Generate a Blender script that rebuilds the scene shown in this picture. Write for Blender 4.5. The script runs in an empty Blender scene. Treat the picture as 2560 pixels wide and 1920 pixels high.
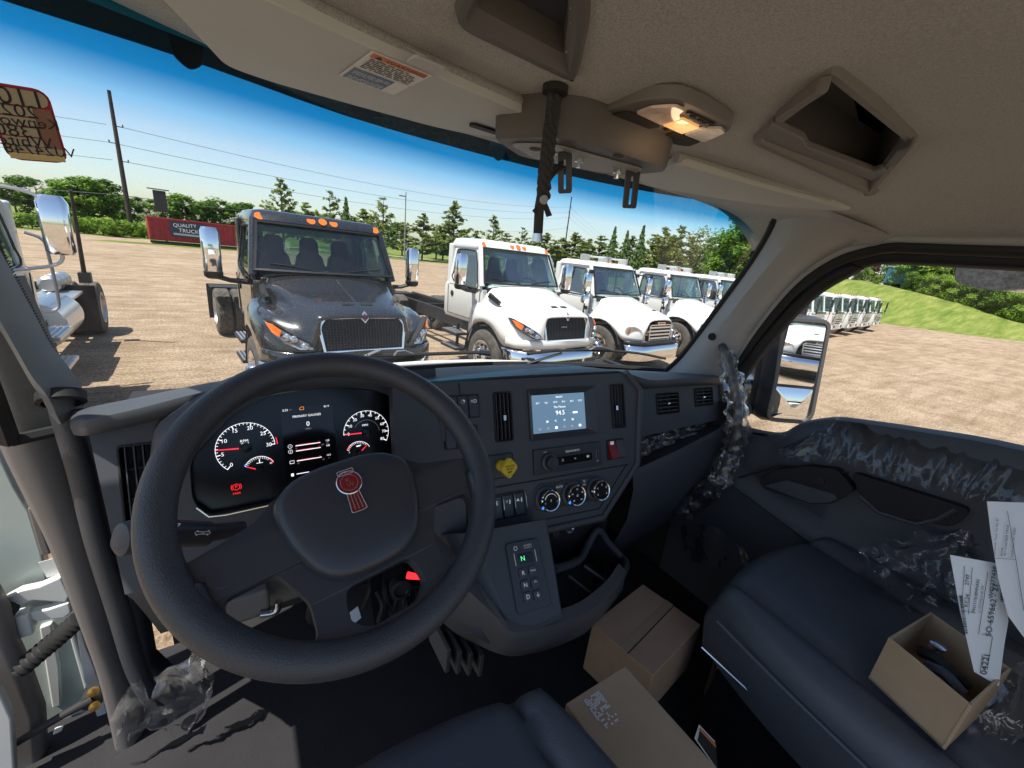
import bpy, bmesh, math, random
from math import sin, cos, tan, pi, radians, sqrt, atan2
from mathutils import Vector, Matrix, Quaternion
from mathutils.geometry import tessellate_polygon
random.seed(7)
SC = bpy.context.scene
COL = SC.collection

# ------------------------------------------------------------------ camera
F_PX, PITCH, ROLL, YAW, EYE = 1017.0, radians(17.4), radians(6.36), radians(35.0), Vector((0, 0, 2.4))
CD = Vector((sin(YAW)*cos(PITCH), cos(YAW)*cos(PITCH), -sin(PITCH)))
_r0 = Vector((cos(YAW), -sin(YAW), 0)); _u0 = _r0.cross(CD)
CR = _r0*cos(ROLL) + _u0*sin(ROLL)
CU = -_r0*sin(ROLL) + _u0*cos(ROLL)
cam = bpy.data.cameras.new('camera'); camo = bpy.data.objects.new('camera', cam); COL.objects.link(camo)
cam.sensor_width = 36; cam.lens = F_PX/2560*36; cam.clip_start = .01; cam.clip_end = 4000
camo.matrix_world = Matrix(((CR.x, CU.x, -CD.x, EYE.x), (CR.y, CU.y, -CD.y, EYE.y), (CR.z, CU.z, -CD.z, EYE.z), (0, 0, 0, 1)))
SC.camera = camo

# ------------------------------------------------------------------ sky and sun
SUN_DIR = Vector((-.385, -.10, 1.0)).normalized()          # towards the sun
world = bpy.data.worlds.new('World'); SC.world = world; world.use_nodes = True
wn = world.node_tree; wn.nodes.clear()
sky = wn.nodes.new('ShaderNodeTexSky'); sky.sky_type = 'NISHITA'; sky.sun_disc = False
sky.sun_elevation = math.asin(SUN_DIR.z); sky.sun_rotation = atan2(SUN_DIR.x, SUN_DIR.y)
sky.altitude = 200; sky.air_density = 1.0; sky.dust_density = 1.1; sky.ozone_density = 1.0
bg = wn.nodes.new('ShaderNodeBackground'); bg.inputs[1].default_value = .095
wo = wn.nodes.new('ShaderNodeOutputWorld')
wn.links.new(sky.outputs[0], bg.inputs[0]); wn.links.new(bg.outputs[0], wo.inputs[0])
sun = bpy.data.lights.new('sun', 'SUN'); sun.energy = 4.1; sun.angle = radians(.53); sun.color = (1, .95, .87)
suno = bpy.data.objects.new('sun', sun); COL.objects.link(suno)
suno.rotation_euler = (-SUN_DIR).to_track_quat('-Z', 'Y').to_euler()
SC.view_settings.view_transform = 'Standard'; SC.view_settings.look = 'None'
SC.view_settings.exposure = .92; SC.view_settings.gamma = 1; SC.view_settings.use_curve_mapping = False
SC.render.engine = 'CYCLES'
cy = SC.cycles
cy.use_denoising = True
try: cy.denoiser = 'OPENIMAGEDENOISE'
except Exception: pass
cy.max_bounces = 12; cy.diffuse_bounces = 6; cy.glossy_bounces = 5; cy.transparent_max_bounces = 24; cy.transmission_bounces = 6
cy.caustics_reflective = False; cy.caustics_refractive = False; cy.sample_clamp_indirect = 6

# ------------------------------------------------------------------ helpers
def ray(px, py):                      # photograph pixel (2560 wide) -> direction
    return CD + CR*((px-1280)/F_PX) - CU*((py-960)/F_PX)
def onx(px, py, x): v = ray(px, py); return EYE + v*((x-EYE.x)/v.x)
def ony(px, py, y): v = ray(px, py); return EYE + v*((y-EYE.y)/v.y)
def onz(px, py, z): v = ray(px, py); return EYE + v*((z-EYE.z)/v.z)
DS = 2560/2212
def dz(x, y, z): return onz(x*DS, y*DS, z)
def dx(x, y, X): return onx(x*DS, y*DS, X)
def dy(x, y, Y): return ony(x*DS, y*DS, Y)

class Fr:
    """flat working frame: u to the right, v up the face, w out of the face"""
    def __init__(s, o, yaw=0, tilt=0, rot=0):
        yaw, tilt = radians(yaw), radians(tilt)
        s.o = Vector(o); s.e1 = Vector((cos(yaw), sin(yaw), 0))
        s.n = Vector((sin(yaw)*cos(tilt), -cos(yaw)*cos(tilt), sin(tilt))); s.e2 = s.n.cross(s.e1)
        if rot:
            a = radians(rot); e1, e2 = s.e1.copy(), s.e2.copy()
            s.e1 = e1*cos(a)+e2*sin(a); s.e2 = -e1*sin(a)+e2*cos(a)
    @classmethod
    def axes(c, o, e1, e2):
        s = c.__new__(c); s.o = Vector(o); s.e1 = Vector(e1).normalized(); e2 = Vector(e2)
        s.n = s.e1.cross(e2).normalized(); s.e2 = s.n.cross(s.e1); return s
    def P(s, u, v, w=0): return s.o + s.e1*u + s.e2*v + s.n*w
    def mat(s, u=0, v=0, w=0, mirror=False):
        e1 = -s.e1 if mirror else s.e1; p = s.P(u, v, w); n = s.n
        return Matrix(((e1.x, s.e2.x, n.x, p.x), (e1.y, s.e2.y, n.y, p.y), (e1.z, s.e2.z, n.z, p.z), (0, 0, 0, 1)))
    def off(s, u=0, v=0, w=0):
        return Fr.axes(s.P(u, v, w), s.e1, s.e2)
    def uv(s, px, py):
        d = ray(px, py); p = EYE + d*((s.n.dot(s.o-EYE))/s.n.dot(d)) - s.o
        return (p.dot(s.e1), p.dot(s.e2))

def wm(o):
    if o is None: return Matrix()
    return (wm(o.parent) @ o.matrix_parent_inverse if o.parent else Matrix()) @ o.matrix_basis
def link(o, parent=None):
    COL.objects.link(o)
    if parent is not None:
        o.parent = parent; o.matrix_parent_inverse = wm(parent).inverted()
    return o
def tag(o, label=None, cat=None, group=None, kind=None):
    if label: o['label'] = label
    if cat: o['category'] = cat
    if group: o['group'] = group
    if kind: o['kind'] = kind
    return o
def thing(name, label, cat, loc=(0, 0, 0), group=None):
    o = bpy.data.objects.new(name, None); o.empty_display_size = .1; o.location = loc; COL.objects.link(o)
    return tag(o, label, cat, group)
def mk(name, verts, faces, m, parent=None, smooth=0, bevel=0, seg=2, sub=0, solid=0, uvs=None, offs=-1):
    me = bpy.data.meshes.new(name); me.from_pydata([tuple(v) for v in verts], [], faces)
    bm = bmesh.new(); bm.from_mesh(me); bmesh.ops.recalc_face_normals(bm, faces=bm.faces); bm.to_mesh(me); bm.free()
    if smooth or bevel or sub:
        me.polygons.foreach_set('use_smooth', [True]*len(me.polygons))
        if smooth and not sub: me.set_sharp_from_angle(angle=radians(smooth if smooth > 1 else 40))
    o = bpy.data.objects.new(name, me)
    if m is not None: me.materials.append(MT[m] if isinstance(m, str) else m)
    if solid:
        md = o.modifiers.new('s', 'SOLIDIFY'); md.thickness = solid; md.offset = offs
    if bevel:
        md = o.modifiers.new('b', 'BEVEL'); md.width = bevel; md.segments = seg; md.limit_method = 'ANGLE'; md.angle_limit = radians(28); md.harden_normals = True
    if sub:
        md = o.modifiers.new('ss', 'SUBSURF'); md.levels = sub; md.render_levels = sub
    return link(o, parent)
class MB:
    """collects several solids into one mesh"""
    def __init__(s): s.v = []; s.f = []
    def add(s, vs, fs):
        b = len(s.v); s.v += [Vector(v) for v in vs]; s.f += [[i+b for i in f] for f in fs]; return s
    def make(s, name, m, parent=None, **k): return mk(name, s.v, s.f, m, parent, **k)
def g_box(c, sz, fr=None):
    a, b, d = sz[0]/2, sz[1]/2, sz[2]/2; c = Vector(c)
    vs = [Vector((x, y, z)) for z in (-d, d) for y in (-b, b) for x in (-a, a)]
    vs = [c+v for v in vs] if fr is None else [fr.P(c.x+v.x, c.y+v.y, c.z+v.z) for v in vs]
    return vs, [(0, 2, 3, 1), (4, 5, 7, 6), (0, 1, 5, 4), (2, 6, 7, 3), (0, 4, 6, 2), (1, 3, 7, 5)]
def g_prism(pts, ext):
    n = len(pts); ext = Vector(ext); pts = [Vector(p) for p in pts]
    return pts+[p+ext for p in pts], [list(range(n-1, -1, -1)), list(range(n, 2*n))]+[(i, (i+1) % n, n+(i+1) % n, n+i) for i in range(n)]
def g_fprism(fr, poly, w0, w1, shrink=0):
    a = [fr.P(u, v, w0) for u, v in poly]; b = a and [fr.P(u, v, w1) for u, v in (inset(poly, shrink) if shrink else poly)]
    n = len(poly)
    return a+b, [list(range(n-1, -1, -1)), list(range(n, 2*n))]+[(i, (i+1) % n, n+(i+1) % n, n+i) for i in range(n)]
def g_ring(fr, outer, inner, w0, w1, wi=None):
    n = len(outer); wi = w1 if wi is None else wi
    vs = [fr.P(u, v, w0) for u, v in outer]+[fr.P(u, v, w1) for u, v in outer]+[fr.P(u, v, wi) for u, v in inner]+[fr.P(u, v, w0) for u, v in inner]
    fs = []
    for i in range(n):
        j = (i+1) % n
        fs += [(i, j, n+j, n+i), (n+i, n+j, 2*n+j, 2*n+i), (2*n+i, 2*n+j, 3*n+j, 3*n+i), (3*n+i, 3*n+j, j, i)]
    return vs, fs
def g_plate(fr, outer, holes, w1, w0):
    loops = [outer]+holes; flat_ = [p for l in loops for p in l]; tris = tessellate_polygon([[Vector((u, v, 0)) for u, v in l] for l in loops])
    N = len(flat_); vs = [fr.P(u, v, w1) for u, v in flat_]+[fr.P(u, v, w0) for u, v in flat_]; fs = [tuple(t) for t in tris]; b = 0
    for l in loops:
        n = len(l); fs += [(b+i, b+(i+1) % n, N+b+(i+1) % n, N+b+i) for i in range(n)]; b += n
    return vs, fs
def inpoly(p, poly):
    c = False; n = len(poly)
    for i in range(n):
        (x0, y0), (x1, y1) = poly[i], poly[i-1]
        if (y0 > p[1]) != (y1 > p[1]) and p[0] < (x1-x0)*(p[1]-y0)/(y1-y0)+x0: c = not c
    return c
def inset(poly, d):
    n = len(poly); cx = sum(p[0] for p in poly)/n; cy_ = sum(p[1] for p in poly)/n; out = []
    for i, p in enumerate(poly):
        a, b = Vector(poly[i-1]), Vector(poly[(i+1) % n]); p = Vector(p)
        e0 = (p-a); e1 = (b-p)
        e0 = e0.normalized() if e0.length > 1e-9 else e1.normalized(); e1 = e1.normalized() if e1.length > 1e-9 else e0
        n0 = Vector((-e0.y, e0.x)); n1 = Vector((-e1.y, e1.x))
        m = (n0+n1); m = m.normalized() if m.length > 1e-6 else n0
        k = d/max(.35, m.dot(n0))
        q1 = p+m*k
        out.append((q1.x, q1.y))
    area = sum(poly[i][0]*poly[(i+1) % n][1]-poly[(i+1) % n][0]*poly[i][1] for i in range(n))
    if area < 0 and d: return inset(poly[::-1], d)[::-1]
    return out
def rr(u0, u1, v0, v1, r=.01, n=4):
    r = min(r, (u1-u0)/2-1e-5, (v1-v0)/2-1e-5); out = []
    for cx, cy_, a0 in ((u1-r, v1-r, 0), (u0+r, v1-r, 90), (u0+r, v0+r, 180), (u1-r, v0+r, 270)):
        for k in range(n+1):
            a = radians(a0+90*k/n); out.append((cx+r*cos(a), cy_+r*sin(a)))
    return out
def rpoly(pts, r, n=3):
    """round the corners of a polygon"""
    out = []; N = len(pts)
    for i in range(N):
        p = Vector(pts[i]); a = Vector(pts[i-1])-p; b = Vector(pts[(i+1) % N])-p
        ri = r[i] if isinstance(r, (list, tuple)) else r
        k = min(ri, a.length*.49, b.length*.49); A = p+a.normalized()*k; B = p+b.normalized()*k
        for j in range(n+1):
            t = j/n; q = A*(1-t)**2+p*2*t*(1-t)+B*t*t; out.append(tuple(q))
    return out
def g_tube(path, r, n=10, closed=False, caps=True, flat=1.0):
    path = [Vector(p) for p in path]; N = len(path); rs = r if isinstance(r, (list, tuple)) else [r]*N
    vs = []; fs = []; up = None
    for i, p in enumerate(path):
        a = path[(i-1) % N] if (closed or i > 0) else p; b = path[(i+1) % N] if (closed or i < N-1) else p
        t = (b-a).normalized()
        if up is None:
            up = Vector((0, 0, 1)) if abs(t.z) < .9 else Vector((1, 0, 0))
        s = t.cross(up).normalized(); up = s.cross(t).normalized()
        for k in range(n):
            an = 2*pi*k/n; vs.append(p+(s*cos(an)+up*sin(an)*flat)*rs[i])
    M_ = N if closed else N-1
    for i in range(M_):
        for k in range(n):
            j = (i+1) % N; fs.append((i*n+k, i*n+(k+1) % n, j*n+(k+1) % n, j*n+k))
    if caps and not closed: fs += [list(range(n-1, -1, -1)), [(N-1)*n+k for k in range(n)]]
    return vs, fs
def g_lathe(fr, prof, n=24, caps=True):
    vs = []; fs = []
    for r_, w in prof:
        for k in range(n):
            a = 2*pi*k/n; vs.append(fr.P(r_*cos(a), r_*sin(a), w))
    for i in range(len(prof)-1):
        for k in range(n): fs.append((i*n+k, i*n+(k+1) % n, (i+1)*n+(k+1) % n, (i+1)*n+k))
    if caps:
        fs.append(list(range(n-1, -1, -1))); m_ = len(prof)-1; fs.append([m_*n+k for k in range(n)])
    return vs, fs
def g_grid(rows, cu=False, cv=False):
    R_, C_ = len(rows), len(rows[0]); vs = [v for r_ in rows for v in r_]; fs = []
    for i in range(R_ if cv else R_-1):
        for j in range(C_ if cu else C_-1):
            i2, j2 = (i+1) % R_, (j+1) % C_; fs.append((i*C_+j, i*C_+j2, i2*C_+j2, i2*C_+j))
    return vs, fs
def g_loft(rings, caps=True):
    vs, fs = g_grid(rings, cu=True); n = len(rings[0])
    if caps: fs = fs+[list(range(n-1, -1, -1)), [(len(rings)-1)*n+k for k in range(n)]]
    return vs, fs
def crom(pts, n=6, closed=False):
    pts = [Vector(p) for p in pts]; N = len(pts); out = []
    for i in range(N if closed else N-1):
        p0 = pts[(i-1) % N] if (closed or i > 0) else pts[0]*2-pts[1]; p1 = pts[i]; p2 = pts[(i+1) % N]
        p3 = pts[(i+2) % N] if (closed or i+2 < N) else pts[-1]*2-pts[-2]
        for k in range(n):
            t = k/n; out.append(.5*((2*p1)+(-p0+p2)*t+(2*p0-5*p1+4*p2-p3)*t*t+(-p0+3*p1-3*p2+p3)*t**3))
    if not closed: out.append(pts[-1])
    return out
def box(name, c, sz, m, parent=None, fr=None, bevel=.004, **k):
    return mk(name, *g_box(c, sz, fr), m, parent, bevel=bevel, **k)
def fprism(name, fr, poly, w0, w1, m, parent=None, bevel=.002, shrink=0, **k):
    return mk(name, *g_fprism(fr, poly, w0, w1, shrink), m, parent, bevel=bevel, **k)
def prism(name, pts, ext, m, parent=None, bevel=.003, **k): return mk(name, *g_prism(pts, ext), m, parent, bevel=bevel, **k)
def ring(name, fr, outer, inner, w0, w1, m, parent=None, wi=None, bevel=.0015, **k):
    return mk(name, *g_ring(fr, outer, inner, w0, w1, wi), m, parent, bevel=bevel, **k)
def tube(name, path, r, m, parent=None, n=10, closed=False, **k): return mk(name, *g_tube(path, r, n, closed, **k), m, parent, smooth=50)
def lathe(name, fr, prof, m, parent=None, n=24, **k): return mk(name, *g_lathe(fr, prof, n), m, parent, smooth=40, **k)
def sheet(name, rows, m, parent=None, smooth=60, **k):
    return mk(name, *g_grid(rows), m, parent, smooth=smooth, **k)
def txt(s, fr, u, v, size, m, parent, w=.0008, align='CENTER', mirror=False, name='lettering', rot=0, sx=1, shear=0, ext=0):
    cu = bpy.data.curves.new(name, 'FONT'); cu.body = s; cu.size = size; cu.align_x = align; cu.align_y = 'CENTER'; cu.extrude = ext; cu.shear = shear
    cu.resolution_u = 3
    t = bpy.data.objects.new(name, cu); me = bpy.data.meshes.new_from_object(t); bpy.data.objects.remove(t); bpy.data.curves.remove(cu)
    me.materials.clear(); me.materials.append(MT[m]); o = bpy.data.objects.new(name, me)
    o.matrix_basis = fr.mat(u, v, w, mirror) @ Matrix.Rotation(radians(rot), 4, 'Z') @ Matrix.Diagonal((sx, 1, 1, 1))
    return link(o, parent)

# ------------------------------------------------------------------ materials
MT = {}
def M(name, col, rough=.5, metal=0, var=0, vscale=6, bump=0, bscale=250, coat=0, spec=.5, emis=None, es=0, alpha=None, col2=None, sheen=0, detail=4, vrough=0):
    m = bpy.data.materials.new(name); m.use_nodes = True; nt = m.node_tree; b = nt.nodes['Principled BSDF']
    b.inputs['Base Color'].default_value = (*col, 1); b.inputs['Roughness'].default_value = rough; b.inputs['Metallic'].default_value = metal
    b.inputs['Specular IOR Level'].default_value = spec
    if coat: b.inputs['Coat Weight'].default_value = coat; b.inputs['Coat Roughness'].default_value = .06
    if sheen: b.inputs['Sheen Weight'].default_value = sheen
    if emis: b.inputs['Emission Color'].default_value = (*emis, 1); b.inputs['Emission Strength'].default_value = es
    if var or bump or vrough:
        tc = nt.nodes.new('ShaderNodeTexCoord')
    if var or vrough:
        nz = nt.nodes.new('ShaderNodeTexNoise'); nz.inputs['Scale'].default_value = vscale; nz.inputs['Detail'].default_value = detail; nz.inputs['Roughness'].default_value = .6
        nt.links.new(tc.outputs['Object'], nz.inputs['Vector'])
    if var:
        cr = nt.nodes.new('ShaderNodeValToRGB'); c2 = col2 or tuple(min(1, c*(1+var)) for c in col)
        cr.color_ramp.elements[0].position = .3; cr.color_ramp.elements[1].position = .7
        cr.color_ramp.elements[0].color = (*[max(0, c*(1-var)) for c in col], 1); cr.color_ramp.elements[1].color = (*c2, 1)
        nt.links.new(nz.outputs[0], cr.inputs[0]); nt.links.new(cr.outputs[0], b.inputs['Base Color'])
    if vrough:
        mr = nt.nodes.new('ShaderNodeMapRange'); mr.inputs['To Min'].default_value = max(0, rough-vrough); mr.inputs['To Max'].default_value = min(1, rough+vrough)
        nt.links.new(nz.outputs[0], mr.inputs[0]); nt.links.new(mr.outputs[0], b.inputs['Roughness'])
    if bump:
        n2 = nt.nodes.new('ShaderNodeTexNoise'); n2.inputs['Scale'].default_value = bscale; n2.inputs['Detail'].default_value = 3
        nt.links.new(tc.outputs['Object'], n2.inputs['Vector'])
        bp = nt.nodes.new('ShaderNodeBump'); bp.inputs['Strength'].default_value = bump; bp.inputs['Distance'].default_value = .002
        nt.links.new(n2.outputs[0], bp.inputs['Height']); nt.links.new(bp.outputs[0], b.inputs['Normal'])
    MT[name] = m
    return m
def glassmat(name, tint, refl=.08, rough=.02, dust=0, dcol=(.6, .58, .52), dscale=160, band=False):
    m = bpy.data.materials.new(name); m.use_nodes = True; nt = m.node_tree; nt.nodes.clear()
    out = nt.nodes.new('ShaderNodeOutputMaterial'); tr = nt.nodes.new('ShaderNodeBsdfTransparent'); tr.inputs[0].default_value = (*tint, 1)
    gl = nt.nodes.new('ShaderNodeBsdfGlossy'); gl.inputs['Roughness'].default_value = rough; gl.inputs[0].default_value = (1, 1, 1, 1)
    mx = nt.nodes.new('ShaderNodeMixShader'); lw = nt.nodes.new('ShaderNodeLayerWeight'); lw.inputs[0].default_value = .35
    mr = nt.nodes.new('ShaderNodeMapRange'); mr.inputs['To Min'].default_value = refl; mr.inputs['To Max'].default_value = min(1, refl*5)
    nt.links.new(lw.outputs['Fresnel'], mr.inputs[0]); nt.links.new(mr.outputs[0], mx.inputs[0])
    nt.links.new(tr.outputs[0], mx.inputs[1]); nt.links.new(gl.outputs[0], mx.inputs[2]); last = mx
    if band:
        uv = nt.nodes.new('ShaderNodeUVMap'); sp = nt.nodes.new('ShaderNodeSeparateXYZ'); nt.links.new(uv.outputs[0], sp.inputs[0])
        cr = nt.nodes.new('ShaderNodeValToRGB'); els = cr.color_ramp.elements
        els[0].position = band[0]; els[0].color = (*tint, 1); els[1].position = band[3]; els[1].color = (.006, .25, .40, 1)
        e = els.new(band[1]); e.color = (.55, .84, .95, 1); e = els.new(band[2]); e.color = (.02, .36, .60, 1)
        nt.links.new(sp.outputs[1], cr.inputs[0]); nt.links.new(cr.outputs[0], tr.inputs[0])
    if dust:
        tc = nt.nodes.new('ShaderNodeTexCoord'); nz = nt.nodes.new('ShaderNodeTexNoise'); nz.inputs['Scale'].default_value = dscale; nz.inputs['Detail'].default_value = 5; nz.inputs['Roughness'].default_value = .75
        n3 = nt.nodes.new('ShaderNodeTexNoise'); n3.inputs['Scale'].default_value = 4; n3.inputs['Detail'].default_value = 3
        nt.links.new(tc.outputs['Object'], nz.inputs['Vector']); nt.links.new(tc.outputs['Object'], n3.inputs['Vector'])
        r1 = nt.nodes.new('ShaderNodeMapRange'); r1.inputs[1].default_value = .5; r1.inputs[2].default_value = .72; r1.inputs[3].default_value = dust*.25; r1.inputs[4].default_value = dust
        nt.links.new(nz.outputs[0], r1.inputs[0])
        r2 = nt.nodes.new('ShaderNodeMapRange'); r2.inputs[1].default_value = .3; r2.inputs[2].default_value = .7; r2.inputs[3].default_value = .4; r2.inputs[4].default_value = 1.3
        nt.links.new(n3.outputs[0], r2.inputs[0])
        mu = nt.nodes.new('ShaderNodeMath'); mu.operation = 'MULTIPLY'; nt.links.new(r1.outputs[0], mu.inputs[0]); nt.links.new(r2.outputs[0], mu.inputs[1])
        df = nt.nodes.new('ShaderNodeBsdfDiffuse'); df.inputs[0].default_value = (*dcol, 1); tl = nt.nodes.new('ShaderNodeBsdfTranslucent'); tl.inputs[0].default_value = (*dcol, 1)
        ad = nt.nodes.new('ShaderNodeMixShader'); ad.inputs[0].default_value = .5; nt.links.new(df.outputs[0], ad.inputs[1]); nt.links.new(tl.outputs[0], ad.inputs[2])
        m2 = nt.nodes.new('ShaderNodeMixShader'); nt.links.new(mu.outputs[0], m2.inputs[0]); nt.links.new(last.outputs[0], m2.inputs[1]); nt.links.new(ad.outputs[0], m2.inputs[2]); last = m2
    nt.links.new(last.outputs[0], out.inputs[0]); MT[name] = m
    return m
def filmmat(name, haze=.12, refl=.25, tint=(.93, .95, .97), wr=60, bst=.5):
    m = bpy.data.materials.new(name); m.use_nodes = True; nt = m.node_tree; nt.nodes.clear()
    out = nt.nodes.new('ShaderNodeOutputMaterial'); tr = nt.nodes.new('ShaderNodeBsdfTransparent'); tr.inputs[0].default_value = (*tint, 1)
    gl = nt.nodes.new('ShaderNodeBsdfGlossy'); gl.inputs['Roughness'].default_value = .07
    tc = nt.nodes.new('ShaderNodeTexCoord'); nz = nt.nodes.new('ShaderNodeTexNoise'); nz.inputs['Scale'].default_value = wr; nz.inputs['Detail'].default_value = 3; nz.inputs['Distortion'].default_value = 1.2
    nt.links.new(tc.outputs['Object'], nz.inputs['Vector'])
    bp = nt.nodes.new('ShaderNodeBump'); bp.inputs['Strength'].default_value = bst; bp.inputs['Distance'].default_value = .01; sb_ = nt.nodes.new('ShaderNodeMath'); sb_.operation = 'SUBTRACT'; sb_.inputs[1].default_value = .5; ab_ = nt.nodes.new('ShaderNodeMath'); ab_.operation = 'ABSOLUTE'; nt.links.new(nz.outputs[0], sb_.inputs[0]); nt.links.new(sb_.outputs[0], ab_.inputs[0]); nt.links.new(ab_.outputs[0], bp.inputs['Height'])
    nt.links.new(bp.outputs[0], gl.inputs['Normal'])
    fr = nt.nodes.new('ShaderNodeFresnel'); fr.inputs[0].default_value = 1.5; nt.links.new(bp.outputs[0], fr.inputs['Normal'])
    mr = nt.nodes.new('ShaderNodeMapRange'); mr.inputs[1].default_value = .02; mr.inputs[2].default_value = .6; mr.inputs[3].default_value = refl; mr.inputs[4].default_value = .9; nt.links.new(fr.outputs[0], mr.inputs[0])
    m1 = nt.nodes.new('ShaderNodeMixShader'); nt.links.new(mr.outputs[0], m1.inputs[0]); nt.links.new(tr.outputs[0], m1.inputs[1]); nt.links.new(gl.outputs[0], m1.inputs[2])
    df = nt.nodes.new('ShaderNodeBsdfTranslucent'); df.inputs[0].default_value = (.8, .8, .82, 1); d2 = nt.nodes.new('ShaderNodeBsdfDiffuse'); d2.inputs[0].default_value = (.8, .8, .82, 1)
    ad = nt.nodes.new('ShaderNodeMixShader'); ad.inputs[0].default_value = .6; nt.links.new(df.outputs[0], ad.inputs[1]); nt.links.new(d2.outputs[0], ad.inputs[2])
    r2 = nt.nodes.new('ShaderNodeMapRange'); r2.inputs[1].default_value = .35; r2.inputs[2].default_value = .75; r2.inputs[3].default_value = haze*.3; r2.inputs[4].default_value = haze*2; nt.links.new(nz.outputs[0], r2.inputs[0])
    m2 = nt.nodes.new('ShaderNodeMixShader'); nt.links.new(r2.outputs[0], m2.inputs[0]); nt.links.new(m1.outputs[0], m2.inputs[1]); nt.links.new(ad.outputs[0], m2.inputs[2])
    nt.links.new(m2.outputs[0], out.inputs[0]); MT[name] = m
    return m

# outside
def ground_mat():
    m = M('gravel', (.36, .28, .19), .95); nt = m.node_tree; b = nt.nodes['Principled BSDF']; b.inputs['Specular IOR Level'].default_value = .15
    tc = nt.nodes.new('ShaderNodeTexCoord')
    def noise(sc, det, ro=.65): n = nt.nodes.new('ShaderNodeTexNoise'); n.inputs['Scale'].default_value = sc; n.inputs['Detail'].default_value = det; n.inputs['Roughness'].default_value = ro; nt.links.new(tc.outputs['Object'], n.inputs['Vector']); return n
    a, s2, s3 = noise(.22, 5), noise(22, 5, .8), noise(1.4, 4)
    def ramp(src, p0, c0, p1, c1):
        r_ = nt.nodes.new('ShaderNodeValToRGB'); r_.color_ramp.elements[0].position = p0; r_.color_ramp.elements[0].color = (*c0, 1); r_.color_ramp.elements[1].position = p1; r_.color_ramp.elements[1].color = (*c1, 1); nt.links.new(src, r_.inputs[0]); return r_
    r1 = ramp(a.outputs[0], .34, (.33, .265, .195), .66, (.43, .36, .285))
    r2 = ramp(s2.outputs[0], .36, (.46, .42, .38), .62, (1.28, 1.23, 1.16))
    r3 = ramp(s3.outputs[0], .35, (.78, .74, .68), .65, (1.06, 1.04, 1.02))
    def mul(x, y): n = nt.nodes.new('ShaderNodeMix'); n.data_type = 'RGBA'; n.blend_type = 'MULTIPLY'; n.inputs[0].default_value = 1; nt.links.new(x, n.inputs[6]); nt.links.new(y, n.inputs[7]); return n.outputs[2]
    mp = nt.nodes.new('ShaderNodeMapping'); mp.inputs['Scale'].default_value = (.35, 2.6, 1); mp.inputs['Rotation'].default_value = (0, 0, radians(-8)); nt.links.new(tc.outputs['Object'], mp.inputs[0])
    tr = nt.nodes.new('ShaderNodeTexNoise'); tr.inputs['Scale'].default_value = 1.1; tr.inputs['Detail'].default_value = 6; tr.inputs['Roughness'].default_value = .7; nt.links.new(mp.outputs[0], tr.inputs['Vector'])
    r4 = ramp(tr.outputs[0], .38, (.80, .77, .73), .55, (1.05, 1.04, 1.03))
    nt.links.new(mul(mul(mul(r1.outputs[0], r2.outputs[0]), r3.outputs[0]), r4.outputs[0]), b.inputs['Base Color'])
    bp = nt.nodes.new('ShaderNodeBump'); bp.inputs['Strength'].default_value = .8; bp.inputs['Distance'].default_value = .03; nt.links.new(s2.outputs[0], bp.inputs['Height']); nt.links.new(bp.outputs[0], b.inputs['Normal'])
ground_mat()
def grass_mat(name, c0, c1, c2, streak=False):
    m = M(name, c0, .9); nt = m.node_tree; b = nt.nodes['Principled BSDF']; b.inputs['Specular IOR Level'].default_value = .1
    tc = nt.nodes.new('ShaderNodeTexCoord'); mp = nt.nodes.new('ShaderNodeMapping'); nt.links.new(tc.outputs['Object'], mp.inputs[0])
    if streak: mp.inputs['Scale'].default_value = (.22, 1.6, .5); mp.inputs['Rotation'].default_value = (0, 0, radians(38))
    n = nt.nodes.new('ShaderNodeTexNoise'); n.inputs['Scale'].default_value = 1.0 if streak else .5; n.inputs['Detail'].default_value = 8; n.inputs['Roughness'].default_value = .72; nt.links.new(mp.outputs[0], n.inputs['Vector'])
    r_ = nt.nodes.new('ShaderNodeValToRGB'); e = r_.color_ramp.elements; e[0].position = .32; e[0].color = (*c0, 1); e[1].position = .7; e[1].color = (*c2, 1); k = e.new(.5); k.color = (*c1, 1)
    nt.links.new(n.outputs[0], r_.inputs[0]); nt.links.new(r_.outputs[0], b.inputs['Base Color'])
grass_mat('grass', (.055, .10, .018), (.12, .17, .03), (.22, .24, .06))
grass_mat('mown', (.07, .115, .018), (.15, .19, .04), (.27, .27, .085), True)
def leaf(name, c, d, tr=.35):
    m = bpy.data.materials.new(name); m.use_nodes = True; nt = m.node_tree; nt.nodes.clear()
    out = nt.nodes.new('ShaderNodeOutputMaterial'); df = nt.nodes.new('ShaderNodeBsdfDiffuse'); tl = nt.nodes.new('ShaderNodeBsdfTranslucent')
    gi = nt.nodes.new('ShaderNodeNewGeometry'); r_ = nt.nodes.new('ShaderNodeValToRGB'); r_.color_ramp.elements[0].color = (*c, 1); r_.color_ramp.elements[1].color = (*d, 1)
    nt.links.new(gi.outputs['Random Per Island'], r_.inputs[0]); nt.links.new(r_.outputs[0], df.inputs[0]); nt.links.new(r_.outputs[0], tl.inputs[0])
    mx = nt.nodes.new('ShaderNodeMixShader'); mx.inputs[0].default_value = tr; nt.links.new(df.outputs[0], mx.inputs[1]); nt.links.new(tl.outputs[0], mx.inputs[2]); nt.links.new(mx.outputs[0], out.inputs[0]); MT[name] = m
leaf('leaf_green', (.08, .16, .022), (.19, .30, .05)); leaf('leaf_dark', (.05, .11, .02), (.12, .21, .04)); leaf('leaf_lime', (.14, .25, .03), (.28, .40, .07))
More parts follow.
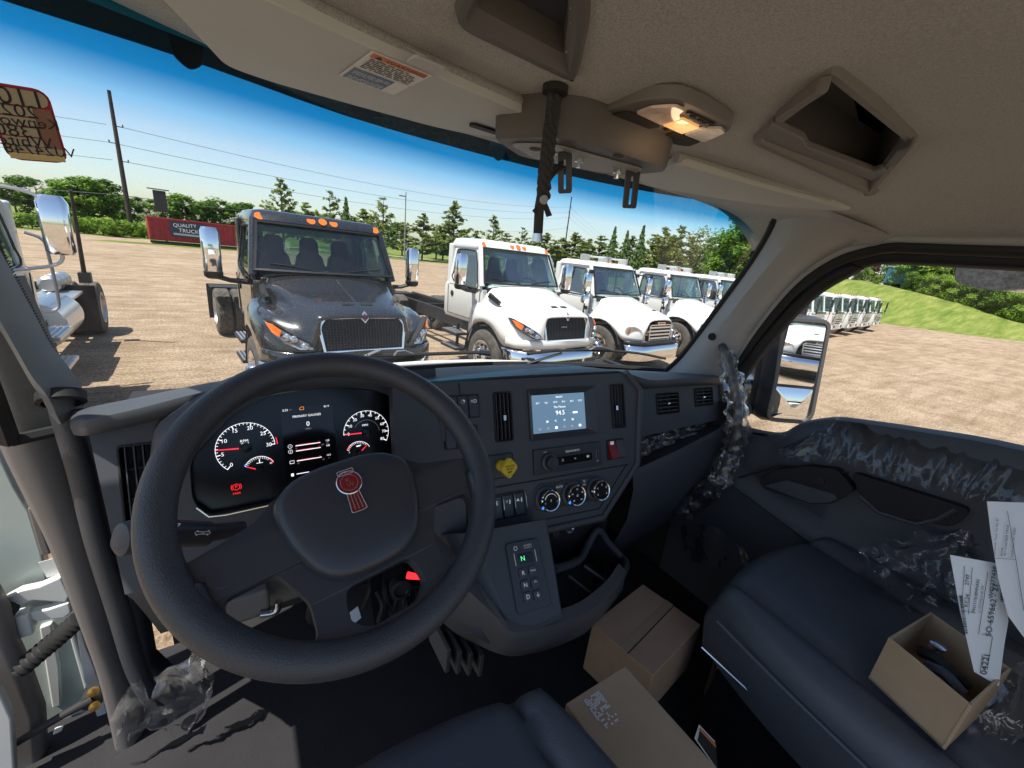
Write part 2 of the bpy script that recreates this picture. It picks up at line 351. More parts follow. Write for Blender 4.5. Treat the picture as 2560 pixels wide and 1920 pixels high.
leaf('leaf_pine', (.11, .16, .04), (.26, .30, .09), .35); leaf('leaf_pale', (.14, .18, .07), (.26, .30, .12)); leaf('leaf_plum', (.07, .035, .03), (.16, .09, .06)); leaf('leaf_spruce', (.06, .11, .035), (.14, .20, .07), .25)
M('bark', (.11, .085, .06), .9, var=.4, vscale=9)
M('wood_pole', (.045, .032, .026), .85, var=.35, vscale=4); M('steel_pole', (.30, .30, .29), .5, metal=.6); M('wire', (.09, .10, .11), .6)
M('white_paint', (.72, .72, .685), .28, coat=.6, var=.03, vscale=1.6); M('black_paint', (.012, .014, .018), .25, coat=.9, var=.5, vscale=60, col2=(.035, .036, .038), vrough=.12, metal=.2)
M('chrome', (.82, .83, .85), .09, metal=1, vrough=.05, vscale=9); M('steel', (.5, .5, .5), .38, metal=.9); M('aluminium', (.62, .63, .64), .32, metal=.85, var=.1)
M('black_trim', (.016, .016, .017), .5); M('tyre', (.030, .029, .028), .85, var=.4, vscale=14, bump=.3, bscale=60); M('tyre_dusty', (.085, .075, .062), .9, var=.45, vscale=8)
M('chassis', (.018, .017, .016), .6, var=.5, vscale=12); M('amber', (.80, .17, .02), .2, coat=.4); M('red_lens', (.45, .02, .02), .2, coat=.3); M('blue_glad', (.02, .25, .5), .4)
M('lamp_inner', (.55, .57, .6), .15, metal=.9, var=.5, vscale=26); M('red_paint', (.30, .012, .022), .5, var=.25, vscale=2); M('navy', (.02, .03, .07), .5)
M('grille_black', (.014, .014, .015), .45, var=.6, vscale=30); M('emblem_red', (.35, .02, .02), .3, coat=.5); M('white_print', (.82, .82, .8), .6); M('cloudy', (.35, .40, .42), .7)
M('brick_far', (.20, .13, .10), .9); M('teal_bin', (.02, .12, .16), .6, var=.3, vscale=3); M('asphalt', (.30, .28, .25), .9, var=.12, vscale=2); M('house_grey', (.34, .35, .37), .8)
glassmat('truck_glass', (.46, .62, .60), .055, dust=.06, dscale=45); glassmat('side_glass', (.45, .58, .56), .16, dust=.05, dscale=40)
glassmat('lens', (.9, .92, .94), .12, dust=.1, dscale=60)
# ================================================================== the ground outside
def flat(name, pts, z, m, kind='structure', parent=None):
    return tag(mk(name, [(x, y, z) for x, y in pts], [list(range(len(pts)))], m), kind=kind)
flat('ground', [(-2500, -2500), (2500, -2500), (2500, 2500), (-2500, 2500)], -.012, 'grass')
flat('gravel_lot', [(-90, -70), (70, -70), (60, -8), (57.3, 4.7), (53.5, 8), (52, 12.7), (49, 24), (43, 50), (32, 64), (20, 63.5), (2, 60), (-14, 57), (-40, 55), (-90, 52)], -.004, 'gravel')
flat('field', [(-400, 60), (-14, 62), (8, 66), (30, 72), (60, 76), (60, 600), (-400, 600)], .004, 'mown')
flat('road', [(-300, 66), (-20, 69), (60, 80), (60, 84.5), (-20, 73.5), (-300, 71)], .012, 'asphalt')
flat('grass_island', [(-9.6, 47.5), (-4, 48.2), (2.5, 49.2), (6, 51), (5, 53), (-9, 50.5)], .006, 'grass')
# the mown bank that rises beyond the far end of the lot
def bank_z(x, y):
    az = atan2(y, x); hm = max(1.3, min(4.4, 1.75+(az-.09)*14)); hm *= max(.05, 1-max(0, az-.36)*3); d = max(0, min(1, (x-52-.25*max(0, 12-y))/21)); return .02+hm*d*d*(3-2*d)
rows = []
for i in range(19):
    t = i/18; row = []
    for ex, ey, oy in ((70, -60, -.1), (60, -8, -.05), (57.3, 4.7, .02), (55.3, 6.3, .04), (53.5, 8, .06), (52.6, 10.4, .09), (52, 12.7, .12), (50.5, 18, .2), (49, 24, .25), (43, 50, .4), (40, 58, .5)):
        d = t**1.5*170; row.append((ex+d, ey+oy*d, bank_z(ex+d, ey+oy*d) if t > 0 else .0))
    rows.append(row)
tag(sheet('bank', rows, 'mown'), kind='structure')

# ================================================================== vegetation
def quadleaf(vs, fs, p, s, up=None, asp=1.0):
    a = Vector((random.gauss(0, 1), random.gauss(0, 1), random.gauss(0, 1))).normalized()
    if up is not None: a = (a*.5+Vector(up)).normalized()
    b = a.orthogonal().normalized(); b.rotate(Quaternion(a, random.uniform(0, 6.28))); c = a.cross(b)
    b = b*s*asp; c = c*s*random.uniform(.6, 1); i = len(vs)
    vs += [p-b-c*.4, p+b*.3-c, p+b+c*.3, p-b*.2+c]; fs.append((i, i+1, i+2, i+3))
def trunk_geo(h, r, lean=.02, limbs=5, spread=.25, z0=.3):
    mb = MB(); pts = [Vector((random.uniform(-lean, lean)*k/4, random.uniform(-lean, lean)*k/4, h*k/4)) for k in range(5)]
    mb.add(*g_tube(pts, [r, r*.8, r*.62, r*.45, r*.2], 7))
    for k in range(limbs):
        a = random.uniform(0, 6.28); z = h*random.uniform(z0, .85); L = spread*random.uniform(.5, 1)
        p0 = Vector((0, 0, z)); p1 = p0+Vector((cos(a)*L*.5, sin(a)*L*.5, L*.35)); p2 = p0+Vector((cos(a)*L, sin(a)*L, L*.8))
        mb.add(*g_tube([p0, p1, p2], [r*.4, r*.25, r*.1], 5))
    return mb
def proto_broad(mat, nb=24, nl=110, w=.36, z0=.10, ls=.027, thin=1.0):
    mb = trunk_geo(.75, .022, limbs=6, spread=w*.9); vs = []; fs = []
    for b in range(nb):
        a = random.uniform(0, 6.28); z = random.uniform(z0, .9); rr_ = w*sqrt(max(.05, 1-((z-.55)/.5)**2))*random.uniform(.3, .85)
        c = Vector((cos(a)*rr_, sin(a)*rr_, z)); br = random.uniform(.08, .15)
        for k in range(int(nl*thin)):
            d = Vector((random.gauss(0, 1), random.gauss(0, 1), random.gauss(0, 1))).normalized(); d.z = d.z*.85
            quadleaf(vs, fs, c+d*br*random.uniform(.4, 1.12), ls*random.uniform(.6, 1.25), up=d*.6+Vector((0, 0, .5)))
    return mb, (vs, fs), mat
def proto_pine(mat, wh=10, w=.30, up=.3, dens=1.0):
    mb = MB(); mb.add(*g_tube([(0, 0, 0), (.008, 0, .5), (0, .006, 1)], [.018, .012, .003], 6)); vs = []; fs = []
    for k in range(wh):
        z = .14+.84*k/(wh-1); L0 = w*(1-z)**.72*1.25+.02
        for j in range(random.randint(4, 6)):
            a = random.uniform(0, 6.28); L = L0*random.uniform(.55, 1.1); zz = z+random.uniform(-.03, .03)
            tip = Vector((cos(a)*L, sin(a)*L, zz+L*up*random.uniform(.3, 1.4))); base = Vector((0, 0, zz))
            mb.add(*g_tube([base, base.lerp(tip, .6)+Vector((0, 0, -.012)), tip], [.005, .0035, .0015], 4))
            n = max(6, int(L*130*dens))
            for q in range(n):
                t = random.uniform(.3, 1.05); p = base.lerp(tip, t)+Vector((random.gauss(0, .018), random.gauss(0, .018), random.gauss(0, .010)))
                quadleaf(vs, fs, p, random.uniform(.014, .032), asp=1.6, up=(0, 0, .6))
    return mb, (vs, fs), mat
def proto_spruce(mat, w=.22):
    mb = MB(); mb.add(*g_tube([(0, 0, 0), (0, 0, .5), (0, 0, 1)], [.016, .010, .002], 6)); vs = []; fs = []
    for k in range(900):
        z = random.uniform(.06, 1)**1.0; r_ = w*(1-z)*(.75+.25*sin(z*70))*random.uniform(.5, 1.1)+.004; a = random.uniform(0, 6.28)
        quadleaf(vs, fs, Vector((cos(a)*r_, sin(a)*r_, z-r_*.25)), random.uniform(.012, .03), up=(cos(a), sin(a), .3))
    return mb, (vs, fs), mat
def proto_bush(mat, nb=10, nl=130, ls=.06):
    mb = trunk_geo(.4, .02, limbs=4, spread=.4); vs = []; fs = []
    for b in range(nb):
        a = random.uniform(0, 6.28); r_ = random.uniform(0, .5); c = Vector((cos(a)*r_, sin(a)*r_, random.uniform(.15, .72-.4*r_))); br = random.uniform(.18, .3)
        for k in range(nl):
            d = Vector((random.gauss(0, 1), random.gauss(0, 1), random.gauss(0, .9))).normalized(); p = c+d*br*random.uniform(.6, 1.05)
            if p.z > 0: quadleaf(vs, fs, p, ls*random.uniform(.5, 1.2), up=d*.8)
    return mb, (vs, fs), mat
def tree_mesh(pr, nm):
    mb, (vs, fs), mat = pr
    t = bpy.data.meshes.new('trunk'); t.from_pydata([tuple(v) for v in mb.v], [], mb.f); t.materials.append(MT['bark'])
    c = bpy.data.meshes.new('crown'); c.from_pydata([tuple(v) for v in vs], [], fs); c.materials.append(MT[mat]); return t, c
PR = {'oak': [tree_mesh(proto_broad('leaf_green'), 'a') for _ in range(3)], 'dark': [tree_mesh(proto_broad('leaf_dark'), 'a') for _ in range(2)],
      'lime': [tree_mesh(proto_broad('leaf_lime', 24, 120, .38, .10), 'a') for _ in range(2)], 'pine': [tree_mesh(proto_pine('leaf_pine', 11, w), 'a') for w in (.36, .42, .32)],
      'sparse': [tree_mesh(proto_pine('leaf_pine', 9, .33, .6, .6), 'a') for _ in range(2)], 'spruce': [tree_mesh(proto_spruce('leaf_spruce', w), 'a') for w in (.30, .34)],
      'pale': [tree_mesh(proto_broad('leaf_pale', 26, 45, .34, .2, .02), 'a')], 'bush': [tree_mesh(proto_bush('leaf_lime'), 'a'), tree_mesh(proto_bush('leaf_green'), 'a')],
      'plum': [tree_mesh(proto_broad('leaf_plum', 20, 120, .36), 'a')],
      'big': [tree_mesh(proto_broad('leaf_lime', 46, 260, .40, .06, .016), 'a'), tree_mesh(proto_broad('leaf_green', 46, 260, .38, .06, .016), 'a')]}
def tree(kind, top, label, group=None, base=0, i=0, wide=1.0, name=None, cat='tree'):
    h = top.z-base; o = thing(name or {'pine': 'pine_tree', 'sparse': 'pine_tree', 'spruce': 'spruce_tree', 'bush': 'shrub'}.get(kind, 'broadleaf_tree'), label, cat, (top.x, top.y, base), group)
    o.rotation_euler = (0, 0, random.uniform(0, 6.28)); o.scale = (h*wide, h*wide, h)
    for nm, me in zip(('trunk', 'crown'), PR[kind][i % len(PR[kind])]):
        c = bpy.data.objects.new(nm, me); COL.objects.link(c); c.parent = o
    return o
G = 'broadleaf trees of the far hedgerow beyond the field'
for i, (x, y, Y, k) in enumerate([(20, 385, 118, 'oak'), (70, 372, 120, 'dark'), (120, 378, 112, 'oak'), (165, 366, 108, 'oak'), (205, 375, 112, 'dark'), (235, 400, 125, 'oak'), (268, 410, 130, 'dark'), (318, 418, 140, 'pale'), (352, 415, 135, 'oak'),
        (395, 408, 132, 'oak'), (430, 422, 135, 'dark'), (470, 420, 138, 'oak'), (505, 426, 140, 'dark'), (540, 430, 142, 'oak'), (575, 440, 150, 'oak'), (640, 445, 155, 'dark'), (700, 452, 155, 'oak'), (770, 462, 155, 'oak'), (850, 470, 155, 'dark')]):
    tree(k, dy(x, y+6, Y), 'broadleaf tree in the far green hedgerow beyond the field', G, i=i, wide=1.5)
for i, (x, y, Y) in enumerate([(185, 455, 60), (215, 462, 58.5), (238, 458, 59.5), (260, 466, 58), (300, 470, 62), (345, 468, 64), (150, 458, 60), (60, 450, 60), (20, 446, 60), (480, 486, 66), (508, 488, 68)]):
    tree('bush', dy(x, y, Y), 'bright green shrub along the far edge of the gravel lot', 'shrubs along the lot edge', i=i, wide=1.15)
PL = [('sparse', 605, 388, 70, 'tall airy pine rising behind the black truck cab roof'), ('sparse', 712, 416, 76, 'thin pale pine behind the centre of the black truck roof'), ('spruce', 747, 427, 72, 'small pointed spruce behind the black truck roof'),
      ('sparse', 828, 430, 74, 'airy pine behind the amber roof corner of the black truck'), ('pine', 915, 462, 70, 'round dense pine beside the tall light pole'), ('pine', 985, 438, 72, 'broad dense pine left of the thin pine, behind the white cab'),
      ('sparse', 1068, 468, 74, 'slender pine over the middle of the first white cab'), ('sparse', 1130, 494, 78, 'low open pine below the hanging braided cable'), ('spruce', 1330, 490, 66, 'leftmost pointed spruce behind the roof racks'), ('spruce', 1357, 498, 70, 'slim spruce second in the group behind the roof racks'),
      ('spruce', 1392, 488, 66, 'tallest spruce in the group behind the roof racks'), ('pine', 1440, 494, 68, 'dense pine between the spruces and the pale tree'), ('pine', 1475, 492, 70, 'dense pine just beside the pale sparse tree'), ('pale', 1515, 482, 66, 'pale sparse broadleaf tree among the pines near the pillar')]
for i, (k, x, y, Y, lb) in enumerate(PL): tree(k, dy(x, y, Y), lb, i=i, wide=1.15 if k == 'pine' else 1.0)
for i, (x, y, Y) in enumerate([(660, 440, 92), (785, 452, 92), (800, 480, 88), (870, 482, 86), (945, 492, 86), (1030, 500, 88), (1095, 506, 86), (1160, 512, 84), (1185, 505, 80), (1215, 515, 82), (1245, 503, 80), (1275, 518, 80), (1300, 512, 78), (1418, 508, 78), (1455, 510, 80), (1500, 515, 76), (1540, 515, 76), (1370, 512, 80), (960, 486, 78), (1200, 520, 74), (1330, 522, 74), (1262, 524, 74)]):
    tree('pine', dy(x, y, Y), 'lower pine filling the belt of pines behind the parked trucks', 'lower pines of the belt behind the trucks', i=i, wide=1.5)
for x, y, Y, k, i, lb in ((1625, 468, 40, 'big', 1, 'big leafy green tree beside the windshield pillar'), (1680, 430, 38, 'big', 1, 'tall dark green tree cut off by the windshield pillar'), (1585, 520, 50, 'big', 0, 'low leafy green tree at the foot of the big tree')):
    tree(k, dy(x, y, Y), lb, i=i, wide=1.25)
# seen through the side window
for i, (x, y, X, wd) in enumerate([(1745, 560, 78, 1), (1790, 556, 76, 1), (1835, 552, 76, 1), (1875, 556, 75, 1), (1960, 548, 79, 1.1), (2000, 530, 78, 1.2), (2040, 518, 77, 1.2), (2085, 515, 76, 1.2), (2130, 512, 76, 1.2), (2180, 515, 75, 1.2), (2230, 520, 74, 1.2), (2290, 530, 74, 1.2), (1985, 585, 73, 1), (2030, 580, 72, 1.1), (2080, 585, 71, 1.1), (2130, 595, 71, 1.1), (2180, 600, 70, 1.1), (2235, 610, 69, 1.1), (1900, 590, 73, .9)]):
    t_ = dx(x, y, X); bz = bank_z(X, t_.y)-.5; tree('big', t_, 'bright leafy tree in the thicket on the grass bank', 'thicket of trees on the bank seen through the side window', base=bz, i=0 if i % 4 else 1, wide=1.05*wd)
tree('plum', dx(1918, 545, 86), 'dark reddish leaved tree above the teal container', base=3, wide=1.2)

# ================================================================== poles and wires
def pole(name, label, base, h, r, m, arms=(), lean=0):
    o = thing(name, label, 'pole', base); b = Vector(base)
    tube('shaft', [b, b+Vector((lean*.5, 0, h*.5)), b+Vector((lean, 0, h))], [r, r*.82, r*.62], m, o, 10)
    for k, (z, s) in enumerate(arms):
        mb = MB(); mb.add(*g_box(b+Vector((s*.3+lean*z/h, 0, z)), (.7, .09, .07))); mb.add(*g_lathe(Fr.axes(b+Vector((s*.62+lean*z/h, 0, z+.05)), (1, 0, 0), (0, 1, 0)), [(.05, 0), (.07, .08), (.03, .2)], 8)); mb.make('crossarm', 'steel_pole' if m == 'steel_pole' else m, o)
    return o
pA = dy(235, 195, 62); hs = [pA.z-3.1, pA.z-4.7, pA.z-6.3, pA.z-9.6]
pole('utility_pole', 'tall dark wooden utility pole rising above the hedgerow', (pA.x, 62, 0), pA.z, .24, 'wood_pole', [(z, 1 if k % 2 == 0 else -1) for k, z in enumerate(hs)])
pB = dy(1235, 425, 112)
pole('utility_pole', 'dark utility pole behind the pines, seen under the mirror bracket', (pB.x, 112, 0), pB.z, .26, 'wood_pole', [(z, 1 if k % 2 == 0 else -1) for k, z in enumerate([pB.z-3.1, pB.z-4.7, pB.z-6.3, pB.z-9.6])])
pC = Vector((640, 190, 0))
for k, z in enumerate(hs):
    for A, B, lb in ((Vector((pA.x+.6*(1 if k % 2 == 0 else -1), 62, z)), Vector((pB.x, 112, pB.z-(pA.z-z))), 'power line sagging between the two utility poles'), (Vector((pB.x, 112, pB.z-(pA.z-z))), Vector((270, 230, 17-k)), 'power line running on past the second utility pole'), (Vector((pA.x-.6, 62, z)), Vector((-220, 20, z)), 'power line leaving the tall pole towards the sticker')):
        L = (B-A).length; pts = [A.lerp(B, t/20)-Vector((0, 0, L*.02*4*(t/20)*(1-t/20))) for t in range(21)]
        w = tube('power_line', pts, .022, 'wire', None, 4); tag(w, lb, 'wire', lb.replace('power line', 'power lines'))
pL = dy(877, 415, 64)
o = pole('light_pole', 'slim steel light pole standing among the pines', (pL.x, 64, 0), pL.z, .11, 'steel_pole')
box('lamp_head', (pL.x-.5, 64, pL.z-.6), (1.0, .3, .14), 'steel_pole', o)
tube('lamp_arm', [(pL.x, 64, pL.z-.55), (pL.x-.6, 64, pL.z-.55)], .04, 'steel_pole', o, 6)
for x, y, Y, h_, lb in ((1343*.3888/DS+1050/DS, 583, 66, 0, 'thin dark post rising through the spruces'), (1555, 523, 62, 0, 'thin pole left of the big leafy tree')):
    p = dy(x, y, Y); pole('post', lb, (p.x, Y, 0), p.z, .07, 'wood_pole')
# floodlight on a short post above the shrubs
p = dy(345, 412, 57); o = thing('sign_post', 'small dark panel on a post beside the utility pole', 'sign', (p.x, 57, 0))
tube('post', [(p.x, 57, 0), (p.x, 57, p.z)], .09, 'wood_pole', o, 8); box('panel', (p.x-.05, 56.85, p.z-1.0), (1.0, .12, 2.0), 'black_trim', o); box('top_bar', (p.x-.1, 56.8, p.z+.1), (1.7, .1, .1), 'wood_pole', o)

# ================================================================== dumpster with its banner
o = thing('roll_off_dumpster', 'red steel roll-off dumpster with a dark truck banner, at the lot edge', 'dumpster', (-3.5, 50.8, 0))
fr = Fr((-6.05, 50.3, 0), 9.5, 0); Lc = 6.6
mb = MB(); mb.add(*g_ring(Fr.axes(fr.P(0, 0, 0), fr.e1, -fr.n), [(0, 0), (Lc, 0), (Lc, 2.3), (0, 2.3)], [(.06, .06), (Lc-.06, .06), (Lc-.06, 2.24), (.06, 2.24)], .35, 2.25)); mb.add(*g_box((Lc/2, .4, -1.15), (Lc, .1, 2.3), fr)); mb.make('container', 'red_paint', o, bevel=.02)
for k in range(9): box('rib', (.12+k*(Lc-.24)/8, 1.28, .05), (.12, 1.8, .1), 'red_paint', o, fr, bevel=.01)
box('top_rail', (Lc/2, 2.25, .03), (Lc+.1, .14, .18), 'red_paint', o, fr, bevel=.02); box('skid', (Lc/2, .2, -.2), (Lc, .2, .2), 'chassis', o, fr)
bn = fprism('banner', fr, rr(1.5, 4.2, .8, 2.12, .02), .12, .14, 'navy', o)
txt('QUALITY', fr, 2.6, 1.82, .42, 'white_print', bn, .145, rot=3); txt('TRUCK', fr, 2.85, 1.36, .46, 'white_print', bn, .145); 
fprism('banner_stripe', fr, [(1.7, .95), (3.9, .9), (4.0, 1.08), (1.7, 1.12)], .141, .146, 'cloudy', bn, bevel=0)
# teal container and the far houses
p = dx(1968, 580, 77); o = thing('skip_container', 'teal open container on the grass bank under the reddish tree', 'container', (77, p.y, p.z-2.2))
box('body', (77, p.y, p.z-1.1), (2.2, 4.2, 2.2), 'teal_bin', o, bevel=.05)
for k in range(5): box('rib', (75.85, p.y-1.8+.9*k, p.z-1.1), (.12, .12, 2.0), 'teal_bin', o, bevel=.01)
box('rim', (77, p.y, p.z+.05), (2.4, 4.4, .12), 'steel', o)
p = dy(1398, 555, 120)
for x, Y, w, lb in ((1398, 118, 7, 'pale grey house half hidden behind the pines and spruces'),):
    p = dy(x*1.0, 545, Y); o = thing('house', lb, 'house', (p.x, Y, 0))
    box('wall', (p.x, Y, 2.6), (w, 6, 5.2), 'house_grey', o, bevel=0)
    mk('roof', [(p.x-w/2-.4, Y-3.3, 5.2), (p.x+w/2+.4, Y-3.3, 5.2), (p.x+w/2+.4, Y+3.3, 5.2), (p.x-w/2-.4, Y+3.3, 5.2), (p.x-w/2-.4, Y, 7.4), (p.x+w/2+.4, Y, 7.4)], [(0, 1, 5, 4), (2, 3, 4, 5), (0, 4, 3), (1, 2, 5), (0, 3, 2, 1)], 'asphalt', o)
    for k in (-2, 0, 2): box('window', (p.x+k, Y-3.01, 3.4), (.9, .06, 1.2), 'navy', o, bevel=0)
# ================================================================== trucks: local axes, x = the truck's own right, y = forward, z = up, origin under the bumper
def wheel(root, x, y, side, r=.51, w=.27, dual=False, dusty=True, chrome=True, tread=False):
    s = side; f = Fr.axes((x, y, r), (0, 1, 0), (0, 0, 1)) if s > 0 else Fr.axes((x, y, r), (0, -1, 0), (0, 0, 1))
    n = 64 if tread else 40; prof = [(r*.60, -w/2), (r*.72, -w/2-.01), (r*.93, -w/2), (r*.985, -w*.42), (r, -w*.3), (r, -w*.12), (r*.985, -w*.1), (r*.985, -w*.06), (r, -w*.04), (r, w*.04), (r*.985, w*.06), (r*.985, w*.1), (r, w*.12), (r, w*.3), (r*.985, w*.42), (r*.93, w/2), (r*.72, w/2+.01), (r*.60, w/2), (r*.57, w/2-.05), (r*.57, -w/2+.05)]
    vs, fs = g_lathe(f, prof, n, caps=False)
    if tread:
        c0 = f.o
        for i, (pr, pw) in enumerate(prof):
            if pr == r:
                for k in range(n):
                    if (k+(i//2)) % 4 == 0:
                        v = vs[i*n+k]; d = v-f.P(0, 0, pw); vs[i*n+k] = v-d*.05
    t = mk('wheel', vs, fs, 'tyre' if not dusty else 'tyre_dusty', root, smooth=35)
    wo = w/2
    rim = lathe('rim', f, [(r*.575, wo-.03), (r*.60, wo+.012), (r*.56, wo+.012), (r*.53, wo-.03), (r*.44, wo-.05 if not dual else -.06), (r*.30, wo-.01 if not dual else -.1), (r*.27, wo-.01 if not dual else -.1), (r*.25, wo+.05 if not dual else -.02), (r*.16, wo+.09 if not dual else .02), (r*.06, wo+.10 if not dual else .03)], 'chrome' if chrome else 'steel', t, 32)
    mb = MB(); hw = wo-.034 if not dual else -.07
    for k in range(10):
        a = 2*pi*k/10; mb.add(*g_lathe(f.off(r*.40*cos(a), r*.40*sin(a), 0), [(.034, hw-.04), (.034, hw+.012)], 10))
    mb.make('hand_holes', 'black_trim', t)
    mb = MB()
    for k in range(10):
        a = 2*pi*(k+.5)/10; mb.add(*g_lathe(f.off(r*.31*cos(a), r*.31*sin(a), 0), [(.016, hw-.0), (.014, hw+.06)], 6))
    mb.make('lug_nuts', 'chrome', t)
    return t
def lerp3(a, b, t): return Vector(a)*(1-t)+Vector(b)*t
def side_ring(root, s, outer, inner, th, m, name='door_frame'):
    n = len(outer); v = [Vector((p[0]*s, p[1], p[2])) for p in outer]+[Vector((p[0]*s, p[1], p[2])) for p in inner]
    vi = [p-Vector((th*s, 0, 0)) for p in v]; fs = []
    for i in range(n):
        j = (i+1) % n
        fs += [(i, j, n+j, n+i), (2*n+i, 3*n+i, 3*n+j, 2*n+j), (i, 2*n+i, 2*n+j, j), (n+i, n+j, 3*n+j, 3*n+i)]
    return mk(name, v+vi, fs, m, root, bevel=.012)
def conv_cab(root, P, paint):
    """cab of a bonneted truck: body, roof, pillars, door frames with panes, wind-screen, rear wall, seats"""
    bw, rw, y0, y1, yb, zs, zb, zw, zt, zr = (P[k] for k in 'bw rw y0 y1 yb zs zb zw zt zr'.split())
    # lower body
    rg = []
    for z, w_ in ((zs, bw-.03), (zs+.1, bw+.01), (zb-.12, bw+.015), (zb, bw)):
        rg.append([Vector(p) for p in ((w_, yb, z), (w_, y0+.02, z), (w_*.6, y0+.10, z), (0, y0+.13, z), (-w_*.6, y0+.10, z), (-w_, y0+.02, z), (-w_, yb, z))])
    mk('cab_body', *g_loft(rg), paint, root, smooth=40)
    # roof
    rg = []
    for z, i_, yf in ((zt-.03, 0, y1+.04), (zt+.02, -.015, y1+.06), (zr-.035, .04, y1-.02), (zr-.008, .14, y1-.14), (zr, .34, y1-.4)):
        w_ = rw+.03-i_; yk = yb+.02+i_*.8
        out = [Vector((x, y, z)) for x, y in rpoly([(w_, yk), (w_, yf-.06), (w_*.5, yf), (-w_*.5, yf), (-w_, yf-.06), (-w_, yk)], .1, 3)]
        rg.append(out)
    mk('roof', *g_loft(rg), paint, root, smooth=45)
    # windscreen surround and pane
    def ws(u, v, d=0):
        w_ = bw*(1-v)+rw*v-.005; bow = .11*(1-v)+.06*v
        return Vector((w_*u, (y0*(1-v)+y1*v)+bow*(1-u*u)+d, zw*(1-v)+zt*v))
    rows = [[ws(-.965+1.93*j/12, .03+.945*i/6, -.005) for j in range(13)] for i in range(7)]
    mk('windscreen', *g_grid(rows), 'truck_glass', root, smooth=60)
    ou = [ws(u, v, .012) for u, v in [(-1+2*k/12, 0) for k in range(13)]+[(1, k/6) for k in range(1, 7)]+[(1-2*k/12, 1) for k in range(1, 13)]+[(-1, 1-k/6) for k in range(1, 6)]]
    inn = [ws(u*.965, .035+.93*v, .008) for u, v in [(-1+2*k/12, 0) for k in range(13)]+[(1, k/6) for k in range(1, 7)]+[(1-2*k/12, 1) for k in range(1, 13)]+[(-1, 1-k/6) for k in range(1, 6)]]
    n = len(ou); mk('screen_surround', ou+inn, [(i, (i+1) % n, n+(i+1) % n, n+i) for i in range(n)], 'black_trim', root, solid=.03)
    for s in (1, -1):
        a = lerp3((bw*s, y0, zw), (rw*s, y1, zt), 0); b = lerp3((bw*s, y0, zw), (rw*s, y1, zt), 1)
        tube('a_pillar', [a+Vector((0, -.03, -.06)), lerp3(a, b, .5)+Vector((0, -.03, 0)), b+Vector((0, -.03, .02))], .055, paint, root, 8)
        def sp(y, z): t = (z-zb)/(zt-zb); return (bw*(1-t)+rw*t+.012, y, z)
        ya = lambda z: y0-.05+(y1-y0)*(z-zb)/(zt-zb)
        yd = yb+.18
        oz = P.get('dip', 0)
        outer = [sp(ya(zb), zb-.01), sp(ya(zb+.2), zb+.2), sp(ya(zt-.05), zt-.05), sp(y1-.12, zt+.02), sp(yd+.1, zt+.02), sp(yd-.02, zt-.06), sp(yd-.04, zb+.25), sp(yd-.04, zb-.01)]
        inner = [sp(ya(zb)-.16, zb+.06-oz), sp(ya(zb+.2)-.10, zb+.24), sp(ya(zt-.1)-.09, zt-.12), sp(y1-.24, zt-.07), sp(yd+.18, zt-.07), sp(yd+.09, zt-.14), sp(yd+.09, zb+.25), sp(yd+.12, zb+.06+.02)]
        d = side_ring(root, s, outer, inner, .05, paint)
        pane = mk('pane', [Vector((p[0]*s-.02*s, p[1], p[2])) for p in inner], [list(range(8))], 'side_glass', d)
        ins = [Vector((p[0]*s+.006*s, p[1], p[2])) for p in inner]
        tube('seal', crom(ins, 2, True), .014, 'black_trim', d, 5, closed=True)
        # rear quarter and rear wall posts
        box('rear_pillar', ((bw+rw)/2*s-.03*s, yb+.07, (zb+zt)/2), (.12, .16, zt-zb+.06), paint, root, bevel=.03)
        # door seam, handle
        loop = [(bw+.022, ya(zb), zb-.02), (bw+.024, y0-.06, zs+.25), (bw+.012, y0-.2, zs+.08), (bw+.012, yd-.02, zs+.08), (bw+.024, yd-.04, zb-.02)]
        tube('door_seam', [Vector((x*s, y, z)) for x, y, z in loop], .007, 'black_trim', root, 4)
        hd = lathe('door_handle', Fr.axes((s*(bw+.012), yd+.13, zb-.2), (0, s, 0), (0, 0, 1)), [(.001, .0), (.05, .0), (.06, .012), (.045, .018), (.001, .012)], 'black_trim', root, 16)
        hd.scale = (1, 1, 1)
    # rear wall with its window
    f = Fr.axes((0, yb, 0), (1, 0, 0), (0, 0, 1)); ww = rw*.70
    ring('rear_wall', f, [(-bw+.05, zb-.02), (bw-.05, zb-.02), (rw-.02, zt), (-rw+.02, zt)], [(-ww, zb+.14), (ww, zb+.14), (ww*.97, zt-.14), (-ww*.97, zt-.14)], -.04, .0, paint, root, bevel=0)
    mk('rear_pane', [f.P(u, v, -.02) for u, v in [(-ww, zb+.14), (ww, zb+.14), (ww, zt-.14), (-ww, zt-.14)]], [(0, 1, 2, 3)], 'side_glass', root)
    for xs in P['seats']:
        rg = []
        for z, w_, d_, yy in ((zb-.35, .24, .10, 0), (zb+.1, .24, .10, -.05), (zb+.30, .20, .09, -.08), (zb+.36, .15, .08, -.09), (zb+.54, .14, .07, -.11), (zb+.60, .09, .04, -.11)):
            rg.append([Vector((xs+x, yb+.42+yy+y, z)) for x, y in rr(-w_, w_, -d_, d_, .07, 3)])
        mk('seat', *g_loft(rg), 'black_trim', root, smooth=50)
    wc = Vector((-.47, y0-.30, zb+.08)); fw = Fr(wc, 180, 40)
    tube('steering_wheel', [fw.P(.22*cos(a*pi/12), .22*sin(a*pi/12), 0) for a in range(24)], .018, 'black_trim', root, 6, closed=True)
    box('dash_panel', (0, y0-.06, zb-.02), (bw*1.85, .25, .14), 'black_trim', root, bevel=.03)
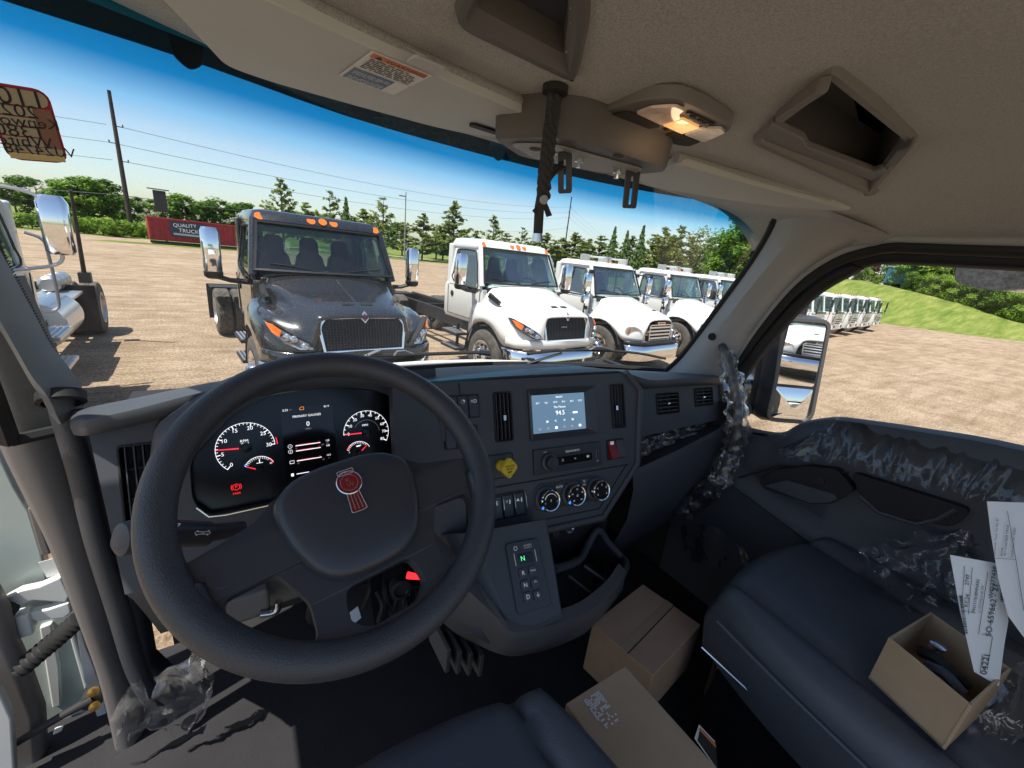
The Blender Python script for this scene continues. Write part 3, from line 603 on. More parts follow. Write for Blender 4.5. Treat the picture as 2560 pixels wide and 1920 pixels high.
def mirror_post(root, s, x, y, z0, z1, style):
    if style == 'tall':
        rg = []
        for z, k in ((z0, .8), (z0+.04, 1), ((z0+z1)/2, 1.04), (z1-.05, 1.02), (z1, .78)):
            rg.append([Vector((x*s+px*k, y+py*k, z)) for px, py in rr(-.10, .10, -.07, .10, .065, 4)])
        m = mk('mirror', *g_loft(rg), 'chrome', root, smooth=50)
        mk('mirror_base', *g_loft([[Vector((x*s+px*k, y+py*k, z)) for px, py in rr(-.10, .10, -.07, .10, .065, 4)] for z, k in ((z0-.06, .7), (z0-.03, 1.02), (z0+.03, 1.06))]), 'black_trim', m, smooth=50)
        tube('arm', [(x*s, y, z0-.02), (x*s-.18*s, y-.03, z0-.08), (x*s-.42*s, y-.12, z0-.10)], [.05, .045, .06], 'black_trim', m, 8, flat=.7)
        mk('mirror_glass', *g_fprism(Fr.axes((x*s, y-.082, (z0+z1)/2), (-1, 0, 0), (0, 0, 1)), rr(-.08, .08, -(z1-z0)/2+.06, (z1-z0)/2-.06, .03), 0, .008), 'chrome', m)
    else:
        A = Vector((s*(x-.36), y-.14, z1+.02)); B = Vector((s*(x-.34), y-.12, z0-.2))
        path = crom([A, A+Vector((.22*s, .1, .02)), Vector((x*s-.06*s, y, z1-.1)), Vector((x*s-.06*s, y, z0)), B+Vector((.16*s, .08, -.02)), B], 5)
        t = tube('mirror_arm', path, .017, 'chassis' if style == 'loop' else 'steel', root, 6)
        for za, zb_, w_ in ((z0+.22, z1-.02, .10), (z0-.06, z0+.14, .10)):
            rg = [[Vector((x*s+px*k, y+.03+py*k, z)) for px, py in rr(-w_, w_, -.04, .09, .04, 4)] for z, k in ((za, .75), (za+.04, 1), (zb_-.05, 1.03), (zb_, .72))]
            mk('mirror', *g_loft(rg), 'chrome', root, smooth=50)
        for q in (A, B): box('arm_clamp', q, (.08, .12, .09), 'black_trim', root, bevel=.015)
def chassis(root, yb, ye, ax, tread=False, dusty=True, tank=True, rear2=None):
    for s in (1, -1):
        mb = MB(); mb.add(*g_box((s*.43, (ye-.9)/2, .93), (.08, abs(ye+.9)-.0, .06))); mb.add(*g_box((s*.46, (ye-.9)/2, .80), (.012, abs(ye+.9), .27))); mb.add(*g_box((s*.43, (ye-.9)/2, .68), (.08, abs(ye+.9), .04))); mb.make('frame_rail', 'chassis', root)
        for a_ in [ax]+([rear2] if rear2 else []):
            wheel(root, s*.92, a_, s, dual=True, tread=tread, dusty=dusty, chrome=False); wheel(root, s*.60, a_, s, dual=True, tread=tread, dusty=dusty, chrome=False)
        mb = MB()
        for k in range(2): mb.add(*g_box((s*(1.0), yb-.1-k*0+.55, .40+k*.32), (.26, .62, .045)))
        for k in range(2): mb.add(*g_box((s*.84, yb+.35+k*.42, .6), (.05, .05, .55)))
        mb.make('step', 'chassis', root)
        for k in range(2):
            for q in range(5): box('step_tread', (s*(.9+q*.05), yb+.45, .428+k*.32), (.022, .6, .02), 'aluminium', root, bevel=0)
    for yy in [yb-.4, (yb+ye)/2, ye+.1]: box('cross_member', (0, yy, .82), (.86, .08, .2), 'chassis', root)
    tube('axle', [(-.9, ax, .51), (.9, ax, .51)], .1, 'chassis', root, 8); tube('drive_shaft', [(0, -1.6, .62), (0, ax, .55)], .05, 'chassis', root, 8)
    if tank:
        lathe('fuel_tank', Fr.axes((.78, yb-.2, .68), (1, 0, 0), (0, 0, 1)), [(.27, 0), (.30, .02), (.30, .95), (.27, .97)], 'aluminium', root, 20)
        box('battery_box', (-.78, yb+.1, .72), (.5, .6, .5), 'chassis', root)
    for k in range(3): tube('air_hose', crom([(-.3+.2*k, yb-.05, 1.25), (-.3+.22*k, yb-.45, 1.05+.05*k), (-.2+.2*k, yb-1.0, .98)], 5), .016, ('wire', 'leaf_green', 'red_lens')[k] if k != 1 else 'blue_glad', root, 5)
def hood_loft(root, ST, paint, name='hood', k=4):
    half = [[Vector((p[0], y, p[1])) for p in pts] for y, pts in ST]
    dense = [crom([h[j] for h in half], k) for j in range(len(half[0]))]
    rows = []
    for i in range(len(dense[0])):
        r_ = crom([dense[j][i] for j in range(len(dense))], 2); rows.append([Vector((-p.x, p.y, p.z)) for p in r_[:0:-1]]+r_)
    return mk(name, *g_grid(rows), paint, root, smooth=32, solid=.02)
def dsym(pts): return list(pts)+[(-x, y) for x, y in pts[::-1]]

# ------------------------------------------------------------------ sharp-nosed medium truck (one black, one white)
def make_vee(name, label, paint, group, tread):
    root = thing(name, label, 'truck', group=group)
    P = dict(bw=1.0, rw=.89, y0=-1.46, y1=-1.76, yb=-2.85, zs=1.02, zb=1.72, zw=1.84, zt=2.49, zr=2.66, seats=(.52, .0, -.5), dip=.12)
    conv_cab(root, P, paint)
    arch = lambda y: .51+sqrt(max(0, .66**2-(y+1.12)**2)) if abs(y+1.12) < .66 else .78
    ST = [(-.075, [(0, 1.435), (.29, 1.435), (.50, 1.415), (.545, 1.375), (.55, 1.27), (.545, 1.14), (.535, 1.02), (.53, .90)]),
          (-.10, [(0, 1.475), (.30, 1.47), (.53, 1.455), (.585, 1.40), (.62, 1.27), (.66, 1.14), (.70, 1.02), (.72, .86)]),
          (-.22, [(0, 1.53), (.32, 1.52), (.57, 1.49), (.64, 1.42), (.70, 1.32), (.80, 1.24), (.90, 1.10), (.93, .86)]),
          (-.40, [(0, 1.585), (.34, 1.57), (.60, 1.53), (.68, 1.46), (.77, 1.38), (.93, 1.34), (1.06, 1.18), (1.09, .86)]),
          (-.55, [(0, 1.62), (.36, 1.605), (.63, 1.56), (.72, 1.49), (.82, 1.42), (1.0, 1.39), (1.12, 1.24), (1.14, .88)]),
          (-.85, [(0, 1.70), (.40, 1.68), (.70, 1.62), (.79, 1.53), (.88, 1.46), (1.04, 1.43), (1.15, 1.30), (1.16, arch(-.85))]),
          (-1.12, [(0, 1.77), (.43, 1.75), (.77, 1.68), (.86, 1.57), (.92, 1.48), (1.05, 1.43), (1.15, 1.32), (1.16, arch(-1.12))]),
          (-1.40, [(0, 1.85), (.47, 1.83), (.84, 1.75), (.93, 1.62), (.98, 1.50), (1.06, 1.42), (1.14, 1.30), (1.15, arch(-1.40))]),
          (-1.52, [(0, 1.88), (.50, 1.86), (.87, 1.78), (.96, 1.64), (1.0, 1.50), (1.06, 1.40), (1.12, 1.26), (1.13, arch(-1.52))]),
          (-1.76, [(0, 1.86), (.50, 1.84), (.80, 1.72), (.92, 1.6), (.98, 1.45), (1.03, 1.3), (1.06, 1.1), (1.07, .62)])]
    hd = hood_loft(root, ST, paint)
    gf = Fr.axes((0, -.10, 0), (-1, 0, 0), (0, .16, 1))      # grille plane, leans back, faces forward (seen with own right at left)
    gf.n = Vector((0, 1, -.16)).normalized(); gf.e1 = Vector((1, 0, 0)); gf.e2 = Vector((0, -.16, 1)).normalized()
    gf.n = Vector((0, 1, .16)).normalized()
    out = [(-.53, 1.0), (.53, 1.0), (.575, 1.30), (.565, 1.36), (.50, 1.45), (.0, 1.462), (-.50, 1.45), (-.565, 1.36), (-.575, 1.30)]
    inn = [(-.50, 1.03), (.50, 1.03), (.535, 1.29), (.525, 1.34), (.475, 1.41), (.0, 1.42), (-.475, 1.41), (-.525, 1.34), (-.535, 1.29)]
    gf.o = Vector((0, .04, 0)); sh = lambda p, w: Vector((p[0], -.06-(p[1]-1.0)*.20+w, p[1]))
    n = len(out)
    vs = [sh(p, -.04) for p in out]+[sh(p, .03) for p in out]+[sh(p, .03) for p in inn]+[sh(p, -.04) for p in inn]; fs = []
    for i in range(n):
        j = (i+1) % n; fs += [(i, j, n+j, n+i), (n+i, n+j, 2*n+j, 2*n+i), (2*n+i, 2*n+j, 3*n+j, 3*n+i), (3*n+i, 3*n+j, j, i)]
    g = mk('grille', vs, fs, 'chrome', root, bevel=.008)
    mk('grille_backing', [sh(p, -.03) for p in inn], [list(range(n))], 'black_trim', g)
    mb = MB()
    for k in range(27):
        x = -.51+1.02*k/26; zt_ = 1.41 if abs(x) < .475 else 1.41-(abs(x)-.475)*1.6
        vsb, fsb = g_box((0, 0, 0), (.011, .012, 1)); mb.add([sh((x+v.x, 1.03+(v.z+.5)*(zt_-1.03)), v.y*1.0) for v in vsb], fsb)
    for k in range(11):
        z = 1.06+.335*k/10; hw = .50+.03*min(1, (z-1.03)/.26)-(max(0, z-1.34)*.6)
        vsb, fsb = g_box((0, 0, 0), (1, .010, .012)); mb.add([sh((v.x*2*hw, z+v.z), v.y-.006) for v in vsb], fsb)
    mb.make('grille_mesh', 'grille_black', g)
    if paint == 'white_paint': mk('grille_badge', *g_box((.03, -.12, 1.24), (.16, .02, .028)), 'chrome', g)
    dm = [(-.0, 1.36), (.062, 1.435), (0, 1.52), (-.062, 1.435)]
    e = mk('emblem', [sh(p, .03) for p in dm]+[sh(p, .06) for p in dm], [(3, 2, 1, 0), (4, 5, 6, 7)]+[(i, (i+1) % 4, 4+(i+1) % 4, 4+i) for i in range(4)], 'chrome', g, bevel=.006)
    d2 = [(p[0]*.72, 1.437+(p[1]-1.437)*.72) for p in dm]; mk('emblem_field', [sh(p, .064) for p in d2], [(0, 1, 2, 3)], 'emblem_red', g)
    mk('emblem_bar', [sh(p, .067) for p in ((-.036, 1.425), (.036, 1.425), (.036, 1.45), (-.036, 1.45))], [(0, 1, 2, 3)], 'black_trim', g)
    # nose panel under the grille
    rows = [[Vector((x, y, z)) for x, y in ((-1.13, -.46), (-1.05, -.26), (-.9, -.13), (-.6, -.035), (0, -.01), (.6, -.035), (.9, -.13), (1.05, -.26), (1.13, -.46))] for z in (.86, .93, 1.005)]
    rows += [[Vector((x*.985, y-.02, 1.02)) for x, y in ((-1.13, -.46), (-1.05, -.26), (-.9, -.13), (-.6, -.04), (0, -.02), (.6, -.04), (.9, -.13), (1.05, -.26), (1.13, -.46))]]
    sheet('nose_panel', rows, paint, root, solid=.03)
    # headlights
    for s in (1, -1):
        q = [(.64, -.02, 1.055), (.80, -.06, 1.05), (.93, -.165, 1.12), (1.03, -.30, 1.20), (1.10, -.46, 1.37), (1.04, -.38, 1.355), (.92, -.235, 1.285), (.78, -.115, 1.20), (.69, -.05, 1.13)]
        h = mk('headlight', [Vector((x*s, y+.015, z)) for x, y, z in q]+[Vector((x*s*.97, y-.08, z)) for x, y, z in q], [list(range(9)), list(range(17, 8, -1))]+[(i, (i+1) % 9, 9+(i+1) % 9, 9+i) for i in range(9)], 'black_trim', root)
        def inset3(k, m_, w, a, b):
            pts = [Vector(p) for p in q]; c = sum(pts, Vector())/9; r_ = [c+(p-c)*.86 for p in pts]
            return [Vector((p.x*s, p.y+w, p.z)) for p in r_]
        am = [(1.035, -.325, 1.235), (1.085, -.42, 1.345), (1.03, -.345, 1.335), (.955, -.225, 1.27), (.975, -.25, 1.19)]
        mk('turn_lens', [Vector((x*s, y+.03, z)) for x, y, z in am], [list(range(5))], 'amber' if paint != 'x' else 'amber', h, solid=.01)
        for cc, r_ in (((.745, -.06, 1.10), .042), ((.84, -.125, 1.18), .045), ((.90, -.17, 1.20), .045)):
            lathe('lamp', Fr.axes((cc[0]*s, cc[1]+.005, cc[2]), (.9, -.45*s, 0), (0, 0, 1)), [(r_, .0), (r_, -.02), (r_*.6, -.035), (.008, -.04)], 'lamp_inner', h, 14)
        mk('lens', inset3(0, 0, .028, 0, 0), [list(range(9))], 'lens', h)
        mk('drl_bar', [Vector((x*s, y+.03, z)) for x, y, z in ((.66, -.02, 1.075), (.80, -.06, 1.07), (.92, -.15, 1.13), (.91, -.14, 1.15), (.79, -.07, 1.09), (.67, -.03, 1.10))], [list(range(6))], 'lamp_inner', h)
        # hood side vent and letters
        vf = Fr.axes((s*.945, -1.30, 1.635), (0, s, -.25), (0, 0, 1)); fprism('side_vent', vf, [(-.02, -.04), (.34, -.05), (.36, .02), (.0, .055)], -.03, .018, 'black_trim', root)
        for k in range(4): box('vent_slat', (.16, -.028+.02*k, .022), (.30, .006, .01), 'chassis', root, vf, bevel=0)
        txt('MV', Fr.axes((s*.978, -1.40, 1.665), (0, s, -.1), (-.25*s, 0, 1)), 0, 0, .10, 'chassis', root, .015, name='model_letters')
        fprism('hood_vent', Fr.axes((s*.12, -.36, 1.58), (1, 0, 0), (0, -1, .35)), [(-.08, -.04), (.08, -.04), (.07, .03), (-.07, .03)], 0, .008, 'black_trim', root)
        wheel(root, s*1.0, -1.12, s, dusty=True)
        mirror_post(root, s, 1.42, -1.62, 1.76, 2.34, 'tall')
        # inner fender liner
        mb = MB(); pts = [(s*1.13, -1.12+.64*cos(a), .51+.64*sin(a)) for a in [k*pi/10 for k in range(11)]]; mb.add(*g_grid([[Vector(p) for p in pts], [Vector((p[0]-.5*s, p[1], p[2])) for p in pts]])); mb.make('wheel_liner', 'chassis', root)
    tube('hood_ridge', [(0, -.16, 1.505), (0, -.6, 1.635), (0, -1.3, 1.825)], .012, paint, root, 6)
    # bumper
    yb_ = lambda x: .10-.32*max(0, (abs(x)-.55)/.6)**2*1.6
    xs = [-1.16+2.32*k/24 for k in range(25)]
    rows = [[Vector((x, yb_(x)+d, z)) for x in xs] for z, d in ((.40, -.10), (.44, -.02), (.60, .0), (.76, -.01), (.80, -.05), (.835, -.10))]
    b = sheet('bumper', rows, 'chrome', root, solid=.03)
    fprism('lower_grille', Fr.axes((0, .102, .56), (-1, 0, 0), (0, 0, 1)), dsym([(.30, -.1), (.36, .1)]), -.01, .012, 'grille_black', b)
    for s in (1, -1):
        fprism('fog_recess', Fr.axes((s*.62, .085, .60), (-1, .12*s, 0), (0, 0, 1)), rr(-.17, .17, -.07, .07, .02), -.01, .012, 'black_trim', b)
        fprism('tow_recess', Fr.axes((s*.93, -.02, .69), (-1, .55*s, 0), (0, 0, 1)), rr(-.12, .12, -.05, .05, .015), -.01, .02, 'chassis', b)
        lathe('fog_lamp', Fr.axes((s*.97, -.03, .69), (-1, .55*s, 0), (0, 0, 1)), [(.035, 0), (.035, .03), (.02, .035)], 'lamp_inner', b, 12)
    for x in (-.82, -.16, 0, .16, .82):
        lathe('marker_lamp', Fr.axes((x, -1.735-.05*abs(x), 2.58-.03*abs(x)), (1, 0, 0), (0, -.8, 1)), [(.06, 0), (.055, .025), (.03, .045), (.004, .05)], 'amber', root, 12)
    for s in (1, -1): tube('wiper', [(s*.15, -1.37, 1.88), (s*.5, -1.42, 1.93), (s*.78, -1.46, 1.95)], .009, 'black_trim', root, 5)
    chassis(root, -2.85, -7.4, -6.1, tread=tread, tank=False)
    fprism('mud_flap', Fr.axes((.78, -6.75, .6), (1, 0, 0), (0, 0, 1)), rr(-.35, .35, -.35, .45, .01), 0, .015, 'black_trim', root)
    fl = MB(); fl.add(*g_box((.86, -5.5, 1.14), (.62, .5, .025))); fl.make('deck_plate', 'chassis', root)
    return root
def place(root, x, y, hd):
    root.location = (x, y, 0); root.rotation_euler = (0, 0, -radians(hd)); return root
def dup(root, label=None, group=None, name=None):
    r = root.copy(); COL.objects.link(r)
    if label: r['label'] = label
    if group: r['group'] = group
    for ch in root.children:
        c = ch.copy(); COL.objects.link(c); c.parent = r
        for g in ch.children:
            d = g.copy(); COL.objects.link(d); d.parent = c
    return r
black = place(make_vee('black_truck', 'black chassis-cab truck with hexagonal chrome grille facing the windshield', 'black_paint', None, True), 1.38, 5.34, 173)
whitev = place(make_vee('white_truck', 'white chassis-cab truck with red diamond badge, beside the black truck', 'white_paint', None, False), 5.08, 5.60, 174.4)

# ------------------------------------------------------------------ round-nosed white truck with roof rack
def make_round(name, label, group):
    root = thing(name, label, 'truck', group=group); paint = 'white_paint'
    P = dict(bw=1.02, rw=.92, y0=-1.42, y1=-1.70, yb=-2.85, zs=.98, zb=1.62, zw=1.72, zt=2.36, zr=2.50, seats=(.5, -.5), dip=.02)
    conv_cab(root, P, paint)
    ay = -1.0; arch = lambda y: .51+sqrt(max(0, .66**2-(y-ay)**2)) if abs(y-ay) < .66 else .78
    ST = [(-.06, [(0, 1.30), (.28, 1.295), (.44, 1.27), (.52, 1.22), (.56, 1.12), (.60, 1.0), (.62, .90), (.62, .80)]),
          (-.16, [(0, 1.40), (.30, 1.39), (.47, 1.35), (.56, 1.28), (.64, 1.17), (.78, 1.08), (.86, .95), (.88, .80)]),
          (-.35, [(0, 1.47), (.32, 1.45), (.51, 1.40), (.60, 1.31), (.70, 1.21), (.92, 1.17), (1.06, 1.02), (1.09, .82)]),
          (-.60, [(0, 1.53), (.35, 1.51), (.56, 1.45), (.65, 1.35), (.76, 1.27), (.98, 1.27), (1.13, 1.14), (1.16, arch(-.6))]),
          (-.90, [(0, 1.60), (.38, 1.58), (.63, 1.51), (.72, 1.40), (.82, 1.32), (1.0, 1.31), (1.15, 1.22), (1.17, arch(-.9))]),
          (-1.20, [(0, 1.67), (.42, 1.65), (.71, 1.57), (.80, 1.44), (.88, 1.34), (1.02, 1.29), (1.15, 1.20), (1.17, arch(-1.2))]),
          (-1.48, [(0, 1.74), (.46, 1.72), (.80, 1.63), (.90, 1.46), (.96, 1.34), (1.04, 1.24), (1.13, 1.12), (1.15, arch(-1.48))]),
          (-1.68, [(0, 1.72), (.46, 1.70), (.78, 1.6), (.92, 1.42), (.98, 1.28), (1.03, 1.14), (1.08, 1.0), (1.09, .70)])]
    hood_loft(root, ST, paint)
    gf = Fr.axes((0, -.03, 0), (-1, 0, 0), (0, -.05, 1))
    g = ring('grille', gf, dsym([(.46, .80), (.50, 1.16), (.44, 1.20)]), dsym([(.435, .83), (.47, 1.15), (.42, 1.175)]), -.06, .05, 'chrome', root)
    mk('grille_backing', [gf.P(u, v, -.04) for u, v in dsym([(.435, .83), (.47, 1.15), (.42, 1.175)])], [list(range(6))], 'black_trim', g)
    for k in range(4):
        v = .87+.085*k; fprism('grille_bar', gf, [(-.44-.03*k/4, v-.024), (.44+.03*k/4, v-.024), (.44+.03*k/4, v+.024), (-.44-.03*k/4, v+.024)], -.03, .04, 'chrome', g, bevel=.01)
    fprism('badge', gf, rr(-.17, .17, 1.20, 1.255, .025), -.02, .055, 'chrome', g); fprism('badge_field', gf, rr(-.13, .13, 1.213, 1.243, .012), .05, .06, 'emblem_red', g)
    for s in (1, -1):
        hf = Fr.axes((s*.84, -.235, 1.0), (s*.88, -.48, 0), (0, 0, 1)) if s > 0 else Fr.axes((s*.84, -.235, 1.0), (.88, .48, 0), (0, 0, 1))
        # face outwards and forwards
        hf.n = Vector((s*.48, .88, .12)).normalized()
        hp = rpoly([(-.23, -.13), (.10, -.15), (.24, -.03), (.22, .11), (-.02, .14), (-.24, .02)], .09, 4); hp = [(u*(1 if s > 0 else -1), v) for u, v in hp]
        h = fprism('headlight', hf, hp, -.1, .045, 'chrome', root, bevel=.01)
        fprism('lamp', hf, [(u*.86, v*.82) for u, v in hp], .04, .05, 'lamp_inner', h, bevel=0)
        fprism('turn_lens', hf, [(s*u, v) for u, v in ((.10, -.08), (.17, -.04), (.16, .05), (.11, .08))], .05, .055, 'amber', h, bevel=0)
        mk('lens', [hf.P(u*.9, v*.88, .058) for u, v in hp], [list(range(len(hp)))], 'lens', h)
        wheel(root, s*1.02, ay, s)
        mirror_post(root, s, 1.34, -1.48, 1.56, 2.22, 'loop')
        mb = MB(); pts = [(s*1.14, ay+.65*cos(a), .51+.65*sin(a)) for a in [k*pi/10 for k in range(11)]]; mb.add(*g_grid([[Vector(p) for p in pts], [Vector((p[0]-.5*s, p[1], p[2])) for p in pts]])); mb.make('wheel_liner', 'chassis', root)
        tube('arch_lip', [(s*1.165, ay+.665*cos(k*pi/12), .51+.665*sin(k*pi/12)) for k in range(1, 12)], .02, 'black_trim', root, 5)
        tube('hood_latch', [(s*1.0, -1.50, 1.30), (s*1.04, -1.36, 1.33)], .016, 'black_trim', root, 5)
        box('window_bar', (s*.965, -2.28, 1.98), (.02, .03, .62), 'black_trim', root)
        fprism('mirror_fairing', Fr.axes((s*1.035, -1.66, 1.2), (0, s, 0), (0, 0, 1)), [(-.02, .25), (.10, -.25), (-.02, -.25)], 0, .01, 'chassis', root)
    fprism('hood_vent', Fr.axes((.0, -.40, 1.49), (1, 0, 0), (0, -1, .28)), [(-.20, -.03), (-.06, -.03), (-.07, .02), (-.19, .02)], 0, .008, 'black_trim', root)
    yb_ = lambda x: .12-.30*max(0, (abs(x)-.6)/.55)**2
    xs = [-1.16+2.32*k/20 for k in range(21)]
    sheet('bumper', [[Vector((x, yb_(x)+d, z)) for x in xs] for z, d in ((.34, -.06), (.37, 0), (.55, .02), (.70, .01), (.73, -.05))], 'chrome', root, solid=.03)
    sheet('bumper_filler', [[Vector((x*.98, yb_(x)-.06, z)) for x in xs] for z in (.72, .81)], 'black_trim', root, solid=.03)
    # roof rack
    for k, (xa, xb) in enumerate(((-.82, -.08), (.08, .82))):
        tube('rack_tube', [(xa, -1.98, 2.60), (xb, -1.98, 2.60)], .022, 'white_paint', root, 8)
        tube('rack_tube', [(xa, -2.12, 2.60), (xb, -2.12, 2.60)], .016, 'white_paint', root, 8)
        for x in (xa, xb): box('rack_bracket', (x, -2.05, 2.56), (.10, .26, .16), 'aluminium', root, bevel=.01)
    for x in (-.66, -.18, 0, .18, .66): lathe('marker_lamp', Fr.axes((x, -1.80, 2.455-.03*abs(x)), (1, 0, 0), (0, .4, 1)), [(.055, 0), (.05, .03), (.02, .06)], 'red_lens' if abs(x) > .5 else 'amber', root, 10)
    st = tube('exhaust_stack', [(1.0, -3.1, .9), (1.0, -3.1, 1.8), (1.0, -3.1, 2.30), (1.0, -3.18, 2.38)], [.10, .12, .12, .12], 'aluminium', root, 14)
    for s in (1, -1): tube('wiper', [(s*.1, -1.33, 1.76), (s*.5, -1.38, 1.80), (s*.8, -1.42, 1.83)], .009, 'black_trim', root, 5)
    chassis(root, -2.85, -7.6, -6.2)
    return root
r1 = place(make_round('white_truck', 'white round-nosed truck with roof rack, beside the white diamond-badged truck', 'round-nosed white trucks in the parked row'), 8.55, 6.15, 173)
place(dup(r1, 'second round-nosed white truck with roof rack, half hidden behind the pillar'), 12.25, 6.6, 173)
place(dup(r1, 'third round-nosed white truck, its roof rack just showing left of the pillar'), 15.9, 7.1, 173)
place(dup(r1, 'round-nosed white truck just above the passenger mirror, left of the flat-fronted ones'), 19.7, 7.6, 173)
for x, y, lb in ((4.6, -13.0, 'round-nosed white truck reflected in the round lower mirror glass'), (8.4, -12.6, 'second round-nosed white truck reflected in the lower mirror glass')):
    place(dup(r1, lb, 'white trucks behind, seen in the mirror'), x, y, 4)

# ------------------------------------------------------------------ flat-fronted white trucks
def make_flat(name, label, group):
    root = thing(name, label, 'truck', group=group); pt = 'white_paint'
    w = 1.03
    rg = []
    for z, f, ww in ((.42, .0, w-.02), (.50, .03, w), (.95, .04, w), (1.36, .02, w)):
        rg.append([Vector((x, y, z)) for x, y in rpoly([(-ww, -1.75), (ww, -1.75), (ww, f-.12), (ww*.8, f), (-ww*.8, f), (-ww, f-.12)], .08, 3)])
    mk('cab_body', *g_loft(rg), pt, root, smooth=40)
    rg = []
    for z, f, ww in ((2.12, -.20, w-.06), (2.20, -.22, w-.06), (2.28, -.34, w-.14), (2.31, -.6, w-.35)):
        rg.append([Vector((x, y, z)) for x, y in rpoly([(-ww, -1.72), (ww, -1.72), (ww, f-.12), (ww*.8, f), (-ww*.8, f), (-ww, f-.12)], .08, 3)])
    mk('roof', *g_loft(rg), pt, root, smooth=40)
    def ws(u, v): return Vector(((w-.05)*u*(1-.04*v), .0-.20*v-.10*u*u, 1.34+.80*v))
    mk('windscreen', *g_grid([[ws(-.93+1.86*j/8, i/4) for j in range(9)] for i in range(5)]), 'truck_glass', root, smooth=60)
    for s in (1, -1):
        tube('pillar', [ws(s, -.02), ws(s, .5), ws(s, 1.02)], .05, pt, root, 7)
        box('rear_post', (s*(w-.03), -1.6, 1.75), (.08, .3, .85), pt, root, bevel=.02)
        mk('side_pane', [(s*(w-.01), -.18, 1.36), (s*(w-.01), -1.45, 1.36), (s*(w-.05), -1.45, 2.12), (s*(w-.05), -.34, 2.12)], [(0, 1, 2, 3)], 'side_glass', root)
        tube('door_seam', [(s*(w+.004), -1.4, 1.4), (s*(w+.004), -1.4, .75), (s*(w+.004), -.25, .75), (s*(w+.004), -.2, 1.34)], .012, 'chassis', root, 4)
        box('bumper_corner', (s*.78, .05, .60), (.50, .10, .30), pt, root, bevel=.04); 
        fprism('lamp_recess', Fr.axes((s*.72, .10, .62), (-1, 0, 0), (0, 0, 1)), rr(-.12, .12, -.06, .06, .01), 0, .012, 'black_trim', root)
        fprism('headlight', Fr.axes((s*.80, .03, .98), (-1, .15*s, 0), (0, 0, 1)), rpoly([(-.14, -.12), (.14, -.14), (.10, .16), (-.14, .2)], .04), -.02, .03, 'lamp_inner', root)
        path = [(s*(w-.02), -.16, 2.1), (s*(w+.18), .1, 2.1), (s*(w+.18), .1, 1.3), (s*(w-.02), -.06, 1.25)]
        tube('mirror_arm', path, .02, 'black_trim', root, 5)
        box('mirror', (s*(w+.2), .1, 1.82), (.20, .08, .40), 'black_trim', root, bevel=.02); box('spot_mirror', (s*(w+.2), .1, 1.48), (.18, .08, .16), 'black_trim', root, bevel=.02)
        wheel(root, s*.9, -.75, s, r=.42); wheel(root, s*.9, -4.3, s, r=.42, dual=True, chrome=False)
        box('frame_rail', (s*.4, -3.2, .75), (.08, 4.6, .2), 'chassis', root)
    for z, hw in ((1.0, .55), (.88, .52), (.77, .5)): box('grille_slot', (0, .045, z), (hw*2, .03, .05), 'black_trim', root)
    fprism('badge', Fr.axes((0, .035, 1.12), (-1, 0, 0), (0, 0, 1)), rr(-.2, .2, -.03, .03, .01), 0, .012, 'steel', root)
    box('bumper_bar', (0, .04, .60), (1.1, .06, .30), pt, root, bevel=.02); box('wiper_cowl', (0, .02, 1.34), (1.7, .05, .07), 'black_trim', root)
    for x in (-.6, 0, .6): box('marker_lamp', (x, -.35, 2.31), (.10, .06, .05), 'red_lens', root)
    return root
f1 = make_flat('flat_front_truck', 'white flat-fronted truck nearest the mirror, behind the whip antenna', 'flat-fronted white trucks at the end of the row')
place(f1, 23.8, 8.45, 173)
for k, lb in enumerate(('second white flat-fronted truck from the mirror', 'third white flat-fronted truck from the mirror', 'fourth white flat-fronted truck from the mirror', 'last white flat-fronted truck, at the far end of the row by the grass')):
    place(dup(f1, lb), 27.1+3.45*k, 8.75+.36*k, 173)

# ------------------------------------------------------------------ white truck at the far side of the black one
lt = dup(r1, 'white truck with chrome mirror, grab bar and steps, past the driver side pillar', 'none'); del lt['group']
lt.name = 'white_truck'
for ch in list(lt.children):
    if ch.name.split('.')[0] in ('rack_tube', 'rack_bracket', 'exhaust_stack', 'mirror_fairing', 'window_bar', 'fuel_tank', 'mirror', 'mirror_arm', 'arm_clamp'):
        for g in list(ch.children): bpy.data.objects.remove(g)
        bpy.data.objects.remove(ch)
lt.matrix_basis = Matrix()
# its own left side carries the things one sees
rg = [[Vector((-1.50+px*k, -1.86+py*k, z)) for px, py in rr(-.115, .115, -.05, .10, .05, 4)] for z, k in ((1.90, .8), (1.94, 1), (2.20, 1.03), (2.42, 1.02), (2.49, .7))]
m_ = mk('mirror', *g_loft(rg), 'chrome', lt, smooth=50)
tube('mirror_arm', crom([(-.98, -1.75, 2.48), (-1.2, -1.8, 2.52), (-1.42, -1.84, 2.46), (-1.5, -1.84, 2.30), (-1.5, -1.84, 1.95), (-1.45, -1.84, 1.80), (-1.2, -1.82, 1.73), (-1.0, -1.8, 1.70)], 4), .018, 'steel', lt, 7)
box('arm_clamp', (-1.04, -1.8, 1.70), (.12, .16, .12), 'black_trim', lt, bevel=.02); box('arm_clamp', (-1.0, -1.8, 2.48), (.1, .14, .1), 'black_trim', lt, bevel=.02)
tube('grab_bar', crom([(-1.03, -2.95, 2.05), (-1.16, -2.98, 1.98), (-1.18, -3.0, 1.80), (-1.18, -3.0, 1.25), (-1.14, -2.97, 1.12), (-1.03, -2.92, 1.10)], 4), .019, 'steel', lt, 7)
lathe('side_tank', Fr.axes((-.80, -3.55, .78), (1, 0, 0), (0, 0, 1)), [(.27, 0), (.32, .04), (.32, 1.15), (.27, 1.19)], 'white_paint', lt, 24)
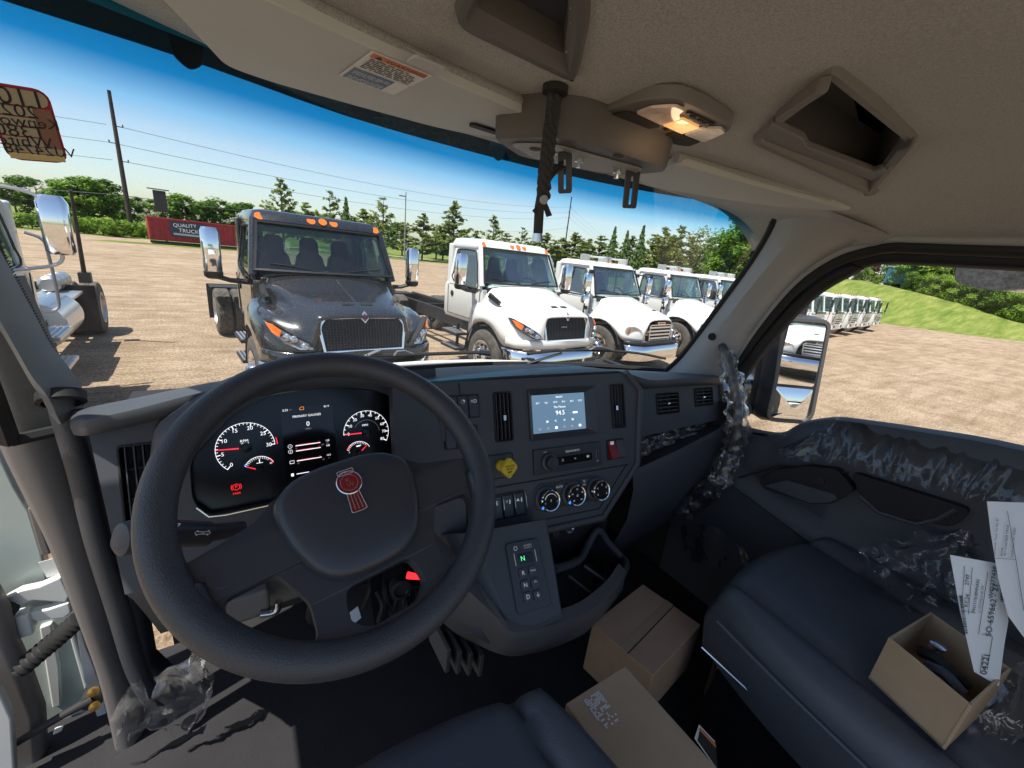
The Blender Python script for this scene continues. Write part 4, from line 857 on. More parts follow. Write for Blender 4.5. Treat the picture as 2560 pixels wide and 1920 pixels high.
for z, y in ((.86, -2.72), (.46, -2.72)):
    st = box('side_step', (-1.12, y, z), (.24, .7, .05), 'aluminium', lt, bevel=.008)
    for q in range(4): box('step_ridge', (-1.20+q*.055, y, z+.03), (.02, .66, .016), 'steel', st, bevel=0)
lathe('air_tank', Fr.axes((-.62, -5.6, 1.10), (1, 0, 0), (0, 0, 1)), [(.10, 0), (.14, .04), (.14, .3), (.13, .31), (.13, .33), (.14, .34), (.14, .6), (.13, .61), (.13, .63), (.14, .64), (.14, .95), (.10, .99)], 'steel', lt, 18)
box('frame_plate', (-.72, -5.2, .95), (.5, 1.5, .04), 'aluminium', lt)
tube('muffler', [(-.35, -3.2, 2.30), (-.35, -4.6, 2.30)], .17, 'white_paint', lt, 16)
tube('intake_duct', [(-.60, -3.1, 1.42), (-.64, -3.7, 1.45), (-.66, -4.0, 1.48)], [.09, .09, .13], 'steel', lt, 12)
tube('door_post', [(-.985, -2.25, 1.66), (-.95, -2.30, 2.32)], .018, 'black_trim', lt, 5)
tube('boom_pole', [(-1.02, -6.0, 1.25), (-1.12, -5.6, 2.66)], [.035, .022], 'wood_pole', lt, 8)
box('boom_foot', (-1.02, -6.03, 1.2), (.16, .18, .18), 'chassis', lt)
for ch in lt.children:
    if ch.name.split('.')[0] == 'wheel' and sum(v.co.y for v in ch.data.vertices)/len(ch.data.vertices) < -4: ch.location.y -= .75
fprism('mud_flap', Fr.axes((-.78, -6.1, .55), (1, 0, 0), (0, 0, 1)), rr(-.33, .33, -.35, .5, .01), 0, .015, 'black_trim', lt)
place(lt, -2.90, 4.55, 176.3)
# ================================================================== our own cab: materials
M('dash_dark', (.056, .062, .072), .55, bump=.25, bscale=900, var=.06, vscale=8); M('dash_grey', (.115, .112, .110), .6, bump=.2, bscale=900, var=.06, vscale=6)
M('trim_grey', (.34, .345, .345), .6, bump=.15, bscale=800, var=.05, vscale=5); M('headliner', (.35, .355, .35), .95, bump=.7, bscale=520, var=.22, vscale=420, detail=2, sheen=.2)
M('visor', (.50, .52, .51), .75, bump=.1, bscale=700, var=.04, vscale=7); M('leather', (.060, .068, .080), .42, bump=.35, bscale=420, var=.12, vscale=5, vrough=.08)
M('wheel_black', (.042, .046, .054), .42, bump=.55, bscale=480, var=.1, vscale=10); M('smooth_black', (.038, .042, .050), .36, vrough=.06, vscale=12); M('gloss_black', (.006, .006, .007), .10)
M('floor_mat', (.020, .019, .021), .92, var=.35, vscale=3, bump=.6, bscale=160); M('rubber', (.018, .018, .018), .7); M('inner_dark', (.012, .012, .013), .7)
M('carton', (.42, .30, .185), .85, var=.10, vscale=9, bump=.15, bscale=60); M('carton_dark', (.36, .245, .16), .85, var=.12, vscale=7); M('tape', (.32, .23, .15), .25); M('paper', (.82, .86, .87), .8, var=.02); M('ink', (.02, .022, .03), .7)
M('label_white', (.70, .70, .68), .6); M('label_orange', (.62, .19, .06), .6); M('label_blue', (.10, .18, .29), .6); M('label_grey', (.45, .46, .46), .6)
M('yellow_tag', (.78, .58, .04), .4); M('red_switch', (.20, .008, .012), .35); M('kw_red', (.26, .008, .02), .25, coat=.6); M('satin_chrome', (.65, .66, .68), .22, metal=1); M('dark_chrome', (.25, .25, .27), .3, metal=.9)
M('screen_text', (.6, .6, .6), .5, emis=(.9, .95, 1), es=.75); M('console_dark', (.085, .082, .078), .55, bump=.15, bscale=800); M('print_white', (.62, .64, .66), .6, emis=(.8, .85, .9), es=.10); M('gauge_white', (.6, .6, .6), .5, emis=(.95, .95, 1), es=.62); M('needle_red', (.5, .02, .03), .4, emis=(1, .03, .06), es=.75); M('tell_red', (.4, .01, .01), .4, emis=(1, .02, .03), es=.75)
M('gauge_blue', (.02, .1, .5), .4, emis=(.05, .3, 1), es=.6); M('tell_amber', (.5, .2, .02), .4, emis=(1, .35, .03), es=.6); M('gauge_dim', (.2, .2, .2), .5, emis=(.6, .6, .65), es=.16); M('screen_black', (.003, .003, .004), .25); M('seg_green', (.02, .4, .1), .4, emis=(.1, 1, .3), es=.7)
M('dome_lens', (.80, .66, .58), .15, var=.25, vscale=45, coat=.5); M('dome_amber', (.85, .48, .22), .15, var=.35, vscale=70, emis=(1, .5, .18), es=.35, coat=.5); M('dome_clear', (.55, .53, .52), .12, var=.35, vscale=45, coat=.5); M('speaker_cloth', (.030, .030, .029), .9, bump=.8, bscale=600)
M('door_paint', (.44, .51, .47), .4, coat=.4, var=.06, vscale=6); M('jamb', (.16, .145, .135), .5, bump=.1, bscale=600); M('tape_red', (.42, .03, .06), .6); M('sticker_tan', (.40, .36, .25), .7); M('sticker_brown', (.24, .13, .09), .7); M('sticker_yel', (.62, .50, .24), .7); M('stitch', (.10, .10, .12), .8)
M('trim_grey2', (.17, .167, .16), .6, bump=.15, bscale=800)
M('brass', (.7, .42, .12), .3, metal=.9); M('cowl', (.020, .020, .021), .7); M('mirror_glass', (.86, .88, .90), .015, metal=1)
filmmat('film', .02, .035, (.97, .98, .99), 22, .55); filmmat('film_dark', .006, .03, (.98, .99, .99), 14, .5); filmmat('film_milky', .075, .05, (.96, .97, .98), 24, .55)
def screen_mat():
    m = bpy.data.materials.new('radio_screen'); m.use_nodes = True; nt = m.node_tree; b = nt.nodes['Principled BSDF']
    b.inputs['Base Color'].default_value = (.02, .025, .03, 1); b.inputs['Roughness'].default_value = .12
    b.inputs['Emission Color'].default_value = (.115, .20, .30, 1); b.inputs['Emission Strength'].default_value = .62; MT['radio_screen'] = m
screen_mat()
glassmat('windshield', (.955, .975, .97), .012, dust=.06, dscale=230, dcol=(.75, .74, .70), band=(.775, .822, .875, .945))
glassmat('door_glass', (.97, .98, .975), .015, dust=.015, dscale=150)

# ================================================================== windshield
def WS(t, s, w=0):
    b = Vector((.57+.90*t, 1.22-.27*t*t, 2.02)); p = Vector((.57+.86*t, .80-.13*t*t, 2.66)); q = b.lerp(p, s); q.y += .05*s*(1-s)*2+w; return q
ws = thing('windshield', 'wide curved windshield with blue shade band and dusty glass', 'windshield', (.57, 1.2, 2.02))
NU, NV = 40, 24
rows = [[WS(-1+2*j/NU, i/NV) for j in range(NU+1)] for i in range(NV+1)]
gp = sheet('pane', rows, 'windshield', ws)
uvl = gp.data.uv_layers.new(name='UVMap')
for lp in gp.data.loops:
    i, j = divmod(lp.vertex_index, NU+1); uvl.data[lp.index].uv = (j/NU, i/NV)
for s_ in (-1, 1):
    if s_ < 0: tube('edge_gasket', [WS(s_, k/12, -.004) for k in range(13)], .012, 'inner_dark', ws, 6)
    else: tube('edge_gasket', [p+Vector((.004, .010, .003)) for p in crom([(1.41, .95, 2.02), (1.408, .89, 2.107), (1.397, .79, 2.306), (1.372, .705, 2.47), (1.34, .66, 2.565), (1.29, .64, 2.605)], 5)], .010, 'inner_dark', ws, 6)
tube('edge_gasket', [WS(-1+2*k/24, .004, -.004) for k in range(25)], .010, 'inner_dark', ws, 6)
# printed dot band at the driver's side edge
mb = MB()
for k in range(75):
    t = k/74; p = dy(-4+116*t, 530+222*t, .992)+Vector((.0022 if k % 2 else 0, 0, 0)); mb.add(*g_lathe(Fr(p, 0, 0), [(.0013, 0), (.0013, .0006)], 6))
dt = mb.make('edge_dots', 'inner_dark', ws); dt['kind'] = 'stuff'

# ================================================================== roof lining
def ceil_z(x, y):
    z = 2.656
    f = max(0, min(1, (y-.22)/.30)); z -= .042*f*f*(3-2*f)
    # centre panel gives way to a side panel along a diagonal fold
    s_ = ((x-.94)*.824-(y-.571)*.567) if True else 0
    if s_ > 0: z -= .05*s_
    e = max(0, (x-1.16)/.30); z -= .075*e**2.2
    if x < .05: z += .10*(.05-x)
    if y > .70: z -= .10*(y-.70)*(1 if x > 0 else 0)
    return z
HOLES = []
def bin_poly(quad, z): return rpoly([(dz(x, y, z).x, dz(x, y, z).y) for x, y in quad], .03, 4)
BINQ = ((1790, 180), (1985, 322), (1890, 405), (1615, 292)); HATQ = ((962, -8), (1255, 142), (1285, 20), (1270, -120), (1040, -140))
ZB1, ZB2 = 2.628, 2.634
HOLES = [inset(bin_poly(BINQ, ZB1), .016), inset(bin_poly(HATQ, ZB2), .016)]
NX, NY = 150, 140
vs = []; fs = []
for i in range(NY+1):
    y = -.22+1.00*i/NY
    for j in range(NX+1): x = -.42+1.90*j/NX; vs.append(Vector((x, y, ceil_z(x, y))))
for i in range(NY):
    for j in range(NX):
        c_ = (-.42+1.90*(j+.5)/NX, -.22+1.00*(i+.5)/NY)
        if not any(inpoly(c_, h) for h in HOLES): fs.append((i*(NX+1)+j, i*(NX+1)+j+1, (i+1)*(NX+1)+j+1, (i+1)*(NX+1)+j))
hl = mk('headliner', vs, fs, 'headliner', None, smooth=70); tag(hl, 'grey cloth roof lining of the cab', kind='structure')
rows2 = [[Vector((-.60+2.30*j/6, -1.2+2.02*i/4, 2.80)) for j in range(7)] for i in range(5)]
tag(sheet('roof', [[Vector((-.55+2.15*j/6, -.24+1.02*i/4, 2.735)) for j in range(7)] for i in range(5)], 'white_paint', None, solid=.02), kind='structure')
# outside sun visor above the glass (dark underside)
_l0 = dz(-260, -84, 2.6); lip = [(_l0.x, _l0.y), (-.17, .759), (-.022, .785), (.181, .852), (.40, .872), (.623, .865), (.84, .832), (1.04, .77), (1.20, .69), (1.294, .631), (1.40, .53)]
K = 1.17
L = crom([Vector((x*K, y*K, 2.4+.2*K)) for x, y in lip], 3)
ev = thing('sun_visor', 'dark exterior sun visor across the top of the windshield', 'visor', (.57, .9, 2.63))
inner = [Vector((p.x*.93+.02, min(p.y-.02, .86-.13*((p.x-.57)/.8)**2), 2.70)) for p in L]
mk('visor_shell', *g_grid([inner, [a.lerp(b, .5)+Vector((0, 0, .012)) for a, b in zip(inner, L)], L, [p+Vector((0, .006, .028)) for p in L], [p+Vector((0, -.01, .10)) for p in inner]]), 'inner_dark', ev, smooth=40)
for x, y in ((405, 100), (1075, 315)):
    p = dy(x, y, .84); f = Fr(p, 0, 12); tb = fprism('bracket', f, rpoly([(-.022, .035), (.022, .03), (.016, -.02), (0, -.032), (-.018, -.018)], .008), -.002, .002, 'dark_teal' if 'dark_teal' in MT else 'cowl', ev)
# header rail behind the glass
tag(mk('header_rail', *g_grid([[WS(-1+2*k/24, .965, -.012) for k in range(25)], [WS(-1+2*k/24, .965, -.05)+Vector((0, 0, -.012)) for k in range(25)], [Vector((WS(-1+2*k/24, .965).x, WS(-1+2*k/24, .965).y-.13, 2.62+.10*max(0, .05-WS(-1+2*k/24, .965).x))) for k in range(25)]]), 'headliner', None, smooth=60, solid=.006), kind='structure')

# ================================================================== inside sun visors
def visor_pair(name, label, pts, notch):
    o = thing(name, label, 'visor', tuple(sum((Vector((x, y, 2.6)) for x, y in pts), Vector())/len(pts)))
    f = Fr.axes((0, 0, 2.600), (1, 0, 0), (0, -1, 0))   # faces down
    poly = rpoly([(x, -y) for x, y in pts], [r_ for r_ in notch], 4)
    fprism('panel', f, poly, -.010, .008, 'visor', o, bevel=.006, seg=3)
    return o, f
v1, vf1 = visor_pair('driver_visor', 'light grey sun visor with orange warning label above the driver', [(-.075, .475), (.06, .512), (.193, .537), (.418, .565), (.455, .585), (.445, .63), (.40, .695), (.36, .728), (.30, .742), (.171, .748), (.06, .748), (.012, .735), (-.03, .60)], [.02, .05, .05, .02, .02, .02, .02, .02, .02, .05, .03, .02, .05])
tube('hinge_bar', [(-.07, .487, 2.606), (.06, .522, 2.606), (.193, .547, 2.606), (.40, .572, 2.606)], .011, 'headliner', v1, 8)
lab = [dz(*p, 2.5915) for p in ((792, 102), (915, 157), (850, 202), (732, 160))]
lf = Fr.axes((lab[3]), (lab[2]-lab[3]), (lab[0]-lab[3])); lw = (lab[2]-lab[3]).length; lh = (lab[0]-lab[3]).dot(lf.e2)
lf.o = lf.o+lf.n*.001
if lf.n.z > 0: lf.n = -lf.n
fprism('warning_label', lf, [(0, 0), (lw, 0), (lw, lh*.45), (0, lh*.45)], 0, .0006, 'label_white', v1, bevel=0); fprism('warning_label', lf, [(0, lh*.47), (lw, lh*.47), (lw, lh), (0, lh)], 0, .0006, 'label_white', v1, bevel=0)
wl = fprism('label_heading', lf, [(.003, lh*.86), (lw-.003, lh*.86), (lw-.003, lh*.975), (.003, lh*.975)], .0007, .001, 'label_orange', v1, bevel=0)
tf = Fr.axes(lf.P(0, 0, .0014), lf.e1, lf.e2); tf.n = lf.n
txt('\u25B2 WARNING', tf, lw*.52, lh*.918, .010, 'ink', v1, .0002)
fprism('label_panel', lf, [(.003, lh*.03), (lw*.74, lh*.03), (lw*.74, lh*.43), (.003, lh*.43)], .0007, .001, 'label_blue', v1, bevel=0)
random.seed(3)
def scribble(fr, u0, u1, v0, v1, n, h, m, parent, w=.0012, seed=1, name='print_line'):
    rnd = random.Random(seed); mb = MB()
    for k in range(n):
        v = v1-(k+.5)*(v1-v0)/n; u = u0
        while u < u1-h:
            L_ = rnd.uniform(h*1.5, h*6); L_ = min(L_, u1-u); mb.add([fr.P(u, v-h/2, w), fr.P(u+L_, v-h/2, w), fr.P(u+L_, v+h/2, w), fr.P(u, v+h/2, w)], [(0, 1, 2, 3)]); u += L_+h*.9
            if rnd.random() < .04 and u > (u0+u1)*.6: break
    o = mb.make(name, m, parent); o['kind'] = 'stuff'; return o
scribble(lf, .006, lw-.006, lh*.50, lh*.85, 7, .0022, 'ink', v1, .0012, 1); scribble(lf, .006, lw*.70, lh*.24, lh*.37, 3, .0018, 'label_white', v1, .0013, 2); scribble(lf, .006, lw*.70, lh*.05, lh*.18, 3, .0018, 'label_white', v1, .0013, 3)
fprism('clip_pad', lf.off(0, 0, 0), rr(lw*.48, lw*1.02, lh*1.08, lh*1.30, .004), -.001, .0015, 'label_grey', v1, bevel=0)
mc = dz(1048, 278, 2.590); fm = Fr.axes(mc, (1, .05, 0), (0, -1, 0)); fprism('finger_notch', fm, rr(-.028, .028, -.008, .008, .007), -.001, .002, 'inner_dark', v1, bevel=0)
v2, vf2 = visor_pair('passenger_visor', 'light grey sun visor above the passenger side, beside the pillar', [(.70, .545), (.93, .515), (1.181, .470), (1.26, .452), (1.27, .478), (1.21, .565), (1.186, .590), (1.05, .66), (.90, .715), (.83, .728), (.76, .70)], [.02]*11)
tube('hinge_bar', [(.70, .555, 2.606), (.93, .523, 2.606), (1.18, .478, 2.606)], .010, 'headliner', v2, 8)

# ================================================================== overhead console, mirror bracket, cable bundle
oc = thing('overhead_console', 'dark plastic console block on the roof above the windshield centre', 'console', (.52, .56, 2.58))
f = Fr.axes((0, 0, 0), (1, 0, 0), (0, -1, 0))
bot = rpoly([(.335, -.600), (.375, -.520), (.42, -.495), (.60, -.490), (.625, -.510), (.615, -.565), (.59, -.62), (.42, -.655)], .016, 3)
rg = [[Vector((.5+(u-.5)*k, .56+(-v-.56)*k, z)) for u, v in bot] for z, k in ((2.626, 1.03), (2.606, 1.02), (2.582, 1.01), (2.566, 1.0), (2.562, .98))]
mk('shell', *g_loft(rg), 'console_dark', oc, smooth=38)
fprism('underside_plate', Fr.axes((0, 0, 2.5615), (1, 0, 0), (0, -1, 0)), rpoly([(.36, -.595), (.40, -.535), (.585, -.52), (.60, -.55), (.575, -.605), (.44, -.635)], .02), 0, .002, 'trim_grey', oc)
for x, y in ((850+1255*.3888, 958*.3888), (850+1790*.3888, 1000*.3888)):
    p = onz(x, y, 2.5590); lathe('screw_hole', Fr.axes(p, (1, 0, 0), (0, -1, 0)), [(.009, .0), (.009, .001)], 'inner_dark', oc, 12)
br = thing('mounting_bracket', 'black slotted metal bracket hanging under the overhead console', 'bracket', (.54, .56, 2.55))
PB = lambda x, y, Y: ony(850+x*.3888, y*.3888, Y)
fp = Fr.axes((0, 0, 2.556), (1, -.12, 0), (-.12, -1, 0))
pl = [PB(1520, 960, .55), PB(1945, 1085, .55)]
prism('plate', [PB(1440, 975, .55), PB(1945, 1090, .55), PB(1945, 1090, .55)+Vector((0, .035, 0)), PB(1440, 975, .55)+Vector((0, .035, 0))], (0, 0, .003), 'smooth_black', br, bevel=0)
prism('plate_face', [PB(1530, 985, .553), PB(1860, 1105, .553), PB(1860, 1105, .59), PB(1540, 985, .59)], (0, 0, .002), 'satin_chrome', br, bevel=0)
for q in ([(1435, 980), (1522, 968), (1490, 1242), (1403, 1246)], [(1862, 1088), (1950, 1100), (1903, 1342), (1815, 1338)]):
    P4 = [PB(x, y, .55) for x, y in q]; f4 = Fr.axes(P4[3], P4[2]-P4[3], P4[0]-P4[3]); w_ = (P4[2]-P4[3]).length; h_ = (P4[0]-P4[3]).length
    arm = ring('slotted_arm', f4, rr(0, w_, 0, h_, .004), rr(w_*.40, w_*.58, h_*.10, h_*.82, .0022), -.0015, .0015, 'smooth_black', br)
for x, y in ((1540, 1015), (1785, 1090)):
    p = PB(x, y, .56); lathe('bolt', Fr.axes(p, (1, 0, 0), (0, -1, 0)), [(.007, 0), (.007, .006), (.004, .007), (.004, .014)], 'satin_chrome', br, 8)
cb = thing('cable_bundle', 'black braided cable bundle hanging from a roof hole with loose plug', 'cable', tuple(PB(1380, 605, .5)))
path = crom([PB(1382, 600, .5), PB(1372, 720, .5), PB(1352, 850, .5), PB(1335, 1000, .5), PB(1318, 1130, .5), PB(1308, 1270, .5)], 6)
for k in range(3):
    pp = []
    for i, p in enumerate(path):
        a = i*.85+k*2.094; pp.append(p+Vector((cos(a)*.0055, .002*sin(a), sin(a)*.003)))
    tube('strand', pp, .0062, 'rubber', cb, 7)
lathe('grommet', Fr.axes(PB(1380, 612, .5)+Vector((0, 0, .004)), (1, 0, 0), (0, -1, 0)), [(.017, -.006), (.017, .002), (.010, .003)], 'inner_dark', cb, 16)
prism('tape_tail', [PB(1290, 1300, .497), PB(1240, 1355, .497), PB(1262, 1378, .497), PB(1310, 1330, .497)], (0, .002, 0), 'rubber', cb, bevel=0); prism('tape_tail', [PB(1305, 1310, .497), PB(1330, 1300, .497), PB(1365, 1385, .497), PB(1332, 1395, .497)], (0, .002, 0), 'rubber', cb, bevel=0)
tube('sleeve', [PB(1300, 1230, .5), PB(1282, 1330, .5), PB(1273, 1500, .5)], .0068, 'rubber', cb, 8)
tube('plug', [PB(1270, 1500, .5), PB(1268, 1552, .5)], [.007, .0085], 'satin_chrome', cb, 10)
lathe('tape_end', Fr(PB(1305, 1285, .492), 0, 0), [(.006, 0), (.006, .004)], 'trim_grey', cb, 10)
tube('side_lead', crom([PB(1318, 1180, .5), PB(1360, 1110, .52), PB(1430, 1045, .55)], 5), .0028, 'rubber', cb, 6); tube('side_lead', crom([PB(1325, 1195, .5), PB(1375, 1120, .52), PB(1440, 1075, .55)], 5), .0028, 'rubber', cb, 6)

# ================================================================== dome lamp
dl = thing('dome_lamp', 'lit roof reading lamp with speaker grilles beside the console', 'lamp', tuple(dz(1440, 260, 2.645)))
DZ = 2.612
cr4 = lambda x, y: onz(1500+x/6.1444, 220+y/6.1444, DZ)
o0 = cr4(1000, 480); fd = Fr.axes(o0, cr4(1500, 760)-cr4(700, 330), cr4(1000, 200)-cr4(1000, 700))
if fd.n.z > 0: fd.n = -fd.n
cu4 = lambda *pts: [((cr4(x, y)-o0).dot(fd.e1), (cr4(x, y)-o0).dot(fd.e2)) for x, y in pts]
outl = cu4((40, 310), (560, 160), (900, 105), (1250, 120), (1600, 270), (2040, 540), (1990, 640), (1340, 850), (1120, 800), (60, 380))
fprism('bezel', fd, rpoly(outl, .012, 3), -.014, .004, 'trim_grey2', dl, bevel=.003)
lens = cu4((565, 280), (800, 190), (1180, 165), (1320, 230), (1240, 300), (1260, 370), (960, 468)); fprism('lens', fd, rpoly(lens, .004), .005, .009, 'dome_lens', dl, bevel=.001)
fprism('lit_lens', fd, rpoly(cu4((975, 468), (1290, 375), (1550, 510), (1280, 610)), .003), .005, .009, 'dome_amber', dl, bevel=.001)
fprism('lens', fd, rpoly(cu4((1310, 620), (1560, 530), (1880, 515), (1945, 590), (1620, 745)), .004), .005, .009, 'dome_clear', dl, bevel=.001)
fprism('switch_recess', fd, rpoly(cu4((1310, 310), (1390, 295), (1790, 480), (1760, 510), (1640, 500)), .004), .005, .0065, 'inner_dark', dl, bevel=0)
for a, b in (((1380, 330), (1490, 385)), ((1500, 390), (1590, 440)), ((1600, 445), (1700, 470))): fprism('rocker', fd, cu4(a, (b[0], b[1]-25), (b[0]-10, b[1]+30), (a[0]+15, a[1]+45)), .006, .010, 'dash_grey', dl)
for q in (((130, 345), (400, 285), (500, 300), (945, 500), (920, 525), (620, 570)), ((900, 690), (1160, 610), (1560, 760), (1370, 830), (1180, 800))): fprism('speaker_grille', fd, rpoly(cu4(*q), .006), .005, .007, 'speaker_cloth', dl, bevel=0)
lathe('microphone', Fr.axes(cr4(1030, 567)+fd.n*.006, fd.e1, fd.e2*(1 if fd.e1.cross(fd.e2).dot(fd.n) > 0 else -1)), [(.004, -.001), (.004, .001)], 'inner_dark', dl, 10)
bulb = bpy.data.lights.new('dome_bulb', 'POINT'); bulb.energy = .03; bulb.color = (1, .62, .35); bulb.shadow_soft_size = .02
bo = bpy.data.objects.new('dome_bulb', bulb); bo.location = cr4(1280, 500)+Vector((0, 0, -.03)); link(bo, dl)

# ================================================================== roof storage bins
def bin_(name, label, quad, lipq, z):
    pts = [dz(x, y, z) for x, y in quad]; c = sum(pts, Vector())/len(pts); o = thing(name, label, 'storage bin', tuple(c))
    f = Fr.axes(c, (1, 0, 0), (0, -1, 0)); uvp = [(p.x-c.x, -(p.y-c.y)) for p in pts]
    area = sum(uvp[i][0]*uvp[(i+1) % len(uvp)][1]-uvp[(i+1) % len(uvp)][0]*uvp[i][1] for i in range(len(uvp)))
    if area < 0: uvp = uvp[::-1]
    out_ = rpoly(uvp, .03, 4); mid = inset(out_, .014); inn = inset(out_, .024); deep = inset(out_, .036)
    n = len(out_)
    class Q_:
        def P(self, u, v, w): x, y = c.x+u, c.y-v; return Vector((x, y, ceil_z(x, y)-w))
    f = Q_()
    vs = [f.P(u, v, -.006) for u, v in out_]+[f.P(u, v, .008) for u, v in inset(out_, .006)]+[f.P(u, v, .008) for u, v in mid]+[f.P(u, v, -.004) for u, v in inn]+[f.P(u, v, -.075) for u, v in deep]
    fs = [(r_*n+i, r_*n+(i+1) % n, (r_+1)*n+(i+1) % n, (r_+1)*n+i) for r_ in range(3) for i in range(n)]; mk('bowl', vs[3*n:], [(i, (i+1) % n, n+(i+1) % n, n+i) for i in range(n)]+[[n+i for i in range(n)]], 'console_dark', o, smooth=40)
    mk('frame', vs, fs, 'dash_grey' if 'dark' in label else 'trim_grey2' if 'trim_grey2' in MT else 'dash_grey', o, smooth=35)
    return o, f, uvp, c
b1, bf, buv, bc = bin_('roof_bin', 'grey moulded storage pocket recessed in the roof, passenger side', BINQ, None, ZB1)
zb_ = 2.622
q = [dz(x, y, zb_) for x, y in ((1650, 285), (1705, 312), (1712, 330), (1870, 395), (1875, 385), (1905, 385), (1880, 402), (1860, 408), (1640, 318))]
q = [dz(x, y, zb_) for x, y in ((1665, 268), (1735, 302), (1745, 320), (1885, 372), (1905, 366), (1925, 372), (1897, 398), (1643, 302))]
prism('retainer_lip', q, (0, 0, .012), 'trim_grey2', b1, bevel=.003)
q = [dz(x, y, zb_+.002) for x, y in ((1672, 262), (1760, 205), (1790, 200), (1745, 228), (1690, 268))]; prism('end_shelf', q, (0, 0, .02), 'trim_grey2', b1, bevel=.003)
q = [dz(x, y, zb_+.004) for x, y in ((1935, 330), (1965, 318), (1968, 322), (1925, 372), (1905, 366))]; prism('end_shelf', q, (0, 0, .02), 'dash_grey', b1, bevel=.003)
b2, bf2, buv2, bc2 = bin_('roof_hatch', 'dark rounded roof pocket at the top of the picture', HATQ, None, ZB2)
q = [dz(x, y, ZB2+.012) for x, y in ((1000, -10), (1215, 98), (1240, 90), (1252, -20), (1240, -110), (1070, -120))]; prism('inner_lid', q, (0, 0, .01), 'dash_dark', b2, bevel=.004)

# ================================================================== pillars and side walls
Gp = [(1.41, .95, 2.02), (1.408, .89, 2.107), (1.397, .79, 2.306), (1.372, .705, 2.47), (1.34, .66, 2.565), (1.29, .64, 2.605), (1.22, .62, 2.615)]
Mp = [(1.385, .84, 2.02), (1.385, .81, 2.12), (1.37, .735, 2.30), (1.345, .65, 2.45), (1.325, .585, 2.545), (1.30, .535, 2.585), (1.24, .52, 2.60)]
Dp = [(1.47, .765, 2.02), (1.468, .745, 2.10), (1.455, .685, 2.27), (1.445, .61, 2.42), (1.44, .53, 2.505), (1.44, .45, 2.543), (1.42, .40, 2.552)]
Gc, Mc, Dc = crom(Gp, 5), crom(Mp, 5), crom(Dp, 5)
rows = []
for g, m_, d in zip(Gc, Mc, Dc):
    q1 = g.lerp(m_, .5)+Vector((-.004, -.004, 0)); q2 = m_.lerp(d, .5)+Vector((-.018, -.010, -.004)); rows.append([g+Vector((.02, .03, 0)), g, q1, m_, q2, d, d+Vector((.03, .02, 0))])
ap = tag(sheet('pillar', rows, 'trim_grey', None, smooth=50), 'grey moulded windshield pillar trim on the passenger side', kind='structure')
lathe('screw_cover', Fr.axes(dx(1538, 727, 1.375), (.5, -.85, 0), (0, 0, 1)), [(.013, 0), (.013, .004), (.009, .004), (.008, -.002), (.002, -.002)], 'inner_dark', ap, 16)
# door opening seals above the side window
DO = [Vector(p) for p in Dc]+[Vector((1.44, y, 2.553)) for y in (.3, .15, 0, -.2, -.5)]
ds = thing('passenger_door', 'passenger door with window, dark inner panel and film-wrapped top', 'door', (1.45, .2, 1.3))
tag(tube('door_seal', [p+Vector((.012, 0, -.004)) for p in DO], .012, 'trim_grey'), kind='structure')
tag(tube('door_gasket', [p+Vector((.022, -.006, -.022)) for p in DO], .017, 'inner_dark'), kind='structure')
# B: the door itself
wf = [Vector((1.50, p.y-.028 if i < 22 else p.y, p.z-.040)) for i, p in enumerate(DO)]
tube('window_frame', wf, .024, 'inner_dark', ds, 8)
gl = [(.74, 1.90), (.735, 2.06), (.655, 2.235), (.59, 2.37), (.52, 2.45), (.43, 2.50), (.3, 2.515), (-.6, 2.515), (-.6, 1.90)]
mk('pane', [(1.505, y, z) for y, z in gl], [list(range(len(gl)))], 'door_glass', ds)
DF = Fr.axes((1.42, 0, 0), (0, -1, 0), (0, 0, 1))
sill = crom([(1.50, .78, 1.885), (1.49, .64, 1.902), (1.485, .52, 1.930), (1.48, .467, 1.990), (1.48, .403, 2.032), (1.48, .35, 2.050), (1.48, .207, 2.080), (1.48, .047, 2.105), (1.48, -.3, 2.12), (1.48, -.7, 2.12)], 6)
def inn_(p, dx_, dz_): return Vector((p.x-dx_, p.y, p.z-dz_))
rows = [[inn_(p, 0, .35) for p in sill], [inn_(p, 0, .0) for p in sill], [inn_(p, .02, -.010) for p in sill], [inn_(p, .055, -.004) for p in sill], [inn_(p, .078, .03) for p in sill], [inn_(p, .082, .14) for p in sill],
        [Vector((1.41, p.y, 1.80-.18*(.6-p.y))) for p in sill], [Vector((1.375, p.y, 1.765-.20*(.6-p.y))) for p in sill], [Vector((1.372, p.y, 1.735-.20*(.6-p.y))) for p in sill], [Vector((1.41, p.y, 1.71-.20*(.6-p.y))) for p in sill], [Vector((1.42, p.y, 1.15)) for p in sill]]
sheet('inner_panel', rows, 'dash_dark', ds, smooth=45)
dd = lambda *pts: [DF.uv(x*DS, y*DS) for x, y in pts]
hr = rpoly(dd((1655, 1030), (1690, 1008), (1760, 999), (1825, 1006), (1862, 1050), (1815, 1078), (1770, 1080), (1668, 1048)), .012, 3)
fprism('handle_recess', DF, hr, .02, .055, 'inner_dark', ds)
fprism('door_handle', DF, rpoly(dd((1672, 1040), (1720, 1028), (1820, 1056), (1830, 1066), (1812, 1074), (1770, 1076)), .006, 3), .05, .066, 'dash_dark', ds, bevel=.004)
lathe('lock_knob', DF.off(*dd((1788, 1030))[0], .05), [(.012, 0), (.012, .01), (.006, .011)], 'rubber', ds, 12)
fprism('pull_pocket', DF, rpoly(dd((1850, 1012), (2110, 1092), (2068, 1130), (2000, 1115), (1900, 1100), (1868, 1060)), .02, 3), .02, .045, 'inner_dark', ds)
tube('pocket_edge', [DF.P(u, v, .046) for u, v in dd((1868, 1062), (1910, 1098), (1990, 1122), (2035, 1112), (2075, 1090))], .005, 'dash_dark', ds, 6)
